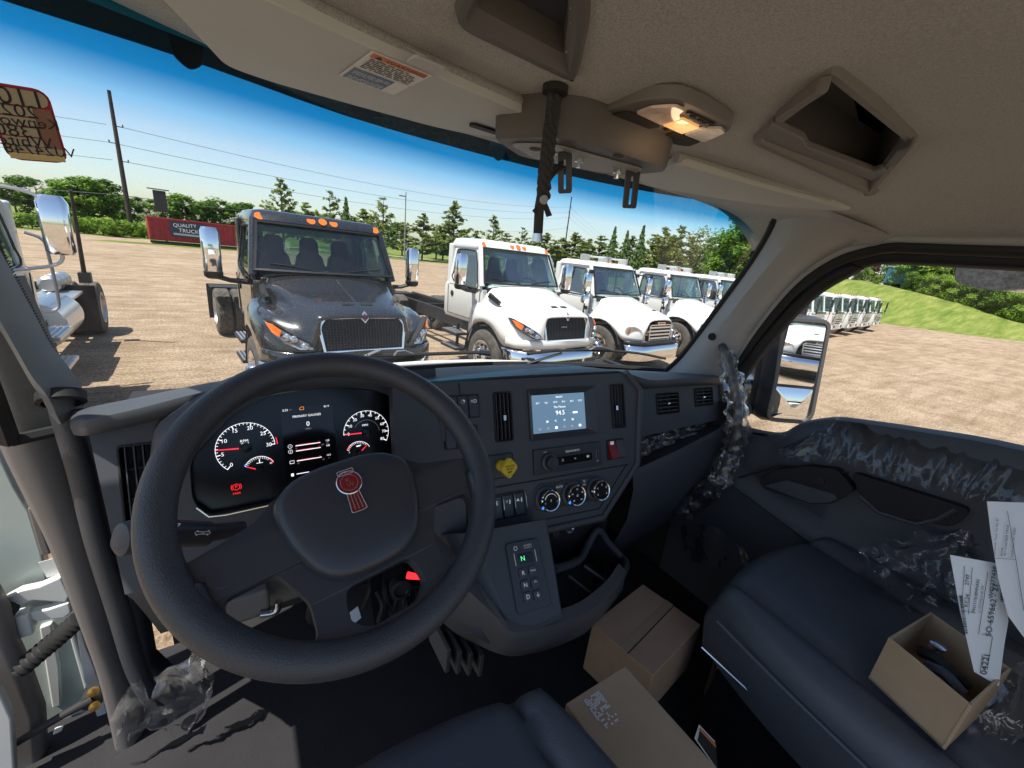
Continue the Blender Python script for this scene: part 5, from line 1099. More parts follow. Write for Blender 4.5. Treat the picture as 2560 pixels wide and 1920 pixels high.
tube('panel_groove', [DF.P(u, v, .04) for u, v in dd((1600, 1030), (1700, 1000), (1845, 1015))], .003, 'inner_dark', ds, 5)
fprism('switch_plate', Fr.axes(dx(1633, 930, 1.445), (0, -1, .25), (-1, 0, .1)), rr(-.055, .05, -.018, .018, .005), .004, .012, 'gloss_black', ds)
for u in (-.03, .025): fprism('window_switch', Fr.axes(dx(1633, 930, 1.445), (0, -1, .25), (-1, 0, .1)), rr(u-.016, u+.016, -.010, .010, .003), .012, .016, 'dash_dark', ds)
# plastic film still wrapped over the top of the door panel
rnd = random.Random(5); fr_ = []
tops = [(1700, 965), (1745, 935), (1800, 912), (1840, 906), (1900, 920), (1960, 932), (2020, 943), (2080, 955), (2150, 970), (2212, 985), (2290, 1005)]
bots = [(1695, 985), (1720, 990), (1780, 990), (1835, 996), (1890, 1015), (1950, 1032), (2010, 1045), (2060, 1062), (2110, 1075), (2150, 1086), (2290, 1120)]
T_ = crom([dx(x, y, 1.455)+Vector((0, 0, .012)) for x, y in tops], 8); B_ = crom([dx(x, y, 1.375) for x, y in bots], 8)
rows = []
for k in range(15):
    t = k/14; row = []
    for i, (a, b) in enumerate(zip(T_, B_)):
        p = a.lerp(b, t); bul = sin(pi*min(1, t*1.1))*.02
        wv = (.009*sin(i*.42+3*t+1.8*sin(i*.17))+.006*sin(i*.95+5*t+i*.1))*(.15+t); row.append(p+Vector((-.012-bul-abs(wv)*1.4, wv*.4, (.006*sin(i*.9) if k == 14 else 0))))
    rows.append(row)
fm_ = tag(sheet('film_wrap', rows, 'film_dark', None, smooth=80), 'clear crinkled plastic film hanging over the passenger door top', 'plastic film')
# driver side pillar, jamb and grab handle
YL = .97
lp = [dy(x, y, YL) for x, y in ((-60, 430), (0, 540), (40, 615), (75, 680), (110, 745), (150, 795), (175, 832), (181, 858), (168, 868), (150, 858), (120, 850), (95, 842), (104, 868), (132, 900), (205, 905), (222, 930), (190, 960), (130, 955), (112, 905), (70, 800), (0, 690), (-60, 600))]
def ringset(pts, dy0, dy1): return pts
tp = crom([dy(x, y, YL) for x, y in ((-60, 430), (0, 540), (40, 615), (75, 680), (110, 745), (150, 795), (178, 838), (183, 862), (180, 880))], 4)
bt = crom([dy(x, y, YL-.05) for x, y in ((-90, 560), (0, 700), (30, 745), (58, 795), (78, 830), (92, 850), (100, 868), (110, 884), (130, 905))], 4)
rows = []
for a, b in zip(tp, bt): rows.append([a+Vector((-.035, .05, 0)), a, a.lerp(b, .25)+Vector((0, -.035, 0)), a.lerp(b, .6)+Vector((0, -.045, 0)), a.lerp(b, .85)+Vector((0, -.03, 0)), b+Vector((0, .0, 0)), b+Vector((0, .08, 0))])
pil = tag(sheet('pillar', rows, 'trim_grey2', None, smooth=60), 'dark grey windshield pillar trim on the driver side', kind='structure')
lathe('handle_socket', Fr.axes(dy(133, 862, .925), (1, .1, 0), (0, -1, .8)), [(.030, -.01), (.030, .006), (.024, .008), (.0235, -.01)], 'inner_dark', pil, 20)
a = crom([dy(x, y, 1.0) for x, y in ((-40, 600), (40, 770), (92, 880), (130, 994), (174, 1110), (207, 1224), (248, 1385), (284, 1497), (335, 1720))], 4); b = crom([dy(x, y, .99) for x, y in ((-80, 760), (-40, 850), (-15, 930), (12, 994), (60, 1090), (105, 1182), (168, 1343), (217, 1483), (262, 1680))], 4)
rows = [[p+Vector((.03, .06, 0)), p+Vector((.0, .0, 0)), p.lerp(q, .3)+Vector((0, -.015, 0)), p.lerp(q, .8)+Vector((0, -.012, 0)), q, q+Vector((.0, .06, 0))] for p, q in zip(a, b)]
tag(sheet('door_jamb', rows, 'jamb', None, smooth=60), 'brown grey plastic trim of the driver door opening', kind='structure')
gh = thing('grab_handle', 'long black grab handle on the driver side pillar, plastic at its foot', 'handle', tuple(dy(310, 1510, 1.0)))
tube('bar', crom([dy(130, 850, .965), dy(142, 900, .955), dy(162, 970, .955), dy(180, 1036, .955), dy(211, 1168, .955), dy(258, 1322, .955), dy(290, 1430, .955), dy(322, 1496, .955), dy(348, 1518, .97)], 6), .0185, 'wheel_black', gh, 16)
# side wall panel beside the driver's feet
tag(mk('kick_panel', *g_grid([[dy(x, y, 1.02) for x, y in ((205, 900), (262, 1240), (300, 1480), (330, 1720))], [dy(x, y, 1.06) for x, y in ((300, 1240), (330, 1400), (440, 1500), (505, 1720))]]), 'dash_dark', None, smooth=40, solid=.01), kind='structure')
tag(box('floor', (.55, .15, 1.17), (2.3, 2.2, .06), 'floor_mat', None, bevel=0), kind='structure')
tag(box('firewall', (.62, 1.30, 1.56), (1.72, .06, .82), 'inner_dark', None, bevel=0), kind='structure')
tag(box('kick_panel', (1.44, .98, 1.56), (.03, .66, .84), 'inner_dark', None, bevel=0), kind='structure')
tag(box('dash_core', (.60, 1.06, 1.80), (1.62, .22, .38), 'inner_dark', None, bevel=0), kind='structure')

# ================================================================== open driver's door seen through the gap
dd_ = thing('driver_door', 'open driver door showing pale painted hinge edge beyond the jamb', 'door', tuple(dy(60, 1500, 1.12)))
def dpoly(name, pts, y, th, m, parent=dd_, bevel=.004): return prism(name, [dy(x, y_, y) for x, y_ in pts], (0, th, 0), m, parent, bevel=bevel)
M('door_white', (.62, .64, .62), .4, coat=.3, var=.06, vscale=5)
d3 = lambda *pts: [(.6986*x, 993.7+.6986*y) for x, y in pts]
dpoly('inner_skin', d3((-140, -260), (-20, -60), (10, 10), (45, 85), (90, 160), (130, 290), (148, 380), (30, 415), (-140, 430)), 1.12, .03, 'door_paint')
dpoly('latch_plate', d3((82, 150), (108, 145), (158, 292), (126, 298)), 1.11, .02, 'jamb')
dpoly('upper_bracket', d3((10, 432), (60, 405), (120, 392), (188, 362), (216, 420), (204, 442), (100, 436), (60, 452)), 1.085, .02, 'door_white')
dpoly('lower_bracket', d3((60, 482), (150, 462), (214, 440), (222, 472), (200, 490), (110, 500)), 1.083, .02, 'door_white')
dpoly('edge_panel', d3((15, 425), (215, 385), (256, 560), (305, 700), (350, 1010), (120, 1010), (130, 800), (80, 680), (30, 560)), 1.13, .03, 'door_paint')
for q in (((120, 520), (160, 505), (185, 640), (190, 760), (160, 770)), ((205, 520), (222, 510), (275, 690), (262, 720))): dpoly('edge_rib', d3(*q), 1.12, .02, 'door_white')
dpoly('edge_flange', d3((226, 480), (244, 500), (262, 570), (314, 700), (350, 870), (360, 1010), (335, 1010), (300, 800), (258, 680)), 1.10, .02, 'door_white')
dpoly('latch_block', d3((40, 490), (88, 478), (104, 540), (56, 556)), 1.075, .03, 'door_white')
dpoly('inner_trim', d3((-140, 330), (-20, 420), (15, 480), (34, 560), (80, 660), (128, 790), (142, 1010), (-140, 1010)), 1.04, .05, 'jamb', bevel=.02)
dpoly('outer_skin', d3((-140, 660), (0, 720), (36, 800), (48, 1010), (-140, 1010)), .99, .02, 'door_white')
dpoly('foot_bracket', d3((160, 850), (300, 810), (330, 860), (335, 930), (200, 940), (170, 900)), 1.095, .02, 'door_white')
lathe('bolt_head', Fr(dy(.6986*195, 993.7+.6986*905, 1.08), 0, 0), [(.014, -.004), (.014, .006), (.008, .008)], 'jamb', dd_, 12)
boot = crom([dy(*q, 1.05) for q in d3((246, 490), (190, 540), (130, 590), (60, 650))], 22)
tube('wiring_boot', boot, [.0155+.0045*sin(i*1.05) for i in range(len(boot))], 'rubber', dd_, 12)
lathe('seal_plug', Fr(dy(10, 1315, 1.09), 0, 0), [(.022, 0), (.020, .02), (.004, .022)], 'rubber', dd_, 12)
tube('check_strap', [dy(*q, 1.02) for q in d3((290, 735), (200, 785), (40, 880))], [.011, .008, .008], 'rubber', dd_, 8)
lathe('strap_knuckle', Fr(dy(200, 1508, 1.03), 0, 0), [(.020, -.012), (.020, .012)], 'rubber', dd_, 16)
for x, y in ((201, 1493), (204, 1524)): lathe('brass_pin', Fr(dy(x, y, 1.01), 20, 10), [(.010, 0), (.010, .006), (.004, .008)], 'brass', dd_, 12)
fprism('warning_tag', Fr(dy(111, 1226, 1.105), 0, 0), [(-.010, -.022), (.014, -.018), (.006, .022), (-.016, .020)], 0, .001, 'label_white', dd_, bevel=0)

# ================================================================== our hood, cowl, wipers and mirror outside
hd_ = thing('truck_hood', 'white hood of this truck showing at the foot of the windshield', 'hood', (.57, 1.6, 1.9))
rows = []
for i in range(12):
    y = 1.42+1.3*i/11; rows.append([Vector((.57+x, y-.14*x*x, 1.985-.40*(y-1.42)-.07*x*x-.04*(i/11)**2)) for x in [-.95+1.9*j/24 for j in range(25)]])
sheet('panel', rows, 'white_paint', hd_, solid=.02)
sheet('cowl_tray', [[Vector((.60+.82*t, 1.22-.27*t*t+d, z)) for t in [-1+2*k/24 for k in range(25)]] for d, z in ((-.06, 1.99), (.01, 2.012), (.05, 1.985), (.12, 1.965), (.22, 1.955))], 'cowl', hd_, smooth=60)
for nm, lb, pts, armp, br_ in (('wiper', 'windshield wiper lying in front of the black truck', ((1200, 1130), (1500, 1122), (1800, 1112), (1950, 1108)), ((1100, 1175), (1290, 1092)), (1400, 1108)), ):
    o = thing(nm, lb, 'wiper', tuple(ony(450+1150*.3888, 450+1140*.3888, 1.2)))
    Q = lambda x, y, Y=1.20: ony(450+x*.3888, 450+y*.3888, Y)
    tube('blade', [Q(x, y) for x, y in pts], .006, 'inner_dark', o, 6); tube('arm', [Q(*armp[0]), Q(*armp[1])], .0055, 'steel', o, 6); prism('adapter', [Q(x, y) for x, y in ((1365, 1128), (1390, 1095), (1440, 1090), (1500, 1112), (1500, 1122))], (0, -.012, 0), 'dash_grey', o)
    tube('blade_tip', [Q(1930, 1108), Q(1990, 1115)], .010, 'inner_dark', o, 6)
o = thing('wiper', 'windshield wiper lying in front of the white trucks', 'wiper', tuple(ony(1050+700*.3888, 500+1050*.3888, 1.17)))
Q2 = lambda x, y, Y=1.17: ony(1050+x*.3888, 500+y*.3888, Y)
tube('blade', crom([Q2(690, 990), Q2(900, 968), Q2(1180, 968), Q2(1400, 985, 1.1), Q2(1580, 1020, 1.03)], 4), .0055, 'inner_dark', o, 6); tube('arm', [Q2(690, 1052), Q2(910, 985)], .005, 'dash_grey', o, 6)
prism('adapter', [Q2(x, y) for x, y in ((1080, 962), (1120, 938), (1170, 940), (1260, 965))], (0, -.012, 0), 'dash_grey', o)
# passenger side mirror
RM = lambda x, y, X: onx(1700+x*.3888, 600+y*.3888, X)
mr_ = thing('side_mirror', 'tall dark framed passenger side mirror with two glasses outside the window', 'mirror', tuple(RM(700, 1150, 1.85)))
c0 = [RM(x, y, 1.86) for x, y in ((640, 492), (945, 512), (825, 1178), (560, 1158))]
mfn = (EYE-(c0[0]+c0[2])/2).normalized()
# the glass faces back and a little inward
nrm = Vector((-.50, -.86, .02)).normalized()
ctr = RM(745, 830, 1.86); e2m = Vector((0, 0, 1)); e1m = e2m.cross(nrm).normalized(); e2m = nrm.cross(e1m).normalized()
mf = Fr.axes(ctr, e1m, e2m)
mu = lambda *pts: [mf.uv(1700+x*.3888, 600+y*.3888) for x, y in pts]
outm = mu((620, 500), (700, 488), (930, 510), (965, 560), (850, 1120), (800, 1185), (560, 1165), (480, 1140), (500, 1000))
outm = mu((655, 492), (930, 510), (962, 545), (850, 1130), (805, 1180), (575, 1162), (548, 1120), (600, 900))
outm = rpoly(outm, .03, 3)
g1 = rpoly(mu((700, 525), (920, 538), (940, 560), (852, 942), (605, 918)), .010, 3); g2 = rpoly(mu((600, 938), (858, 962), (815, 1140), (790, 1165), (590, 1148), (570, 1120)), .012, 3)
rg = []
bk = outm
for sc, w_ in ((.80, -.17), (.94, -.15), (1.03, -.10), (1.04, -.03), (1.0, .004)): rg.append([mf.P(u*sc-(0 if w_ > -.02 else .02), v*sc, w_) for u, v in bk])
mk('housing', *g_loft(rg), 'smooth_black', mr_, smooth=40)
ring('bezel', mf, outm, inset(outm, .014), .0, .010, 'dash_grey', mr_)
fprism('mirror_glass', mf, g1, .0, .006, 'mirror_glass', mr_, bevel=0); 
n2 = len(g2); cgu = sum(p[0] for p in g2)/n2; cgv = sum(p[1] for p in g2)/n2
rings_ = []
for k in range(7):
    sc = 1-k/6.5; rings_.append([mf.P(cgu+(u-cgu)*sc, cgv+(v-cgv)*sc, .004+.016*(1-sc*sc)) for u, v in g2])
mk('convex_glass', *g_loft(rings_), 'mirror_glass', mr_, smooth=80)
rg = []
for sc, w_ in ((.92, -.25), (1.0, -.20), (1.02, -.12), (1.0, -.06)): rg.append([mf.P(u*sc*.95-.045, v*sc*1.0+.0, w_) for u, v in bk])
mk('chrome_shell', *g_loft(rg), 'chrome', mr_, smooth=40)
tube('arm', [RM(505, 935, 1.88)+Vector((0, .05, 0)), RM(430, 940, 1.56), RM(380, 945, 1.50)], [.016, .016, .02], 'smooth_black', mr_, 8)
tube('arm', [RM(500, 1085, 1.88)+Vector((0, .05, 0)), RM(420, 1100, 1.56)], [.018, .022], 'smooth_black', mr_, 8)
tube('whip_antenna', [RM(785, 480, 1.95), RM(835, 300, 1.95), RM(880, 160, 1.95), RM(930, 0, 1.95)], [.016, .016, .013, .010], 'rubber', mr_, 8)
# look-down mirror outside the top of the door
lm = thing('look_down_mirror', 'small rounded look-down mirror at the top of the side window', 'mirror', tuple(RM(2000, 180, 1.58)))
_n = Vector((-.54, -.12, -.83)).normalized(); _e1 = Vector((.12, -1, 0)); _e1 = (_e1-_n*_e1.dot(_n)).normalized(); f5 = Fr.axes(RM(2040, 215, 1.62), _e1, _n.cross(_e1))
pu = lambda *pts: [f5.uv(1700+x*.3888, 600+y*.3888) for x, y in pts]
lq = rpoly(pu((1790, 105), (2300, 90), (2340, 330), (2200, 340), (1900, 310), (1770, 275), (1755, 200)), .012, 3)
fprism('housing', f5, lq, -.04, .0, 'smooth_black', lm, bevel=.006); fprism('mirror_glass', f5, inset(lq, .004), .0, .003, 'mirror_glass', lm, bevel=0)
prism('bracket', [RM(1790, 118, 1.60), RM(2060, 128, 1.60), RM(2060, 98, 1.60), RM(1800, 98, 1.60)], (.02, 0, 0), 'chrome', lm)
# ================================================================== dashboard
CL = Fr((.1, .87, 2.0), 0, 20); DC = Fr((.66, .74, 1.97), -7, 21); PD = Fr((1.25, .7527, 1.9976), -6, 20); SH = Fr((.4829, .55, 1.7368), -10, 44)
MM = lambda x, y: (1050+x*.3888, 900+y*.3888)
AA = lambda x, y: (450+x*.3888, 900+y*.3888)
dash = thing('dashboard', 'dark moulded dashboard of the cab with gauges, vents and switches', 'dashboard', (.57, 1.0, 1.3))
# top pad: from the lip the driver sees up to the glass
lipp = crom([(-.245, .90, 2.066), (-.215, .855, 2.081), (-.15, .852, 2.094), (-.074, .852, 2.112), (.02, .862, 2.122), (.12, .875, 2.125), (.26, .87, 2.115), (.34, .856, 2.10), (.52, .848, 2.10), (.90, .815, 2.10), (.955, .79, 2.102), (1.035, .745, 2.085), (1.18, .735, 2.082), (1.42, .722, 2.072)], 4)
rows = []
for d in range(8):
    t = d/7; row = []
    for p in lipp:
        tt = max(-1, min(1, (p.x-.57)/.86)); q = Vector((p.x, 1.20-.27*tt*tt, 2.018+.034*max(0, min(1, (.25-p.x)/.3)))); r_ = p.lerp(q, t); r_.z += .016*sin(pi*t)*(1 if p.x < .9 else .5); row.append(r_)
    rows.append(row)
rows.insert(0, [p+Vector((0, -.004, -.012)) for p in lipp]); rows.insert(0, [p+Vector((0, .004, -.028)) for p in lipp]); rows.insert(0, [p+Vector((0, .06, -.05)) for p in lipp])
sheet('top_pad', rows, 'dash_dark', dash, smooth=50)
# driver side fascia with the cluster opening
clu = rpoly([(-.196, -.02), (-.198, -.098), (-.176, -.130), (.205, -.130), (.240, -.10), (.240, -.02), (.205, .052), (.15, .080), (.06, .095), (-.05, .090), (-.12, .060)], .02, 3)
hv = rr(-.292, -.225, -.118, .022, .006)
mk('fascia', *g_plate(CL, [(-.299, -.232), (.30, -.232), (.30, .12), (.0, .12), (-.20, .085), (-.325, .072)], [clu, hv], 0, -.04), 'dash_dark', dash, smooth=30)
ch = tube('chrome_edge', [CL.P(u, v, .006) for u, v in ((-.192, -.108), (-.175, -.129), (-.15, -.132), (-.08, -.131))], .002, 'satin_chrome', dash, 6)
# hood over the cluster
hu = [(-.215, -.03), (-.20, .03), (-.13, .085), (-.05, .115), (.06, .12), (.16, .105), (.225, .07), (.262, .0), (.265, -.06)]
hc = crom([Vector((u, v, 0)) for u, v in hu], 4)
mk('cluster_hood', *g_grid([[CL.P(p.x*1.0, p.y, w_) for p in hc] for w_ in (-.03, .03, .075)]+[[CL.P(p.x*1.03, p.y+.008, .085) for p in hc], [CL.P(p.x*1.10, p.y+.022, .07) for p in hc], [CL.P(p.x*1.16, p.y+.03, 0) for p in hc]]), 'dash_dark', dash, smooth=60)
# lower knee panels
rows = []
for v, w_ in ((-.19, -.003), (-.235, -.01), (-.26, -.05), (-.33, -.14), (-.42, -.25)): rows.append([CL.P(u, v, w_) for u in [-.30+.66*k/8 for k in range(9)]])
sheet('knee_panel', rows, 'dash_grey', dash, smooth=50)
# instrument cluster
ic = fprism('instrument_cluster', CL, inset(clu, .001), -.032, -.022, 'screen_black', dash, bevel=0)
W0 = -.0205
def arc(name, cu_, cv, r0, r1, a0, a1, m, parent, n=40, w=W0):
    mb = MB(); A_ = [CL.P(cu_+r0*cos(radians(a0+(a1-a0)*k/n)), cv+r0*sin(radians(a0+(a1-a0)*k/n)), w) for k in range(n+1)]; B_ = [CL.P(cu_+r1*cos(radians(a0+(a1-a0)*k/n)), cv+r1*sin(radians(a0+(a1-a0)*k/n)), w) for k in range(n+1)]
    mb.add(*g_grid([A_, B_])); return mb.make(name, m, parent)
def ticks(name, cu_, cv, r0, r1, a0, a1, n, m, parent, th=.0008, major=0, w=W0):
    mb = MB()
    for k in range(n+1):
        a = radians(a0+(a1-a0)*k/n); e = Vector((cos(a), sin(a))); t = Vector((-e.y, e.x)); rr0 = r0-(.003 if major and k % major == 0 else 0); tw = th*(1.7 if major and k % major == 0 else 1)
        mb.add([CL.P(*((e*rr0+t*tw)+Vector((cu_, cv))), w), CL.P(*((e*r1+t*tw)+Vector((cu_, cv))), w), CL.P(*((e*r1-t*tw)+Vector((cu_, cv))), w), CL.P(*((e*rr0-t*tw)+Vector((cu_, cv))), w)], [(0, 1, 2, 3)])
    return mb.make(name, m, parent)
def needle(cu_, cv, a, r0, r1, parent, th=.0014, m='needle_red'):
    a = radians(a); e = Vector((cos(a), sin(a))); t = Vector((-e.y, e.x)); c = Vector((cu_, cv)); q = [c+e*r0+t*th, c+e*r1+t*th*.6, c+e*r1-t*th*.6, c+e*r0-t*th]
    mk('needle', [CL.P(p.x, p.y, W0+.003) for p in q], [(0, 1, 2, 3)], m, ic)
# tachometer
tu, tv, tr = -.108, -.014, .0505
arc('dial_arc', tu, tv, tr-.0010, tr, 228, 0, 'gauge_white', ic); ticks('dial_ticks', tu, tv, tr-.0045, tr, 228, 0, 30, 'gauge_white', ic, .0005, 5)
for k in range(7):
    a = radians(228-228*k/6); txt(str(5*k), CL, tu+cos(a)*.0395, tv+sin(a)*.0395, .0105, 'gauge_white', ic, W0)
txt('RPM', CL, tu-.002, tv+.014, .0075, 'gauge_white', ic, W0); txt('X100', CL, tu-.001, tv+.008, .0065, 'gauge_white', ic, W0)
needle(tu, tv, 176, .012, .049, ic); arc('redline', tu, tv, tr+.003, tr+.0045, 14, -1, 'needle_red', ic, 8)
lathe('needle_hub', CL.off(tu, tv, W0), [(.0105, 0), (.010, .004), (.004, .005)], 'screen_black', ic, 20)
# speedometer
su, sv, sr = .126, -.017, .0505
arc('dial_arc', su, sv, sr-.0010, sr, 178, -30, 'gauge_white', ic); ticks('dial_ticks', su, sv, sr-.0045, sr, 178, -30, 16, 'gauge_white', ic, .0006, 2); arc('dial_arc', su, sv, .0285, .0290, 150, 0, 'gauge_dim', ic)
for k in range(9):
    a = radians(178-208*k/8); txt(str(10*k), CL, su+cos(a)*.0395, sv+sin(a)*.0395, .0092, 'gauge_white', ic, W0)
txt('MPH', CL, su-.002, sv+.017, .0065, 'gauge_white', ic, W0); needle(su, sv, 178, .012, .049, ic); lathe('needle_hub', CL.off(su, sv, W0), [(.0105, 0), (.010, .004), (.004, .005)], 'screen_black', ic, 20)
# small gauges
for cu_, cv, na, bl in ((-.088, -.062, 155, 1), (.105, -.062, 42, 0)):
    arc('dial_arc', cu_, cv, .0265, .0275, 155, 25, 'gauge_white', ic); ticks('dial_ticks', cu_, cv, .0225, .027, 155, 50, 12, 'gauge_white', ic, .0004); arc('dial_red', cu_, cv, .0255, .0280, (45, 155)[1-bl] if bl == 0 else 48, 25 if bl else 130, 'needle_red', ic, 8); needle(cu_, cv, na, .008, .0255, ic, .001); lathe('needle_hub', CL.off(cu_, cv, W0), [(.007, 0), (.006, .003)], 'screen_black', ic, 16)
    if bl: arc('dial_blue', cu_, cv, .0265, .0290, 156, 145, 'gauge_blue', ic, 6)
txt('H', CL, -.068, -.052, .006, 'gauge_white', ic, W0); txt('L', CL, .085, -.056, .005, 'gauge_white', ic, W0)
tube('temp_icon', [CL.P(-.0875, -.048, W0), CL.P(-.0875, -.040, W0)], .0008, 'gauge_white', ic, 5); fprism('temp_icon_base', CL, [(-.093, -.0485), (-.082, -.0485), (-.082, -.0475), (-.093, -.0475)], W0, W0+.0003, 'gauge_white', ic, bevel=0)
fprism('oil_icon', CL, [(.101, -.0465), (.108, -.0465), (.112, -.043), (.106, -.0435), (.1, -.044)], W0, W0+.0003, 'gauge_white', ic, bevel=0)
# parking telltale
arc('telltale_ring', -.130, -.088, .0052, .0062, 0, 360, 'tell_red', ic, 24); arc('telltale_side', -.130, -.088, .0078, .0088, 140, 220, 'tell_red', ic, 8); arc('telltale_side', -.130, -.088, .0078, .0088, 40, -40, 'tell_red', ic, 8)
txt('P', CL, -.130, -.088, .008, 'tell_red', ic, W0); txt('PARK', CL, -.130, -.1005, .0055, 'tell_red', ic, W0)
# centre display
fprism('cluster_display', CL, [(-.043, -.095), (.059, -.095), (.057, .0575), (-.043, .0575)], -.0218, W0-.0004, 'gloss_black', ic, bevel=0)
txt('2:33', CL, -.034, .0525, .0062, 'gauge_white', ic, W0); txt('PM', CL, -.024, .0525, .0035, 'gauge_dim', ic, W0); txt('81\u00b0F', CL, .046, .0525, .0058, 'gauge_white', ic, W0)
tube('door_icon', [CL.P(u, v, W0) for u, v in ((-.0065, .0505), (-.0065, .0545), (-.003, .0565), (.001, .0565), (.001, .0505), (-.0065, .0505))], .0005, 'tell_amber', ic, 5)
txt('PRIMARY GAUGES', CL, .006, .037, .0068, 'gauge_white', ic, W0); txt('0', CL, .0065, .019, .0135, 'gauge_white', ic, W0); txt('MPH', CL, .0065, .0085, .0055, 'gauge_dim', ic, W0)
for v, lab_, val, x1 in ((-.0245, '1', '128', .033), (-.0355, '2', '128', .033), (-.0565, '', '14.3', .033)):
    fprism('level_bar', CL, [(-.021, v-.0008), (x1-.006, v-.0008), (x1-.006, v+.0008), (-.021, v+.0008)], W0, W0+.0003, 'gauge_white', ic, bevel=0); fprism('level_zone', CL, [(-.021, v+.0014), (x1-.02, v+.0014), (x1-.02, v+.0019), (-.021, v+.0019)], W0, W0+.0003, 'needle_red', ic, bevel=0)
    txt(val, CL, .0415, v+.002, .0052, 'gauge_white', ic, W0); fprism('level_mark', CL, [(.0235, v-.001), (.0243, v-.001), (.0243, v+.004), (.0235, v+.004)], W0, W0+.0004, 'needle_red', ic, bevel=0)
    if lab_: txt(lab_, CL, -.031, v+.0005, .0055, 'gauge_white', ic, W0); arc('ring_icon', -.031, v+.0005, .0036, .0042, 0, 360, 'gauge_white', ic, 18)
tube('battery_icon', [CL.P(u, v, W0) for u, v in ((-.034, -.060), (-.026, -.060), (-.026, -.0545), (-.034, -.0545), (-.034, -.060))], .0005, 'gauge_white', ic, 5)
for s_, u, v, z_ in (('0', -.020, -.030, .0045), ('150', .0305, -.030, .0042), ('PSI', .0415, -.0285, .004), ('10', -.019, -.062, .0045), ('18', .030, -.062, .0042), ('V', .0415, -.061, .0042)): txt(s_, CL, u, v, z_, 'gauge_dim', ic, W0)
fprism('fuel_icon', CL, [(-.034, -.087), (-.029, -.087), (-.029, -.081), (-.034, -.081)], W0, W0+.0003, 'gauge_white', ic, bevel=0); fprism('level_bar', CL, [(-.024, -.0845), (.0, -.0845), (.0, -.083), (-.024, -.083)], W0, W0+.0003, 'gauge_white', ic, bevel=0)

def vent(fr, u0, u1, v0, v1, vert, n, parent, knob, m='dash_dark', tilt=0):
    o = ring('air_vent', fr, rr(u0, u1, v0, v1, .006), rr(u0+.004, u1-.004, v0+.004, v1-.004, .004), -.03, .003, 'inner_dark', parent)
    mk('vent_back', [fr.P(u, v, -.028) for u, v in ((u0, v0), (u1, v0), (u1, v1), (u0, v1))], [(0, 1, 2, 3)], 'inner_dark', o)
    for k in range(n):
        t = (k+.5)/n
        if vert: box('vane', (u0+.004+(u1-u0-.008)*t, (v0+v1)/2, -.010), (.0016, v1-v0-.006, .016), 'dash_dark', o, fr, bevel=0)
        else: box('vane', ((u0+u1)/2, v0+.004+(v1-v0-.008)*t, -.008), (u1-u0-.006, .0018, .014), 'dash_grey', o, fr, bevel=0)
    for t in ((.30, .68) if vert else (.33, .67)):
        if vert: box('cross_vane', ((u0+u1)/2, v0+(v1-v0)*t, -.016), (u1-u0-.006, .0016, .008), 'dash_dark', o, fr, bevel=0)
        else: box('cross_vane', (u0+(u1-u0)*t, (v0+v1)/2, -.016), (.0016, v1-v0-.006, .008), 'dash_dark', o, fr, bevel=0)
    if knob: box('vent_knob', (*knob, .0), (.007, .014, .010) if vert else (.010, .006, .010), 'satin_chrome', o, fr, bevel=.001)
    return o
vent(CL, -.292, -.225, -.118, .022, True, 5, dash, None)
# ---------------------------------------------------------------- centre stack
pan = rpoly([(-.40, -.245), (.150, -.250), (.286, -.118), (.316, .098), (.262, .150), (-.40, .142)], .012, 3)
vA, vB = rr(-.161, -.110, -.0095, .115, .006), rr(.206, .256, -.009, .119, .006)
cs = mk('centre_panel', *g_plate(DC, pan, [vA, vB, rr(-.060, .148, -.012, .112, .004)], -.001, -.05), 'dash_dark', dash, smooth=30)
fr_out = rpoly([(-.20, -.262), (.158, -.262), (.303, -.125), (.333, .100), (.275, .168), (-.20, .152)], .015, 3); 
edge = [(-.18, -.232), (.146, -.237), (.270, -.115), (.300, .096), (.258, .140)]
tube('panel_edge', [DC.P(u, v, .000) for u, v in [(-.24, -.245), (.150, -.250), (.288, -.118), (.318, .098), (.266, .152)]], .010, 'dash_dark', dash, 8)
tube('panel_groove', [DC.P(u, v, .0005) for u, v in ((-.18, -.217), (.140, -.224), (.246, -.118), (.256, -.116), (-.17, -.117))], .0014, 'inner_dark', dash, 5)
tube('panel_groove', [DC.P(u, v, .0005) for u, v in ((-.246, .14), (-.237, -.20))], .0014, 'inner_dark', dash, 5)
# right flank of the stack and lower sides
mk('stack_side', *g_grid([[DC.P(u, v, w_) for u, v in ((.262, .150), (.316, .098), (.286, -.118), (.150, -.250), (-.24, -.245))] for w_ in (-.002, -.09, -.22)]), 'dash_dark', dash, smooth=20)
vent(DC, -.161, -.110, -.0095, .115, True, 4, dash, (-.133, .05)); vent(DC, .206, .256, -.009, .119, True, 4, dash, (.224, .05))
ts = ring('touch_screen', DC, rr(-.064, .152, -.016, .116, .004), rr(-.050, .1145, .0015, .0995, .002), -.008, .006, 'smooth_black', dash, wi=-.004)
fprism('display', DC, rr(-.051, .1155, .001, .1005, .001), -.006, -.003, 'radio_screen', ts, bevel=0)
ws_ = -.0024
txt('RADIO', DC, .033, .0925, .0068, 'screen_text', ts, ws_)
for k, s_ in enumerate(('87.7', '92.1', '107.9', '87.9', '87.5', '107.5')): txt(s_, DC, -.034+.0268*k, .079, .0062, 'screen_text', ts, ws_)
txt('The Moose', DC, .033, .066, .0082, 'screen_text', ts, ws_); txt('94.5', DC, .034, .0500, .0170, 'screen_text', ts, ws_); txt('Menu', DC, .066, .0480, .0048, 'print_white', ts, ws_); fprism('menu_button', DC, rr(.074, .090, .0455, .0505, .002), ws_, ws_+.0003, 'screen_text', ts, bevel=0); txt('FM', DC, -.016, .0440, .005, 'print_white', ts, ws_)
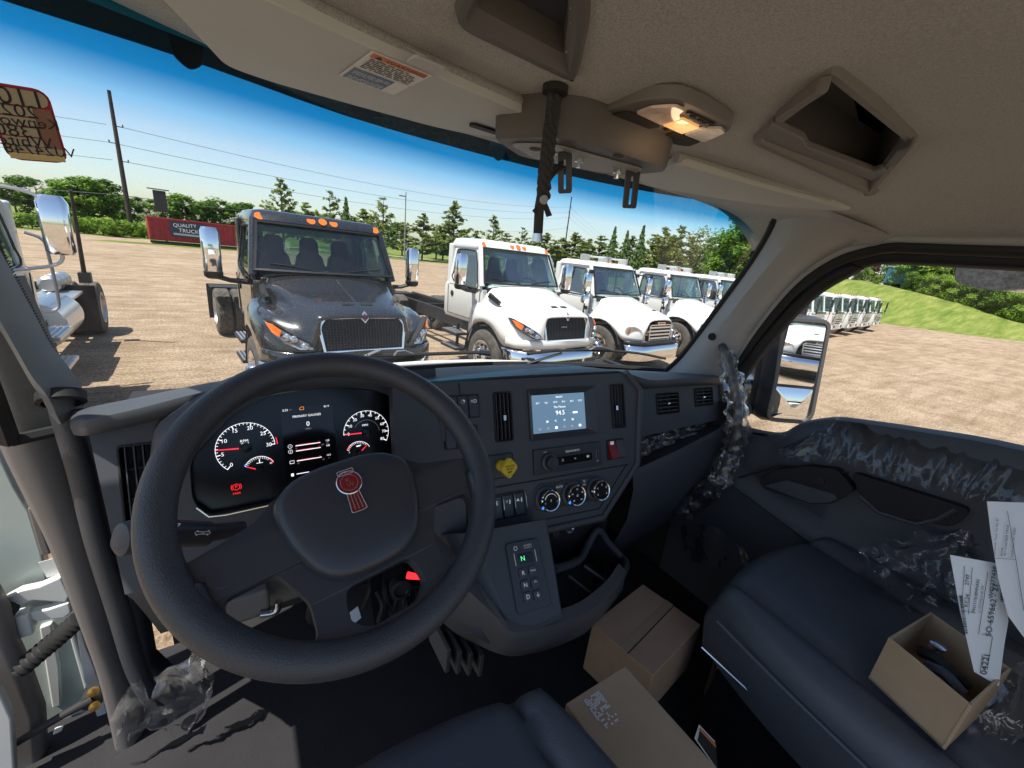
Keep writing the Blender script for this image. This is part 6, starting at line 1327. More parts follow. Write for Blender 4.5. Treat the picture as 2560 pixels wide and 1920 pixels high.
for u, k in ((-.008, 0), (.018, 1), (.046, 2), (.073, 3)):
    v = .0295
    if k in (0, 3):
        s_ = -1 if k == 0 else 1; mk('skip_icon', [DC.P(u-s_*.003, v-.0035, ws_), DC.P(u+s_*.002, v, ws_), DC.P(u-s_*.003, v+.0035, ws_), DC.P(u+s_*.0026, v-.0035, ws_), DC.P(u+s_*.0034, v-.0035, ws_), DC.P(u+s_*.0034, v+.0035, ws_), DC.P(u+s_*.0026, v+.0035, ws_)], [(0, 1, 2), (3, 4, 5, 6)], 'screen_text', ts)
    else: txt('<' if k == 1 else '>', DC, u, v, .012, 'screen_text', ts, ws_)
for k in range(6): fprism('menu_icon', DC, rr(-.036+.0255*k, -.028+.0255*k, .0085, .0150, .0012), ws_, ws_+.0003, 'print_white' if k not in (2, 5) else 'screen_text', ts, bevel=0)
# radio
rd = fprism('radio', DC, rr(-.059, .156, -.103, -.039, .003), -.01, .006, 'smooth_black', dash, bevel=.0015)
txt('KENWORTH', DC, .060, -.0535, .0078, 'print_white', rd, .0066)
ring('button_bar', DC, rr(-.012, .126, -.0885, -.0610, .010), rr(-.009, .123, -.0855, -.0640, .008), .004, .010, 'dash_dark', rd); fprism('button_strip', DC, rr(-.009, .123, -.0855, -.0640, .008), .005, .008, 'gloss_black', rd)
for u, s_ in ((.026, '\u2302'), (.066, '\u2190'), (.108, '\u25cf/')): txt(s_, DC, u, -.074, .009, 'print_white', rd, .0086)
lathe('volume_knob', DC.off(-.016, -.074, .006), [(.024, 0), (.023, .006), (.017, .008), (.0165, .022), (.014, .024), (.004, .0235)], 'smooth_black', rd, 24); txt('AM FM', DC, -.026, -.0475, .004, 'gauge_dim', rd, .0066)
fprism('usb_port', DC, rr(.137, .1435, -.085, -.062, .001), .006, .0075, 'satin_chrome', rd, bevel=0); fprism('usb_slot', DC, rr(.138, .1425, -.084, -.063, .001), .0075, .0078, 'inner_dark', rd, bevel=0); txt('USB', DC, .140, -.0905, .004, 'gauge_dim', rd, .0066)
def rocker(fr, u0, u1, v0, v1, parent, m, sym=None, back=True):
    o = mk('rocker_switch', *g_loft([[fr.P(u, v, w_) for u, v, w_ in ((u0, v0, -.006), (u1, v0, -.006), (u1, v1, -.006), (u0, v1, -.006))], [fr.P(u, v, w_) for u, v, w_ in ((u0, v0, .009), (u1, v0, .009), (u1, v1, .003), (u0, v1, .003))]]), m, parent, bevel=.002)
    if sym: txt(sym, fr.off(0, 0, 0), (u0+u1)/2, v0+(v1-v0)*.72, (u1-u0)*.5, 'print_white', o, .0068)
    return o
sb = fprism('switch_well', DC, rr(.180, .243, -.095, -.037, .004), -.004, .0006, 'inner_dark', dash, bevel=0)
rs = mk('red_rocker', *g_loft([[DC.P(u, v, -.004) for u, v in ((.184, -.092), (.2095, -.092), (.2095, -.040), (.184, -.040))], [DC.P(u, v, w_) for u, v, w_ in ((.184, -.090, .018), (.2095, -.090, .018), (.2095, -.043, .003), (.184, -.043, .003))]]), 'red_switch', sb, bevel=.002)
fprism('switch_icon', DC, rr(.190, .202, -.052, -.043, .001), .004, .0062, 'print_white', sb, bevel=0); rocker(DC, .2135, .240, -.091, -.042, sb, 'dash_dark')
for (u0, v0, v1), n in (((-.282, .056, .113), 3), ((-.290, -.013, .040), 3)):
    w1 = fprism('switch_well', DC, rr(u0, u0+.084, v0, v1, .004), -.004, .0008, 'inner_dark', dash, bevel=0)
    for k in range(n): rocker(DC, u0+.003+.0265*k, u0+.027+.0265*k, v0+.003, v1-.003, w1, 'smooth_black', ('\u2600', '\u25d4', '\u2261D')[k] if v0 > 0 else ('', '\u25d0', '\u25bd')[k])
# parking brake valve
fprism('valve_plate', DC, rr(-.185, -.117, -.096, -.039, .004), -.004, .0012, 'dash_dark', dash); tube('plate_edge', [DC.P(u, v, .0016) for u, v in rr(-.185, -.117, -.096, -.039, .004)], .001, 'inner_dark', dash, 5, closed=True)
pb = lathe('parking_brake_knob', DC.off(-.150, -.066, 0), [(.014, 0), (.014, .012), (.008, .014), (.008, .030), (.013, .032), (.013, .036)], 'yellow_tag', dash, 16)
pk = Fr.axes(DC.P(-.150, -.066, .046), DC.e1+DC.n*-.25, DC.e2+DC.n*.1)
fprism('parking_brake_plate', pk, rpoly([(0, -.027), (.027, 0), (0, .027), (-.027, 0)], .009, 3), -.007, .004, 'yellow_tag', pb, bevel=.0015)
for s_, v, z_ in (('PARKING', .0055, .0072), ('BRAKE', -.0015, .0072), ('PUSH TO RELEASE', -.0165, .0028), ('PULL TO APPLY', .0165, .0028)): txt(s_, pk, 0, v, z_, 'ink', pb, .0045)
fprism('valve_mark', pk, [(-.006, -.0115), (.0, -.0095), (.006, -.0105), (.004, -.0065), (-.002, -.0075), (-.006, -.007)], .0042, .0046, 'ink', pb, bevel=0)
# climate knobs
kp = fprism('climate_panel', DC, rpoly([(-.070, -.165), (-.062, -.137), (-.045, -.128), (.135, -.128), (.160, -.145), (.163, -.17), (.150, -.192), (.13, -.198), (-.03, -.198), (-.060, -.190)], .018, 3), -.004, .001, 'smooth_black', dash)
for k, (u, s_) in enumerate(((-.028, '\u25e2'), (.053, '\u2744'), (.134, '\u25bc'))):
    kb = lathe('climate_knob', DC.off(u, -.168, 0), [(.034, 0), (.033, .004), (.0255, .006), (.0255, .024), (.0245, .026)], 'smooth_black', kp, 32)
    lathe('chrome_ring', DC.off(u, -.168, .024), [(.0268, -.004), (.0272, .002), (.0255, .004), (.0240, .0035), (.0238, .002)], 'chrome', kb, 36); lathe('knob_face', DC.off(u, -.168, .024), [(.0240, .0), (.0240, .002)], 'inner_dark', kb, 32)
    if k == 1:
        for j, t_ in enumerate(('60', '66', '72', '78', '84')): a = radians(225-67*j); txt(t_, DC, u+.0165*cos(a), -.168+.0165*sin(a), .0062, 'print_white', kb, .0268)
        txt('*', DC, u, -.171, .016, 'print_white', kb, .0268)
    elif k == 0:
        txt('F', DC, u, -.168, .009, 'print_white', kb, .0268)
        mb = MB(); A_ = [DC.P(u+.017*cos(radians(a)), -.168+.017*sin(radians(a)), .0268) for a in range(20, 165, 8)]; B_ = [DC.P(u+(.0175+.0001*i)*cos(radians(a)), -.168+(.0182+.0001*i)*sin(radians(a)), .0268) for i, a in enumerate(range(20, 165, 8))]; mb.add(*g_grid([A_, B_])); mb.make('fan_arc', 'print_white', kb); txt('0', DC, u-.017, -.172, .005, 'print_white', kb, .0268); txt('H', DC, u+.018, -.172, .005, 'print_white', kb, .0268)
    else:
        for j in range(5): a = radians(210-60*j); txt('\u2193', DC, u+.0165*cos(a), -.168+.0165*sin(a), .008, 'print_white', kb, .0268)
    fprism('knob_light', DC, rr(u-.0275, u-.0235, -.185, -.180, .001) if k < 2 else rr(u-.034, u-.031, -.166, -.163, .001), .0245, .029, 'gauge_blue' if k < 2 else 'print_white', kb, bevel=0)
fprism('climate_button', DC, rpoly([(.0, -.134), (.026, -.134), (.022, -.152), (.006, -.154)], .003), 0, .004, 'dash_dark', kp); txt('AUTO', DC, .0125, -.143, .0078, 'print_white', kp, .0046); fprism('climate_button', DC, rpoly([(.08, -.133), (.106, -.133), (.102, -.153), (.086, -.154)], .003), 0, .004, 'dash_dark', kp); txt('MAX', DC, .093, -.149, .0045, 'print_white', kp, .0046); txt('\u25bd', DC, .093, -.141, .008, 'print_white', kp, .0046)
# rocker row with bright dividers
rw_ = fprism('switch_well', DC, rr(-.246, -.090, -.197, -.134, .004), -.004, .0008, 'inner_dark', dash, bevel=0)
for k in range(5): rocker(DC, -.243+.0305*k, -.2155+.0305*k, -.192, -.140, rw_, 'smooth_black', ('', '', 'E', 'AXLE', '\u2668')[k] if k < 3 else None)
for k, s_ in ((3, 'Y\u25ae'), (4, '\u25b2\u25ae')): txt(s_, DC, -.229+.0305*k, -.155, .010, 'print_white', rw_, .007)
for k in range(3): tube('divider', [DC.P(-.153+.031*k, v, w_) for v, w_ in ((-.138, .004), (-.150, .011), (-.180, .013), (-.195, .006))], .0013, 'satin_chrome', rw_, 6)
# ---------------------------------------------------------------- passenger side of the dash
mk('passenger_fascia', *g_plate(PD, rpoly([(-.20, .055), (.186, .062), (.192, -.086), (-.05, -.098), (-.23, -.108)], .01, 2), [rr(-.1345, -.0275, -.0455, .0265, .006), rr(.050, .148, -.032, .034, .006)], 0, -.04), 'dash_dark', dash, smooth=30)
vent(PD, -.1345, -.0275, -.0455, .0265, False, 5, dash, (-.078, -.010)); vent(PD, .050, .148, -.032, .034, False, 5, dash, (.098, .0))
fprism('shelf_back', PD, [(-.23, -.075), (.19, -.075), (.19, -.21), (-.23, -.23)], -.10, -.07, 'inner_dark', dash)
mk('glove_panel', *g_grid([[PD.P(u, v, w_) for u, v, w_ in ((-.26, -.205, w0), (-.05, -.165, w0), (.12, -.125, w0), (.21, -.098, w0))] for w0 in (-.08, -.0, .012)]+[[PD.P(u, v, w0) for u, v in ((-.27, -.205-d), (-.05, -.165-d), (.12, -.125-d), (.23, -.098-d))] for d, w0 in ((.015, .018), (.06, .016), (.16, -.02), (.30, -.12), (.42, -.26))]), 'dash_dark', dash, smooth=40)
tube('fascia_end_trim', [PD.P(u, v, .004) for u, v in ((.190, .05), (.198, -.02), (.195, -.09), (.185, -.12))], .010, 'dash_grey', dash, 8)
rnd = random.Random(11)
rows = []
c4 = [PD.uv(*MM(x, y)) for x, y in ((1420, 490), (1860, 365), (1880, 440), (1420, 640))]
for i in range(13):
    row = []
    for j in range(25):
        a = Vector(c4[0]).lerp(Vector(c4[1]), j/24); b = Vector(c4[3]).lerp(Vector(c4[2]), j/24); p = a.lerp(b, i/12); row.append(PD.P(p.x, p.y, -.022+.010*sin(j*.8+i*.5)+.008*sin(j*1.7-i*.9+sin(i))+.003*rnd.uniform(-1, 1)))
    rows.append(row)
tag(sheet('plastic_bag', rows, 'film_milky', None, smooth=70), 'crumpled clear plastic bag lying in the dashboard shelf', 'plastic bag')
# ---------------------------------------------------------------- shifter housing and floor console
fprism('shifter_pad', SH, rr(-.039, .041, -.066, .073, .006), .0, .006, 'smooth_black', dash, bevel=.002)
sp = [o for o in dash.children if o.name.startswith('shifter_pad')][0]
for (u, v, s_) in ((-.012, .008, 'R'), (.012, .009, 'MODE'), (-.012, -.016, 'N'), (.012, -.0165, '\u2191'), (-.0115, -.039, 'D'), (.012, -.040, '\u2193')):
    b = fprism('gear_button', SH, rr(u-.0095, u+.0095, v-.0095, v+.0095, .003), .005, .010, 'dash_dark', sp, bevel=.0015); txt(s_, SH, u, v, .012 if len(s_) == 1 else .0045, 'print_white', sp, .0105)
fprism('gear_display', SH, rr(-.016, .020, .026, .047, .003), .005, .008, 'gloss_black', sp); txt('N', SH, -.006, .0365, .014, 'seg_green', sp, .0085); txt('N', SH, .008, .0365, .014, 'inner_dark', sp, .0085); txt('ALLISON', SH, .012, .062, .005, 'gauge_dim', sp, .0065); txt('TRANSMISSION', SH, .012, .057, .003, 'gauge_dim', sp, .0065); tube('maker_mark', [SH.P(-.018+.004*cos(a*pi/6), .060+.004*sin(a*pi/6), .0066) for a in range(12)], .0006, 'gauge_dim', sp, 5, closed=True)
for u in (-.024, .027): tube('shift_scale', [SH.P(u, .025, .0066), SH.P(u, .05, .0066)], .0006, 'gauge_dim', sp, 5)
hs_ = [(-.125, .10), (.076, .10), (.060, -.092), (-.005, -.098), (-.05, -.085)]
mk('shifter_housing', *g_grid([[SH.P(u, v, 0) for u, v in ((-.10, .11), (-.085, .02), (-.062, -.06), (-.045, -.088), (.0, -.094), (.062, -.088), (.068, .0), (.074, .11))], [SH.P(u, v, -.006) for u, v in ((-.108, .11), (-.095, .015), (-.072, -.066), (-.05, -.098), (.0, -.104), (.066, -.096), (.073, .0), (.079, .11))], [SH.P(u, v, -.10) for u, v in ((-.20, .13), (-.17, .02), (-.12, -.09), (-.06, -.13), (.0, -.135), (.066, -.11), (.075, .0), (.082, .11))]]), 'dash_dark', dash, smooth=35)
mk('shifter_face', [SH.P(u, v, -.0005) for u, v in ((-.10, .11), (-.085, .02), (-.062, -.06), (-.045, -.088), (.0, -.094), (.062, -.088), (.068, .0), (.074, .11))], [list(range(8))], 'dash_dark', dash)
CC = lambda x, y: (850+x*.3888, 1280+y*.3888)
def cz(x, y, z): return onz(*CC(x, y), z)
# open tray to the passenger side: rim, floor
rim = [cz(x, y, 1.66) for x, y in ((1370, 365), (1480, 335), (1560, 300), (1600, 260))]
rimp = crom([ony(*CC(x, y), Y) for x, y, Y in ((1385, 365, .60), (1470, 340, .62), (1545, 300, .65), (1590, 220, .68), (1640, 130, .70), (1680, 125, .70), (1720, 190, .69), (1800, 280, .66), (1840, 335, .62), (1800, 430, .58), (1690, 560, .54), (1550, 640, .52), (1420, 690, .51))], 4)
tube('tray_rim', rimp, .011, 'dash_dark', dash, 8)
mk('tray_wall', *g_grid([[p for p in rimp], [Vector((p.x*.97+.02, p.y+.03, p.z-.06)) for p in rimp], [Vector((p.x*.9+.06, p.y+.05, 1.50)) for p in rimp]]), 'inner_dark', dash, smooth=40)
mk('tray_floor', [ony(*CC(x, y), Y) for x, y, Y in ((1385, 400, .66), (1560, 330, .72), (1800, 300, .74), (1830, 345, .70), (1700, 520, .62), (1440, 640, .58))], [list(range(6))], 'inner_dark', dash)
for a_, b_ in (((1470, 410), (1610, 520)), ((1570, 345), (1705, 440))): tube('tray_rib', [ony(*CC(*a_), .645), ony(*CC(*b_), .60)], .004, 'dash_grey', dash, 6)
lathe('power_socket', Fr.axes(ony(*CC(1475, 100), .70), (1, -.1, 0), (0, .35, 1)), [(.017, 0), (.017, .004), (.0135, .004), (.0135, -.01)], 'satin_chrome', dash, 20); lathe('power_socket', Fr.axes(ony(*CC(1395, 130), .70), (1, -.1, 0), (0, .35, 1)), [(.017, 0), (.017, .004), (.0135, .004), (.0135, -.01)], 'rubber', dash, 20)
box('socket_panel', tuple(ony(*CC(1480, 150), .73)), (.30, .02, .16), 'inner_dark', dash)
# lower skirt of the console (lighter grey)
up = crom([ony(*CC(x, y), Y) for x, y, Y in ((600, 210, .66), (700, 380, .60), (850, 530, .56), (1000, 670, .52), (1080, 760, .49), (1200, 770, .48), (1400, 720, .48), (1600, 640, .50), (1760, 500, .54), (1840, 380, .58))], 4)
lo = crom([ony(*CC(x, y), Y) for x, y, Y in ((560, 600, .70), (650, 700, .66), (760, 790, .63), (900, 860, .59), (1030, 915, .54), (1150, 925, .52), (1350, 880, .53), (1560, 790, .55), (1650, 720, .58), (1760, 580, .62))], 4)
mk('console_skirt', *g_grid([[p+Vector((0, .03, .004)) for p in up], up, [a.lerp(b, .5)+Vector((0, -.012, 0)) for a, b in zip(up, lo)], lo, [p+Vector((0, .12, -.02)) for p in lo]]), 'dash_grey', dash, smooth=45)
mk('console_side', *g_grid([up[:18], [Vector((p.x-.02, p.y+.14, p.z+.05)) for p in up[:18]]]), 'dash_grey', dash, smooth=45)
for k in range(4): box('console_rib', tuple(ony(*CC(640+70*k, 850+12*k), .66)), (.012, .10, .07), 'dash_grey', dash, bevel=.003)

# ================================================================== steering column, stalk
col_ = thing('steering_column', 'dark steering column shroud with the multi-function stalk behind the wheel', 'steering column', (.113, .62, 1.96))
WF = Fr((.113, .551, 2.057), 0, 50.8, 9.0)
rg = []
for w_, a, b, du in ((-.055, .075, .060, 0), (-.075, .085, .068, 0), (-.12, .088, .070, 0), (-.20, .080, .065, 0), (-.34, .07, .06, 0)): rg.append([WF.P(u+du, v-.02, w_) for u, v in rr(-a, a, -b, b, .03, 4)])
mk('shroud', *g_loft(rg), 'dash_dark', col_, smooth=40)
SB = lambda x, y, Y: ony(x*.3888, 1280+y*.3888, Y)
st = tube('stalk', [SB(1560, 105, .70), SB(1340, 135, .68), SB(1335, 140, .68), SB(1110, 140, .66), SB(900, 155, .64), SB(820, 165, .635)], [.012, .014, .0185, .0195, .0195, .016], 'smooth_black', col_, 16)
tube('stalk_end', [SB(850, 160, .638), SB(775, 178, .632), SB(748, 180, .63)], [.023, .021, .012], 'dash_dark', col_, 14)
sf = Fr.axes(SB(1180, 140, .655), SB(1340, 135, .672)-SB(1110, 140, .652), (0, .25, 1)); sf.o = sf.o-ray(1180*.3888, 1280+140*.3888).normalized()*.0225
for s_, u, v, z_ in (('\u21e6\u21e8', .026, .0, .015), ('\u25bd', -.012, .010, .009), ('\u25bd', -.013, -.010, .010), ('\u2013', -.024, .008, .010), ('\u2013', -.024, -.003, .010)): txt(s_, sf, u, v, z_, 'print_white', col_, .0)
# parts under the column
box('column_bracket', tuple(SB(1560, 560, .66)), (.075, .05, .05), 'dash_grey', col_, bevel=.006); box('column_bracket', tuple(SB(1750, 450, .70)), (.10, .05, .07), 'dash_grey', col_, bevel=.01)
tube('tilt_lever', crom([SB(1790, 575, .63), SB(1785, 625, .63), SB(1740, 650, .63), SB(1670, 660, .63)], 4), .006, 'satin_chrome', col_, 8)
tube('lower_shaft', [WF.P(0, -.02, -.30), Vector((.115, .98, 1.40))], .028, 'inner_dark', col_, 10)
pd_ = thing('brake_pedal', 'dark brake pedal below the steering wheel', 'pedal', (.20, .95, 1.35)); f = Fr((.20, .93, 1.42), 0, 35); fprism('pad', f, rr(-.05, .05, -.06, .06, .01), 0, .012, 'rubber', pd_); tube('lever', [f.P(0, .02, 0), f.P(.02, .12, -.1), f.P(.02, .26, -.14)], .010, 'inner_dark', pd_, 6)
ap_ = thing('accelerator_pedal', 'dark accelerator pedal right of the brake', 'pedal', (.33, .95, 1.3)); f = Fr((.33, .95, 1.38), 0, 40); fprism('pad', f, rr(-.03, .03, -.11, .11, .01), 0, .012, 'rubber', ap_); tube('lever', [f.P(0, .08, 0), f.P(0, .18, -.1)], .008, 'inner_dark', ap_, 6)
tagp = fprism('paper_tag', Fr(ony(*CC(100, 665), .80), 10, 20), [(-.011, -.018), (.012, -.012), (.008, .019), (-.012, .014)], 0, .001, 'paper', None, bevel=0); tag(tagp, 'small white paper tag under the steering column', 'tag')
rl = fprism('red_lever', Fr(ony(*CC(465, 408), .66), -15, 30), rpoly([(-.014, -.004), (.016, -.010), (.018, .0), (-.010, .010)], .003), 0, .006, 'tell_red', None); tag(rl, 'small glowing red tab below the steering wheel hub', 'tab')
# wiring tangle behind the lower wheel opening
wt = thing('wiring_harness', 'dark wiring and fuse connectors under the dash behind the wheel', 'wiring', tuple(ony(*CC(300, 560), .85)))
rnd = random.Random(2)
for k in range(9):
    x0, y0 = rnd.uniform(180, 520), rnd.uniform(420, 520); tube('wire_loom', crom([ony(*CC(x0, y0), .86), ony(*CC(x0+rnd.uniform(-60, 60), y0+90), .83), ony(*CC(x0+rnd.uniform(-80, 40), y0+190), .84)], 5), rnd.uniform(.004, .009), 'rubber', wt, 6)
lathe('connector', Fr(ony(*CC(390, 490), .80), -10, 10), [(.026, -.02), (.026, .01), (.018, .012), (.018, .004)], 'rubber', wt, 16); fprism('connector_tag', Fr(ony(*CC(430, 525), .79), 0, 20), [(-.008, -.004), (.008, -.006), (.002, .008)], 0, .001, 'paper', wt, bevel=0)

# ================================================================== steering wheel
sw = thing('steering_wheel', 'large black four-spoke steering wheel with red emblem on the hub', 'steering wheel', tuple(WF.o))
R0, r0 = .2142, .0208
ringv = []
NR = 96
for k in range(NR):
    a = 2*pi*k/NR; ringv.append([WF.P((R0+r0*1.0*cos(b))*cos(a), (R0+r0*cos(b))*sin(a), r0*1.02*sin(b)) for b in [2*pi*j/20 for j in range(20)]])
mk('rim', *g_grid(ringv, cu=True, cv=True), 'wheel_black', sw, smooth=80)
# spokes: one casting with two side openings and one lower opening
arc_ = [(.208*cos(radians(a_)), .208*sin(radians(a_))) for a_ in range(352, 187, -6)]
top_ = [(-.206, -.027), (-.165, -.017), (-.120, -.004), (-.095, .016), (-.06, .030), (0, .034), (.06, .030), (.095, .016), (.120, -.004), (.165, -.017), (.206, -.027)]
so = [(.170, -.080), (.112, -.076), (.0875, -.126), (.090, -.168), (.108, -.174), (.142, -.152), (.166, -.118)]
hole_r = rpoly(so, .010, 3); hole_l = [(-u, v) for u, v in hole_r][::-1]; hole_b = rpoly([(-.046, -.131), (.046, -.131), (.054, -.168), (.034, -.188), (-.034, -.188), (-.054, -.168)], .010, 3)
def dish(u, v, w): d = sqrt(u*u+v*v); return w+.010*max(0, (d-.11)/.10)
vs, fs = g_plate(WF, top_+arc_, [hole_r, hole_l, hole_b], -.012, -.034)
N_ = len(vs)//2
fl_ = (top_+arc_)+hole_r+hole_l+hole_b
vs = [WF.P(u, v, dish(u, v, -.012)) for u, v in fl_]+[WF.P(u, v, dish(u, v, -.036)) for u, v in fl_]
mk('spokes', vs, fs, 'smooth_black', sw, bevel=.0045, seg=3)
for s in (1, -1):
    pp = rpoly([(s*.114, -.016), (s*.176, -.034), (s*.184, -.060), (s*.170, -.070), (s*.110, -.067)], .008, 3)
    if s < 0: pp = pp[::-1]
    vs = [WF.P(u, v, dish(u, v, -.014)) for u, v in pp]+[WF.P(u, v, dish(u, v, -.0085)) for u, v in inset(pp, .002)]; n = len(pp)
    mk('spoke_pad', vs, [list(range(n)), list(range(n, 2*n))]+[(i, (i+1) % n, n+(i+1) % n, n+i) for i in range(n)], 'smooth_black', sw, bevel=.002)
    tube('pad_seam', [WF.P(u, v, dish(u, v, -.0115)) for u, v in inset(pp, -.0015)], .0010, 'inner_dark', sw, 5, closed=True)
    gp_ = crom([WF.P(s*.194, -.050, .0), WF.P(s*.184, -.090, .0), WF.P(s*.165, -.130, .0), WF.P(s*.138, -.161, .0), WF.P(s*.105, -.184, .0)], 6)
    tube('grip', gp_, [.006]+[.0125]*(len(gp_)-2)+[.006], 'smooth_black', sw, 10)
    tube('grip_seam', [WF.P(u, v, w_) for u, v, w_ in crom([(s*.200, -.035, .016), (s*.190, -.090, .017), (s*.172, -.134, .017), (s*.145, -.168, .017), (s*.100, -.195, .016)], 5)], .0010, 'inner_dark', sw, 5)
hub = rpoly([(-.066, .030), (-.030, .037), (.030, .037), (.066, .030), (.094, .008), (.096, -.020), (.088, -.060), (.070, -.100), (.050, -.117), (.020, -.123), (-.020, -.123), (-.050, -.117), (-.070, -.100), (-.088, -.060), (-.096, -.020), (-.094, .008)], .012, 2)
n = len(hub); rg = []
for sc, w_ in ((1.0, -.050), (1.03, -.028), (1.03, -.008), (1.015, .0005), (.975, .0065), (.90, .0095), (.7, .0120), (.4, .0138), (.03, .0145)): rg.append([WF.P(u*sc, -.043+(v+.043)*sc, w_) for u, v in hub])
mk('hub_pad', *g_loft(rg), 'smooth_black', sw, smooth=55)
tube('hub_seam', [WF.P(u*1.01, -.043+(v+.043)*1.01, -.010) for u, v in hub], .0018, 'inner_dark', sw, 5, closed=True)
# emblem
EF = WF.off(.0, -.003, .0142); em = lathe('emblem', EF, [(.0178, 0), (.0178, .0022), (.0165, .003), (.0160, .0016)], 'satin_chrome', sw, 32)
lathe('emblem_disc', EF, [(.0160, .0005), (.0160, .0018)], 'kw_red', em, 32)
tube('emblem_circle', [EF.P(.0118*cos(a*pi/12), .0118*sin(a*pi/12), .002) for a in range(24)], .0006, 'satin_chrome', em, 5, closed=True)
txt('K', EF, -.001, .0035, .0095, 'satin_chrome', em, .0022); txt('W', EF, .0008, -.0042, .0095, 'satin_chrome', em, .0022)
ring('emblem_crest', EF, rr(-.0118, .0118, .0125, .0205, .002), rr(-.0106, .0106, .0136, .0194, .0015), 0, .0026, 'satin_chrome', em); fprism('crest_field', EF, rr(-.0108, .0108, .0135, .0196, .0015), 0, .0016, 'kw_red', em, bevel=0)
for k in range(3): fprism('crest_bar', EF, rr(-.0085+.0062*k, -.0040+.0062*k, .0150, .0180, .0006), .001, .0022, 'satin_chrome', em, bevel=0)
tail_o = [(-.0090, -.0155), (.0090, -.0155), (.0112, -.0430), (.006, -.0445), (-.006, -.0445), (-.0112, -.0430)]; tail_i = [(-.0078, -.0165), (.0078, -.0165), (.0098, -.0420), (.005, -.0432), (-.005, -.0432), (-.0098, -.0420)]
ring('emblem_tail', EF, tail_o, tail_i, 0, .0026, 'satin_chrome', em); fprism('tail_field', EF, tail_i, 0, .0014, 'kw_red', em, bevel=0)
for k in range(3): u = -.0045+.0045*k; fprism('tail_bar', EF, [(u-.0007, -.018), (u+.0007, -.018), (u*1.15+.0008, -.041), (u*1.15-.0008, -.041)], .001, .0024, 'satin_chrome', em, bevel=0)
# ================================================================== seats
def cushion(name, f, hw, ln, H, R, depth, m, parent, nx=36, ny=40, groove=None, dip=0, k=.55, crown=.02):
    """upholstered cushion: u across, v along, top at w = H"""
    vs = []; fs = []
    def pt(a, b, extra=0):
        x = a*sqrt(max(0, 1-b*b*k/2)); y = b*sqrt(max(0, 1-a*a*k/2)); e = 1-max(abs(a), abs(b)); q = min(1, e/.15); drop = R*(1-sqrt(max(0, 1-(1-q)**2)))
        w = H-drop+crown*(1-a*a)*(1-b*b)
        g_ = groove(x*hw, y*ln/2) if groove else 0
        return f.P(x*hw*(1+extra), y*ln/2*(1+extra), w-g_)
    for i in range(ny+1):
        for j in range(nx+1):
            a = -1+2*j/nx; b = -1+2*i/ny; a = sin(a*pi/2)*.5+a*.5; b = sin(b*pi/2)*.5+b*.5; vs.append(pt(a, b))
    for i in range(ny):
        for j in range(nx): fs.append((i*(nx+1)+j, i*(nx+1)+j+1, (i+1)*(nx+1)+j+1, (i+1)*(nx+1)+j))
    loop = [j for j in range(nx+1)]+[i*(nx+1)+nx for i in range(1, ny+1)]+[ny*(nx+1)+j for j in range(nx-1, -1, -1)]+[i*(nx+1) for i in range(ny-1, 0, -1)]
    base = len(vs); n = len(loop)
    for dlt, sc in ((depth*.3, 1.03), (depth, .98)):
        for q in loop:
            p = vs[q]-f.o; u, v, w = p.dot(f.e1), p.dot(f.e2), p.dot(f.n); vs.append(f.P(u*sc, v*sc, H-R-dlt))
    prev = loop
    for r_ in range(2):
        cur = [base+r_*n+i for i in range(n)]
        for i in range(n): fs.append((prev[i], prev[(i+1) % n], cur[(i+1) % n], cur[i]))
        prev = cur
    fs.append(prev[::-1]); return mk(name, vs, fs, m, parent, smooth=75)
def gro(x0, y0=None, d=.010, wd=.010):
    def g_(x, y):
        v = d*math.exp(-((abs(x)-x0)/wd)**2)-(.016*min(1, max(0, (abs(x)-x0)/.05)))
        if y0 is not None: v += d*math.exp(-((y-y0)/wd)**2)*(1 if abs(x) < x0 else 0)
        return v
    return g_
ds_ = thing('cab_chair', 'black leather driver seat cushion at the bottom edge', 'seat', (.12, .1, 1.25))
fS = Fr.axes((.122, .10, 1.60), (1, 0, 0), (0, 1, .05))
cushion('cushion', fS,   .315, .64, .085, .045, .10, 'leather', ds_, groove=gro(.215, None, .018, .012))
tube('seam', crom([fS.P(.215, v, .0835-.012+(-.0 if v < .2 else -.0)) for v in (-.2, 0, .15, .24)], 5), .0016, 'stitch', ds_, 5)
box('seat_base', (.12, .0, 1.36), (.46, .50, .36), 'inner_dark', ds_, bevel=.02)
psx = 1.125
ps_ = thing('cab_chair', 'black leather passenger seat with raised side bolster, beside the boxes', 'seat', (psx, .05, 1.25))
fP = Fr.axes((psx, .05, 1.60), (1, -.05, 0), (.05, 1, .06))
cushion('cushion', fP, .300, .64, .095, .05, .12, 'leather', ps_, groove=gro(.185, -.08, .024, .013), crown=.012)
tube('piping', crom([fP.P(-.295, .24, .055), fP.P(-.306, .1, .055), fP.P(-.308, -.05, .053), fP.P(-.308, -.2, .05)], 6), .003, 'stitch', ps_, 6)
box('seat_base', (psx+.0, .02, 1.36), (.50, .56, .36), 'gloss_black', ps_, bevel=.02)
tube('base_trim', [onx(1755, 1618, .845), onx(2090, 1930, .845)], .0028, 'satin_chrome', ps_, 6)
# backrest with a dark fabric cover at the right edge of the picture
bkf = Fr.axes((psx+.12, -.34, 1.98), (1, 0, 0), (0, -.18, 1))
rg = [[Vector((psx+x, -.24-.20*(z-1.66)+y, z)) for x, y in rr(-w_, w_, -.06, .06, .05, 4)] for z, w_ in ((1.62, .24), (1.72, .28), (1.95, .28), (2.20, .26), (2.36, .20), (2.40, .14))]
mk('backrest', *g_loft(rg), 'leather', ps_, smooth=60)
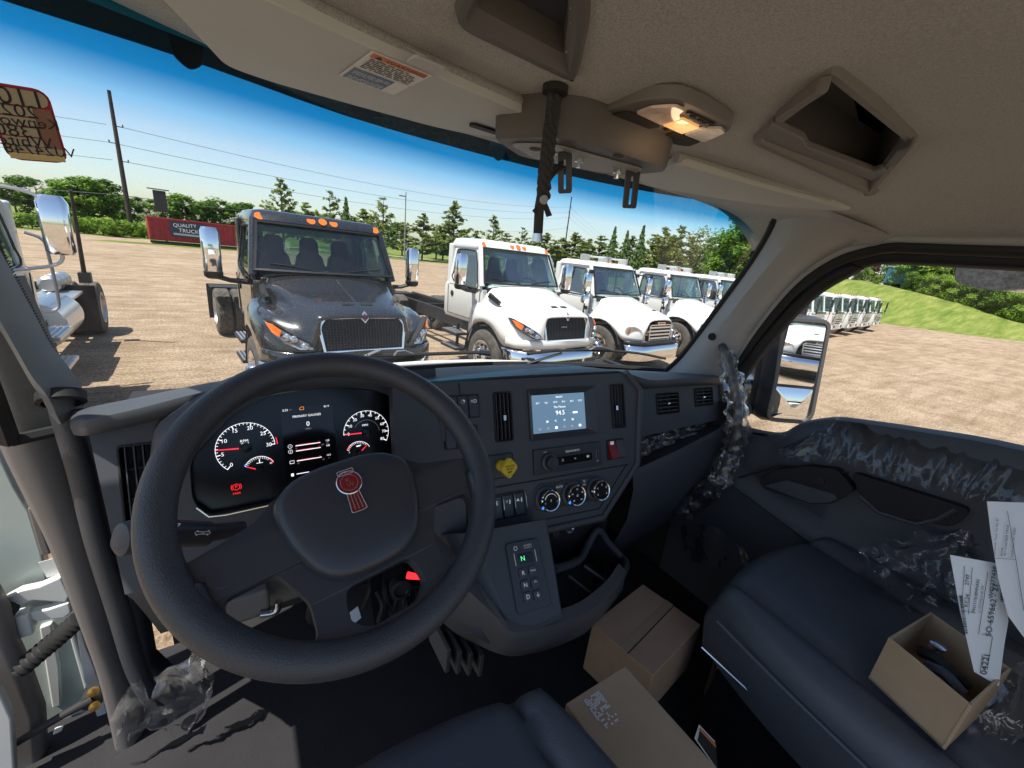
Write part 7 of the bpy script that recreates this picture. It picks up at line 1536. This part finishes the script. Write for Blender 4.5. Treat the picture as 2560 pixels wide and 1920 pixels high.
# ================================================================== cartons
def carton(name, label, top, h, m, tape_=True, group=None):
    """closed carton from three top corners (a, b, c in order) and a height"""
    a, b, c = top; d = a+(c-b); o = thing(name, label, 'box', tuple((a+b+c+d)/4-Vector((0, 0, h))), group)
    prism('carton_body', [a, b, c, d], (0, 0, -h), m, o, bevel=.003)
    e1, e2 = (b-a), (d-a); f = Fr.axes(a, e1, e2); L1, L2 = e1.length, e2.dot(f.e2)
    if f.n.z < 0: f.n = -f.n
    return o, f, L1, L2
S1 = lambda x, y, z: onz(x, y, z)
o, f, l1, l2 = carton('cardboard_box', 'closed brown cardboard box on the floor beneath the console', [S1(1480, 1558, 1.50), S1(1633, 1690, 1.50), S1(1753, 1562, 1.50)], .16, 'carton_dark')
fprism('tape_strip', f, [(l1*.47, .0), (l1*.60, .0), (l1*.60, l2), (l1*.47, l2)], .0004, .0010, 'tape', o, bevel=0); fprism('flap_gap', f, [(l1*.605, .0), (l1*.618, .0), (l1*.618, l2), (l1*.605, l2)], .0004, .0012, 'inner_dark', o, bevel=0)
o, f, l1, l2 = carton('cardboard_box', 'large brown cardboard box with torn white label between the seats', [S1(1414, 1758, 1.60), S1(1563, 1663, 1.60), S1(1790, 1915, 1.60)], .30, 'carton')
u0, v0 = None, None
lbq = [S1(x, y, 1.601) for x, y in ((850+1565*.3888, 1280+1215*.3888), (850+1665*.3888, 1280+1150*.3888), (850+1805*.3888, 1280+1310*.3888), (850+1735*.3888, 1280+1385*.3888))]
rnd = random.Random(9); mb = MB(); fL = Fr.axes(lbq[0], lbq[1]-lbq[0], lbq[3]-lbq[0])
if fL.n.z < 0: fL.n = -fL.n
w1_, h1_ = (lbq[1]-lbq[0]).length, (lbq[3]-lbq[0]).dot(fL.e2)
for k in range(9):
    for q in range(14):
        if rnd.random() < .80-.035*q: u = w1_*k/9; v = h1_*q/14; mb.add([fL.P(u, v, .0012), fL.P(u+w1_/11, v, .0012), fL.P(u+w1_/11, v+h1_/14*rnd.uniform(.5, 1.0), .0012), fL.P(u, v+h1_/15, .0012)], [(0, 1, 2, 3)])
lb_ = mb.make('torn_label', 'label_white', o); lb_['kind'] = 'stuff'
# open carton on the passenger seat
Q3 = lambda x, y: (1700+x*.3888, 1280+y*.3888)
oc_ = thing('open_box', 'open brown cardboard box lying on the passenger seat, black parts inside', 'box', tuple(onz(*Q3(1450, 1300), 1.70)))
A = onz(*Q3(1210, 1065), 1.715); B = onz(*Q3(1700, 1530), 1.715)
e1 = (B-A).normalized(); L1 = (B-A).length; e2 = Vector((-e1.y, e1.x, 0)); e2 = e2 if e2.dot(Vector((1, .6, 0))) > 0 else -e2
best = min(((onz(2246, 1606.6, 1.715+k*.005)-A).to_2d().length, k) for k in range(8, 44)); hgt = best[1]*.005
rb = onz(2351, 1540.5, A.z+hgt)-onz(2246, 1606.6, A.z+hgt); L2 = min(.20, rb.length); e2 = Vector((rb.x, rb.y, 0)).normalized(); fB = Fr.axes(A, e1, e2)
if fB.n.z < 0: fB.n = -fB.n
def slab(p, q, th=.004, z0=0, z1=hgt, m='carton'): 
    d = (q-p).normalized(); nn = Vector((-d.y, d.x, 0))*th
    return prism('carton_wall', [p, q, q+nn, p+nn], (0, 0, z1), m, oc_, bevel=.001)
c_ = [A, A+e1*L1, A+e1*L1+e2*L2, A+e2*L2]
for i in range(4): slab(c_[i], c_[(i+1) % 4])
prism('carton_floor', c_, (0, 0, .004), 'carton_dark', oc_, bevel=0)
bp_ = thing('black_parts', 'black plastic parts inside the open cardboard box', 'parts', tuple(A+e1*L1*.5+e2*L2*.5))
rnd = random.Random(4)
for k in range(7):
    p0 = A+e1*L1*rnd.uniform(.12, .45)+e2*L2*rnd.uniform(.3, .7)+Vector((0, 0, .02+.008*k)); tube('bent_rod', crom([p0, p0+e1*L1*.2+Vector((0, 0, .01)), p0+e1*L1*.42+e2*rnd.uniform(-.015, .015)], 4), rnd.uniform(.006, .011), 'rubber' if k % 3 else 'smooth_black', bp_, 7)
lathe('steel_cap', Fr.axes(A+e1*L1*.35+e2*L2*.6+Vector((0, 0, .08)), (1, 0, 0), (0, 1, 0)), [(.012, 0), (.012, .01), (.006, .012)], 'satin_chrome', bp_, 12)
# ================================================================== papers
def rayd(px, py, t): return EYE+ray(px, py)*t
Q4 = lambda x, y: (1700+x*.3888, 1100+y*.3888)
def paper(label, px, ts, lines):
    P = [rayd(*Q4(x, y), t) for (x, y), t in zip(px, ts)]; o = mk('paper_sheet', [*P], [list(range(len(P)))], 'paper', None, solid=.0006); tag(o, label, 'paper')
    f = Fr.axes(P[lines['o']], P[lines['x']]-P[lines['o']], P[lines['y']]-P[lines['o']]); 
    if f.n.dot(EYE-f.o) < 0: f.n = -f.n
    return o, f
o, f = paper('white shipping form with barcodes and large print, leaning by the open box', ((1735, 738), (2050, 795), (2110, 1160), (2085, 1300), (2048, 1582), (1890, 1490), (1800, 1100)), (.68, .68, .68, .68, .68, .68, .68), dict(o=5, x=0, y=4))
QF = Fr.axes(rayd(*Q4(1890, 1490), .6785), rayd(*Q4(1800, 880), .6785)-rayd(*Q4(1945, 1500), .6785), rayd(*Q4(1800, 800), .6785)-rayd(*Q4(2020, 830), .6785))
def ptext(s_, x, y, size, rot=0):
    p = rayd(*Q4(x, y), .6775); up = -(rayd(*Q4(x+100, y+14), .6775)-p); rt = rayd(*Q4(x+14, y-100), .6775)-p
    if s_: ff = Fr.axes(p, rt, up-rt*(up.dot(rt)/rt.dot(rt))); return txt(s_, ff, 0, 0, size, 'ink', o, 0, align='LEFT')
ptext('0422', 1955, 1510, .0150); ptext('1', 1975, 1400, .0150); ptext('SO-659662 - 21', 1985, 1265, .0138); ptext('WO377438', 2000, 1020, .0112); ptext('KC24', 1840, 1075, .0092); ptext('2747', 1845, 935, .0092); ptext('PN111SLBNNAN', 1890, 1110, .0076); ptext('2.1 MI.FAMILLD BK VIN', 1925, 1110, .0045)
def pline(x0, y0, x1, y1, w=.0006): tube('rule_line', [rayd(*Q4(x0, y0), .6775), rayd(*Q4(x1, y1), .6775)], w*.5, 'ink', o, 4)
for q in ((1830, 810, 1812, 1080), (1880, 820, 1855, 1120), (1980, 850, 1920, 1250), (1820, 1095, 1900, 1115), (1940, 1250, 2010, 1265), (2010, 1265, 1975, 1480), (1930, 1500, 1945, 1380)): pline(*q)
rnd = random.Random(8)
def barcode(x, y, dx_, dy_, n, h):
    mb = MB(); p = Vector((x, y)); d = Vector((dx_, dy_))
    for k in range(n):
        a = p+d*(k/n); w_ = d/n*rnd.uniform(.3, .8); hh = Vector((-d.y, d.x)).normalized()*h; q = [a, a+w_, a+w_+hh, a+hh]; mb.add([rayd(*Q4(t.x, t.y), .6772) for t in q], [(0, 1, 2, 3)])
    b = mb.make('barcode', 'ink', o); b['kind'] = 'stuff'
barcode(1830, 1250, -35, -250, 34, 22); barcode(2060, 1040, -0, -120, 20, 28)
o, f = paper('white delivery sheet with address print at the far right edge', ((1975, 395), (2260, 405), (2290, 1290), (2212, 1270), (2110, 1130), (2050, 900), (2000, 600)), (.655, .655, .655, .655, .66, .66, .658), dict(o=6, x=0, y=1))
for s_, x, y, z_ in (('Kenworth Truck Co No 97', 2020, 745, .0054), ('KC24', 2068, 745, .0054), ('961 CHAMBER DRIVE', 2090, 745, .0054), ('Chillicothe OH 45601', 2135, 755, .0054)): 
    p = rayd(*Q4(x, y), .653); rt = rayd(*Q4(x+10, y-100), .653)-p; up = -(rayd(*Q4(x+100, y+10), .653)-p); txt(s_, Fr.axes(p, rt, up), 0, 0, z_, 'ink', o, 0, align='LEFT')
for q in ((2030, 760, 2160, 770), (2160, 770, 2105, 455), (2160, 770, 2212, 1100)): tube('rule_line', [rayd(*Q4(q[0], q[1]), .653), rayd(*Q4(q[2], q[3]), .653)], .0003, 'ink', o, 4)
# ================================================================== loose plastic
def crumple(name, label, loop_rows, m, amp=.006, seed=1, n=5, cat='plastic bag'):
    rnd = random.Random(seed); rows = []
    R_ = [crom(r_, n) for r_ in loop_rows]; nr = len(R_); dense = []
    for i in range(nr-1):
        for k in range(4): dense.append([a.lerp(b, k/4) for a, b in zip(R_[i], R_[i+1])])
    dense.append(R_[-1])
    ph = [rnd.uniform(0, 6.28) for _ in range(9)]
    for i, r_ in enumerate(dense):
        rows.append([p+Vector((sin(j*1.1+i*.7+ph[0])+.7*sin(j*2.3-i*1.1+ph[1]), sin(j*.9-i*.8+ph[2])+.7*sin(j*1.9+i*1.7+ph[3]), sin(j*1.3+i*.5+ph[4])+.6*sin(j*.6-i*1.9+ph[5])))*amp*.8 for j, p in enumerate(r_)])
    return tag(mk(name, *g_grid(rows), m, None, smooth=85), label, cat)
def row(pts, Y): return [dy(x, y, Y_) for (x, y), Y_ in zip(pts, Y if isinstance(Y, list) else [Y]*len(pts))]
crumple('plastic_bag', 'torn clear plastic bag at the foot of the driver grab handle', [row(((325, 1465), (400, 1425), (425, 1405), (440, 1430)), .90), row(((335, 1500), (400, 1470), (440, 1450), (455, 1465)), .88), row(((350, 1530), (400, 1520), (445, 1490), (463, 1480)), .88), row(((300, 1560), (370, 1550), (430, 1540), (450, 1510)), .89), row(((340, 1575), (385, 1590), (410, 1575), (425, 1560)), .90)], 'film_milky', .006, 3)
crumple('plastic_bag', 'narrow torn strip of clear plastic hanging beside the driver grab handle', [row(((245, 1545), (275, 1490), (295, 1470)), .93), row(((250, 1580), (290, 1530), (340, 1510)), .92), row(((252, 1610), (290, 1575), (330, 1540)), .92), row(((257, 1640), (280, 1600), (310, 1575)), .93)], 'film_milky', .005, 5)
# passenger grab handle in its wrapper
gh2 = thing('grab_handle', 'black passenger grab handle wrapped in clear plastic by the pillar', 'handle', tuple(dx(1590, 940, 1.37)))
tube('bar', crom([dx(1560, 748, 1.40), dx(1572, 775, 1.36), dx(1586, 830, 1.35), dx(1594, 880, 1.35), dx(1592, 930, 1.35), dx(1575, 975, 1.37)], 6), .0135, 'wheel_black', gh2, 12)
def sleeve(name, label, path, rad, m, seed, amp=.006, n=14, jag=.3):
    rnd = random.Random(seed); P = crom(path, 7); rows = []; N = len(P)
    for i, p in enumerate(P):
        t = (P[min(N-1, i+1)]-P[max(0, i-1)]).normalized(); s_ = t.cross(Vector((0, 1, .2))).normalized(); u_ = s_.cross(t); r_ = rad[min(len(rad)-1, int(i/(N-1)*(len(rad)-1)))]
        rows.append([p+(s_*cos(2*pi*k/n)+u_*sin(2*pi*k/n))*(r_*(1+jag*(.6*sin(k*1.35*2+i*.6+seed)+.5*sin(i*1.25+k*.9)+.25*rnd.uniform(-1, 1)))) for k in range(n)])
    return tag(mk(name, *g_grid(rows, cu=True), m, None, smooth=70), label, 'plastic wrap')
sleeve('plastic_wrap', 'clear crinkled plastic sleeve round the passenger grab handle', [dx(1568, 760, 1.36), dx(1580, 810, 1.35), dx(1588, 860, 1.35), dx(1592, 910, 1.35), dx(1588, 955, 1.36), dx(1580, 985, 1.36)], [.024, .030, .030, .036, .030, .028], 'film_milky', 2, .004)
sleeve('plastic_wrap', 'dark crinkled clear plastic trailing from the grab handle to the floor', [dx(1582, 975, 1.36), dx(1565, 1020, 1.34), dx(1535, 1055, 1.32), dx(1495, 1085, 1.31), dx(1465, 1110, 1.30)], [.030, .034, .036, .038, .030], 'film', 4, .004, 14, .25)
# film on the lower door and step
crumple('plastic_film', 'dark glossy plastic film over the passenger step beside the door', [[dx(x, y, 1.36) for x, y in ((1470, 1140), (1500, 1130), (1540, 1140), (1600, 1180))], [dx(x, y, 1.34) for x, y in ((1475, 1180), (1520, 1170), (1565, 1190), (1620, 1215))], [dx(x, y, 1.30) for x, y in ((1490, 1215), (1540, 1225), (1580, 1240), (1630, 1250))]], 'film_dark', .006, 8, cat='plastic film')
# clear bag on the passenger seat
crumple('plastic_bag', 'clear plastic bag bunched on the passenger seat behind the white forms', [[rayd(x*DS, y*DS, t) for x, y, t in ((1850, 1185, 1.02), (1900, 1168, 1.02), (1980, 1160, 1.0), (2080, 1130, .98), (2140, 1110, .97))], [rayd(x*DS, y*DS, t) for x, y, t in ((1862, 1205, 1.0), (1920, 1200, .98), (1990, 1190, .97), (2080, 1170, .96), (2140, 1160, .95))], [rayd(x*DS, y*DS, t) for x, y, t in ((1890, 1245, .98), (1940, 1235, .96), (2000, 1225, .96), (2070, 1210, .95), (2130, 1210, .95))], [rayd(x*DS, y*DS, t) for x, y, t in ((1925, 1285, .97), (1965, 1275, .96), (2010, 1265, .95), (2060, 1250, .95), (2110, 1260, .94))], [rayd(x*DS, y*DS, t) for x, y, t in ((1945, 1320, .96), (1990, 1305, .95), (2030, 1300, .95), (2075, 1295, .94), (2110, 1300, .94))]], 'film', .009, 12)
# plastic covered backrest corner at the bottom right
crumple('plastic_cover', 'dark seat back corner under a clear plastic cover, bottom right', [[rayd(x*DS, y*DS, t) for x, y, t in ((2240, 1400, .70), (2150, 1470, .71), (2085, 1540, .72), (2060, 1600, .73), (2045, 1700, .73))], [rayd(x*DS, y*DS, t) for x, y, t in ((2260, 1440, .70), (2180, 1500, .70), (2120, 1570, .71), (2095, 1630, .72), (2080, 1710, .72))], [rayd(x*DS, y*DS, t) for x, y, t in ((2280, 1520, .70), (2220, 1570, .70), (2180, 1620, .70), (2150, 1670, .71), (2130, 1730, .71))]], 'film', .004, 21, cat='seat cover')
cv = mk('seat_fabric', *g_grid([[rayd(x*DS, y*DS, t) for x, y, t in ((2300, 1440, .72), (2180, 1500, .72), (2110, 1570, .73), (2080, 1640, .74), (2070, 1720, .74))], [rayd(x*DS, y*DS, t) for x, y, t in ((2320, 1560, .70), (2240, 1590, .70), (2180, 1640, .71), (2140, 1690, .72), (2120, 1750, .72))], [rayd(x*DS, y*DS, t) for x, y, t in ((2340, 1700, .70), (2300, 1720, .70), (2260, 1740, .70), (2230, 1760, .70), (2200, 1780, .70))]]), 'headliner_dark' if 'headliner_dark' in MT else M('fabric_dark', (.05, .05, .055), .95, var=.4, vscale=60), ps_, smooth=60, solid=.01)
# wrapped seat lever and warning label on the seat base
crumple('plastic_wrap', 'plastic wrapped seat lever on the side of the passenger seat base', [[rayd(x*DS, y*DS, t) for x, y, t in ((1605, 1545, 1.02), (1628, 1515, 1.02), (1640, 1515, 1.02))], [rayd(x*DS, y*DS, t) for x, y, t in ((1640, 1580, 1.0), (1660, 1550, 1.0), (1670, 1545, 1.0))], [rayd(x*DS, y*DS, t) for x, y, t in ((1672, 1615, .99), (1690, 1595, .99), (1704, 1590, .99))]], 'film', .003, 31, cat='plastic wrap')
wlq = [rayd(x*DS, y*DS, .98) for x, y in ((1510, 1565), (1500, 1595), (1550, 1665), (1605, 1665))]
wl_ = mk('warning_label', wlq, [(0, 1, 2, 3)], 'label_white', ps_); fz = Fr.axes(wlq[1], wlq[2]-wlq[1], wlq[0]-wlq[1]); fz.n = fz.n if fz.n.dot(EYE-fz.o) > 0 else -fz.n
mk('label_field', [p+fz.n*.0008 for p in [wlq[0].lerp(wlq[2], .06), wlq[1].lerp(wlq[3], .06), wlq[2].lerp(wlq[0], .06), wlq[3].lerp(wlq[1], .06)]], [(0, 1, 2, 3)], 'inner_dark', ps_); mk('label_stripe', [p+fz.n*.0012 for p in [wlq[0].lerp(wlq[2], .08), wlq[0].lerp(wlq[1], .25), wlq[3].lerp(wlq[2], .25), wlq[3].lerp(wlq[1], .08)]], [(0, 1, 2, 3)], 'label_orange', ps_)
# ================================================================== price sticker on the glass (written side faces out)
_p = WS(-.86, .66, -.006); _a = WS(-.82, .66, -.006)-_p; _b = WS(-.86, .70, -.006)-_p; gfr = Fr.axes(_p, _a, _b)
if gfr.n.dot(EYE-gfr.o) < 0: gfr.n = -gfr.n
def gpt(x, y): d = ray(x*DS, y*DS); return EYE+d*(gfr.n.dot(gfr.o-EYE)/gfr.n.dot(d))
TR, BR, BL = gpt(133, 203), gpt(150, 355), gpt(18, 345)
f = Fr.axes(BL, BR-BL, TR-BR); W_ = (BR-BL).length; H_ = (TR-BR).length
if f.n.dot(EYE-f.o) < 0: f.n = -f.n
st = fprism('window_sticker', f, rr(0, W_, 0, H_, .012), -.002, -.0012, 'tape_red', None, bevel=0); tag(st, 'red bordered handwritten sticker on the windshield, read from behind', 'sticker')
q = .05*W_
fprism('sticker_field', f, rr(q, W_-q, H_*.77, H_-q, .008), .0006, .0009, 'sticker_tan', st, bevel=0)
for k in range(4):
    v0 = H_*(.63-.135*k); fprism('sticker_row', f, [(q, v0), (W_*.66, v0), (W_*.66, v0+H_*.118), (q, v0+H_*.118)], .0006, .0009, 'sticker_tan', st, bevel=0); fprism('sticker_heading', f, [(W_*.67, v0-.001), (W_-q, v0-.001), (W_-q, v0+H_*.125), (W_*.67, v0+H_*.125)], .0006, .0009, 'sticker_brown', st, bevel=0)
fprism('sticker_row', f, [(q, H_*.13), (W_-q, H_*.13), (W_-q, H_*.215), (q, H_*.215)], .0006, .0009, 'sticker_tan', st, bevel=0); fprism('sticker_row', f, [(q, H_*.03), (W_-q, H_*.03), (W_-q, H_*.12), (q, H_*.12)], .0006, .0009, 'sticker_yel', st, bevel=0)
for s_, u, v, z_ in (('1107', .42, .86, .026), ('2027', .36, .69, .020), ('Kenworth', .36, .555, .017), ('T380', .36, .42, .020), ('White', .38, .285, .018), ('V\u0408247481', .5, .172, .017)): txt(s_, f, W_*u, H_*v, z_, 'ink', st, .0012, mirror=True, name='handwriting')
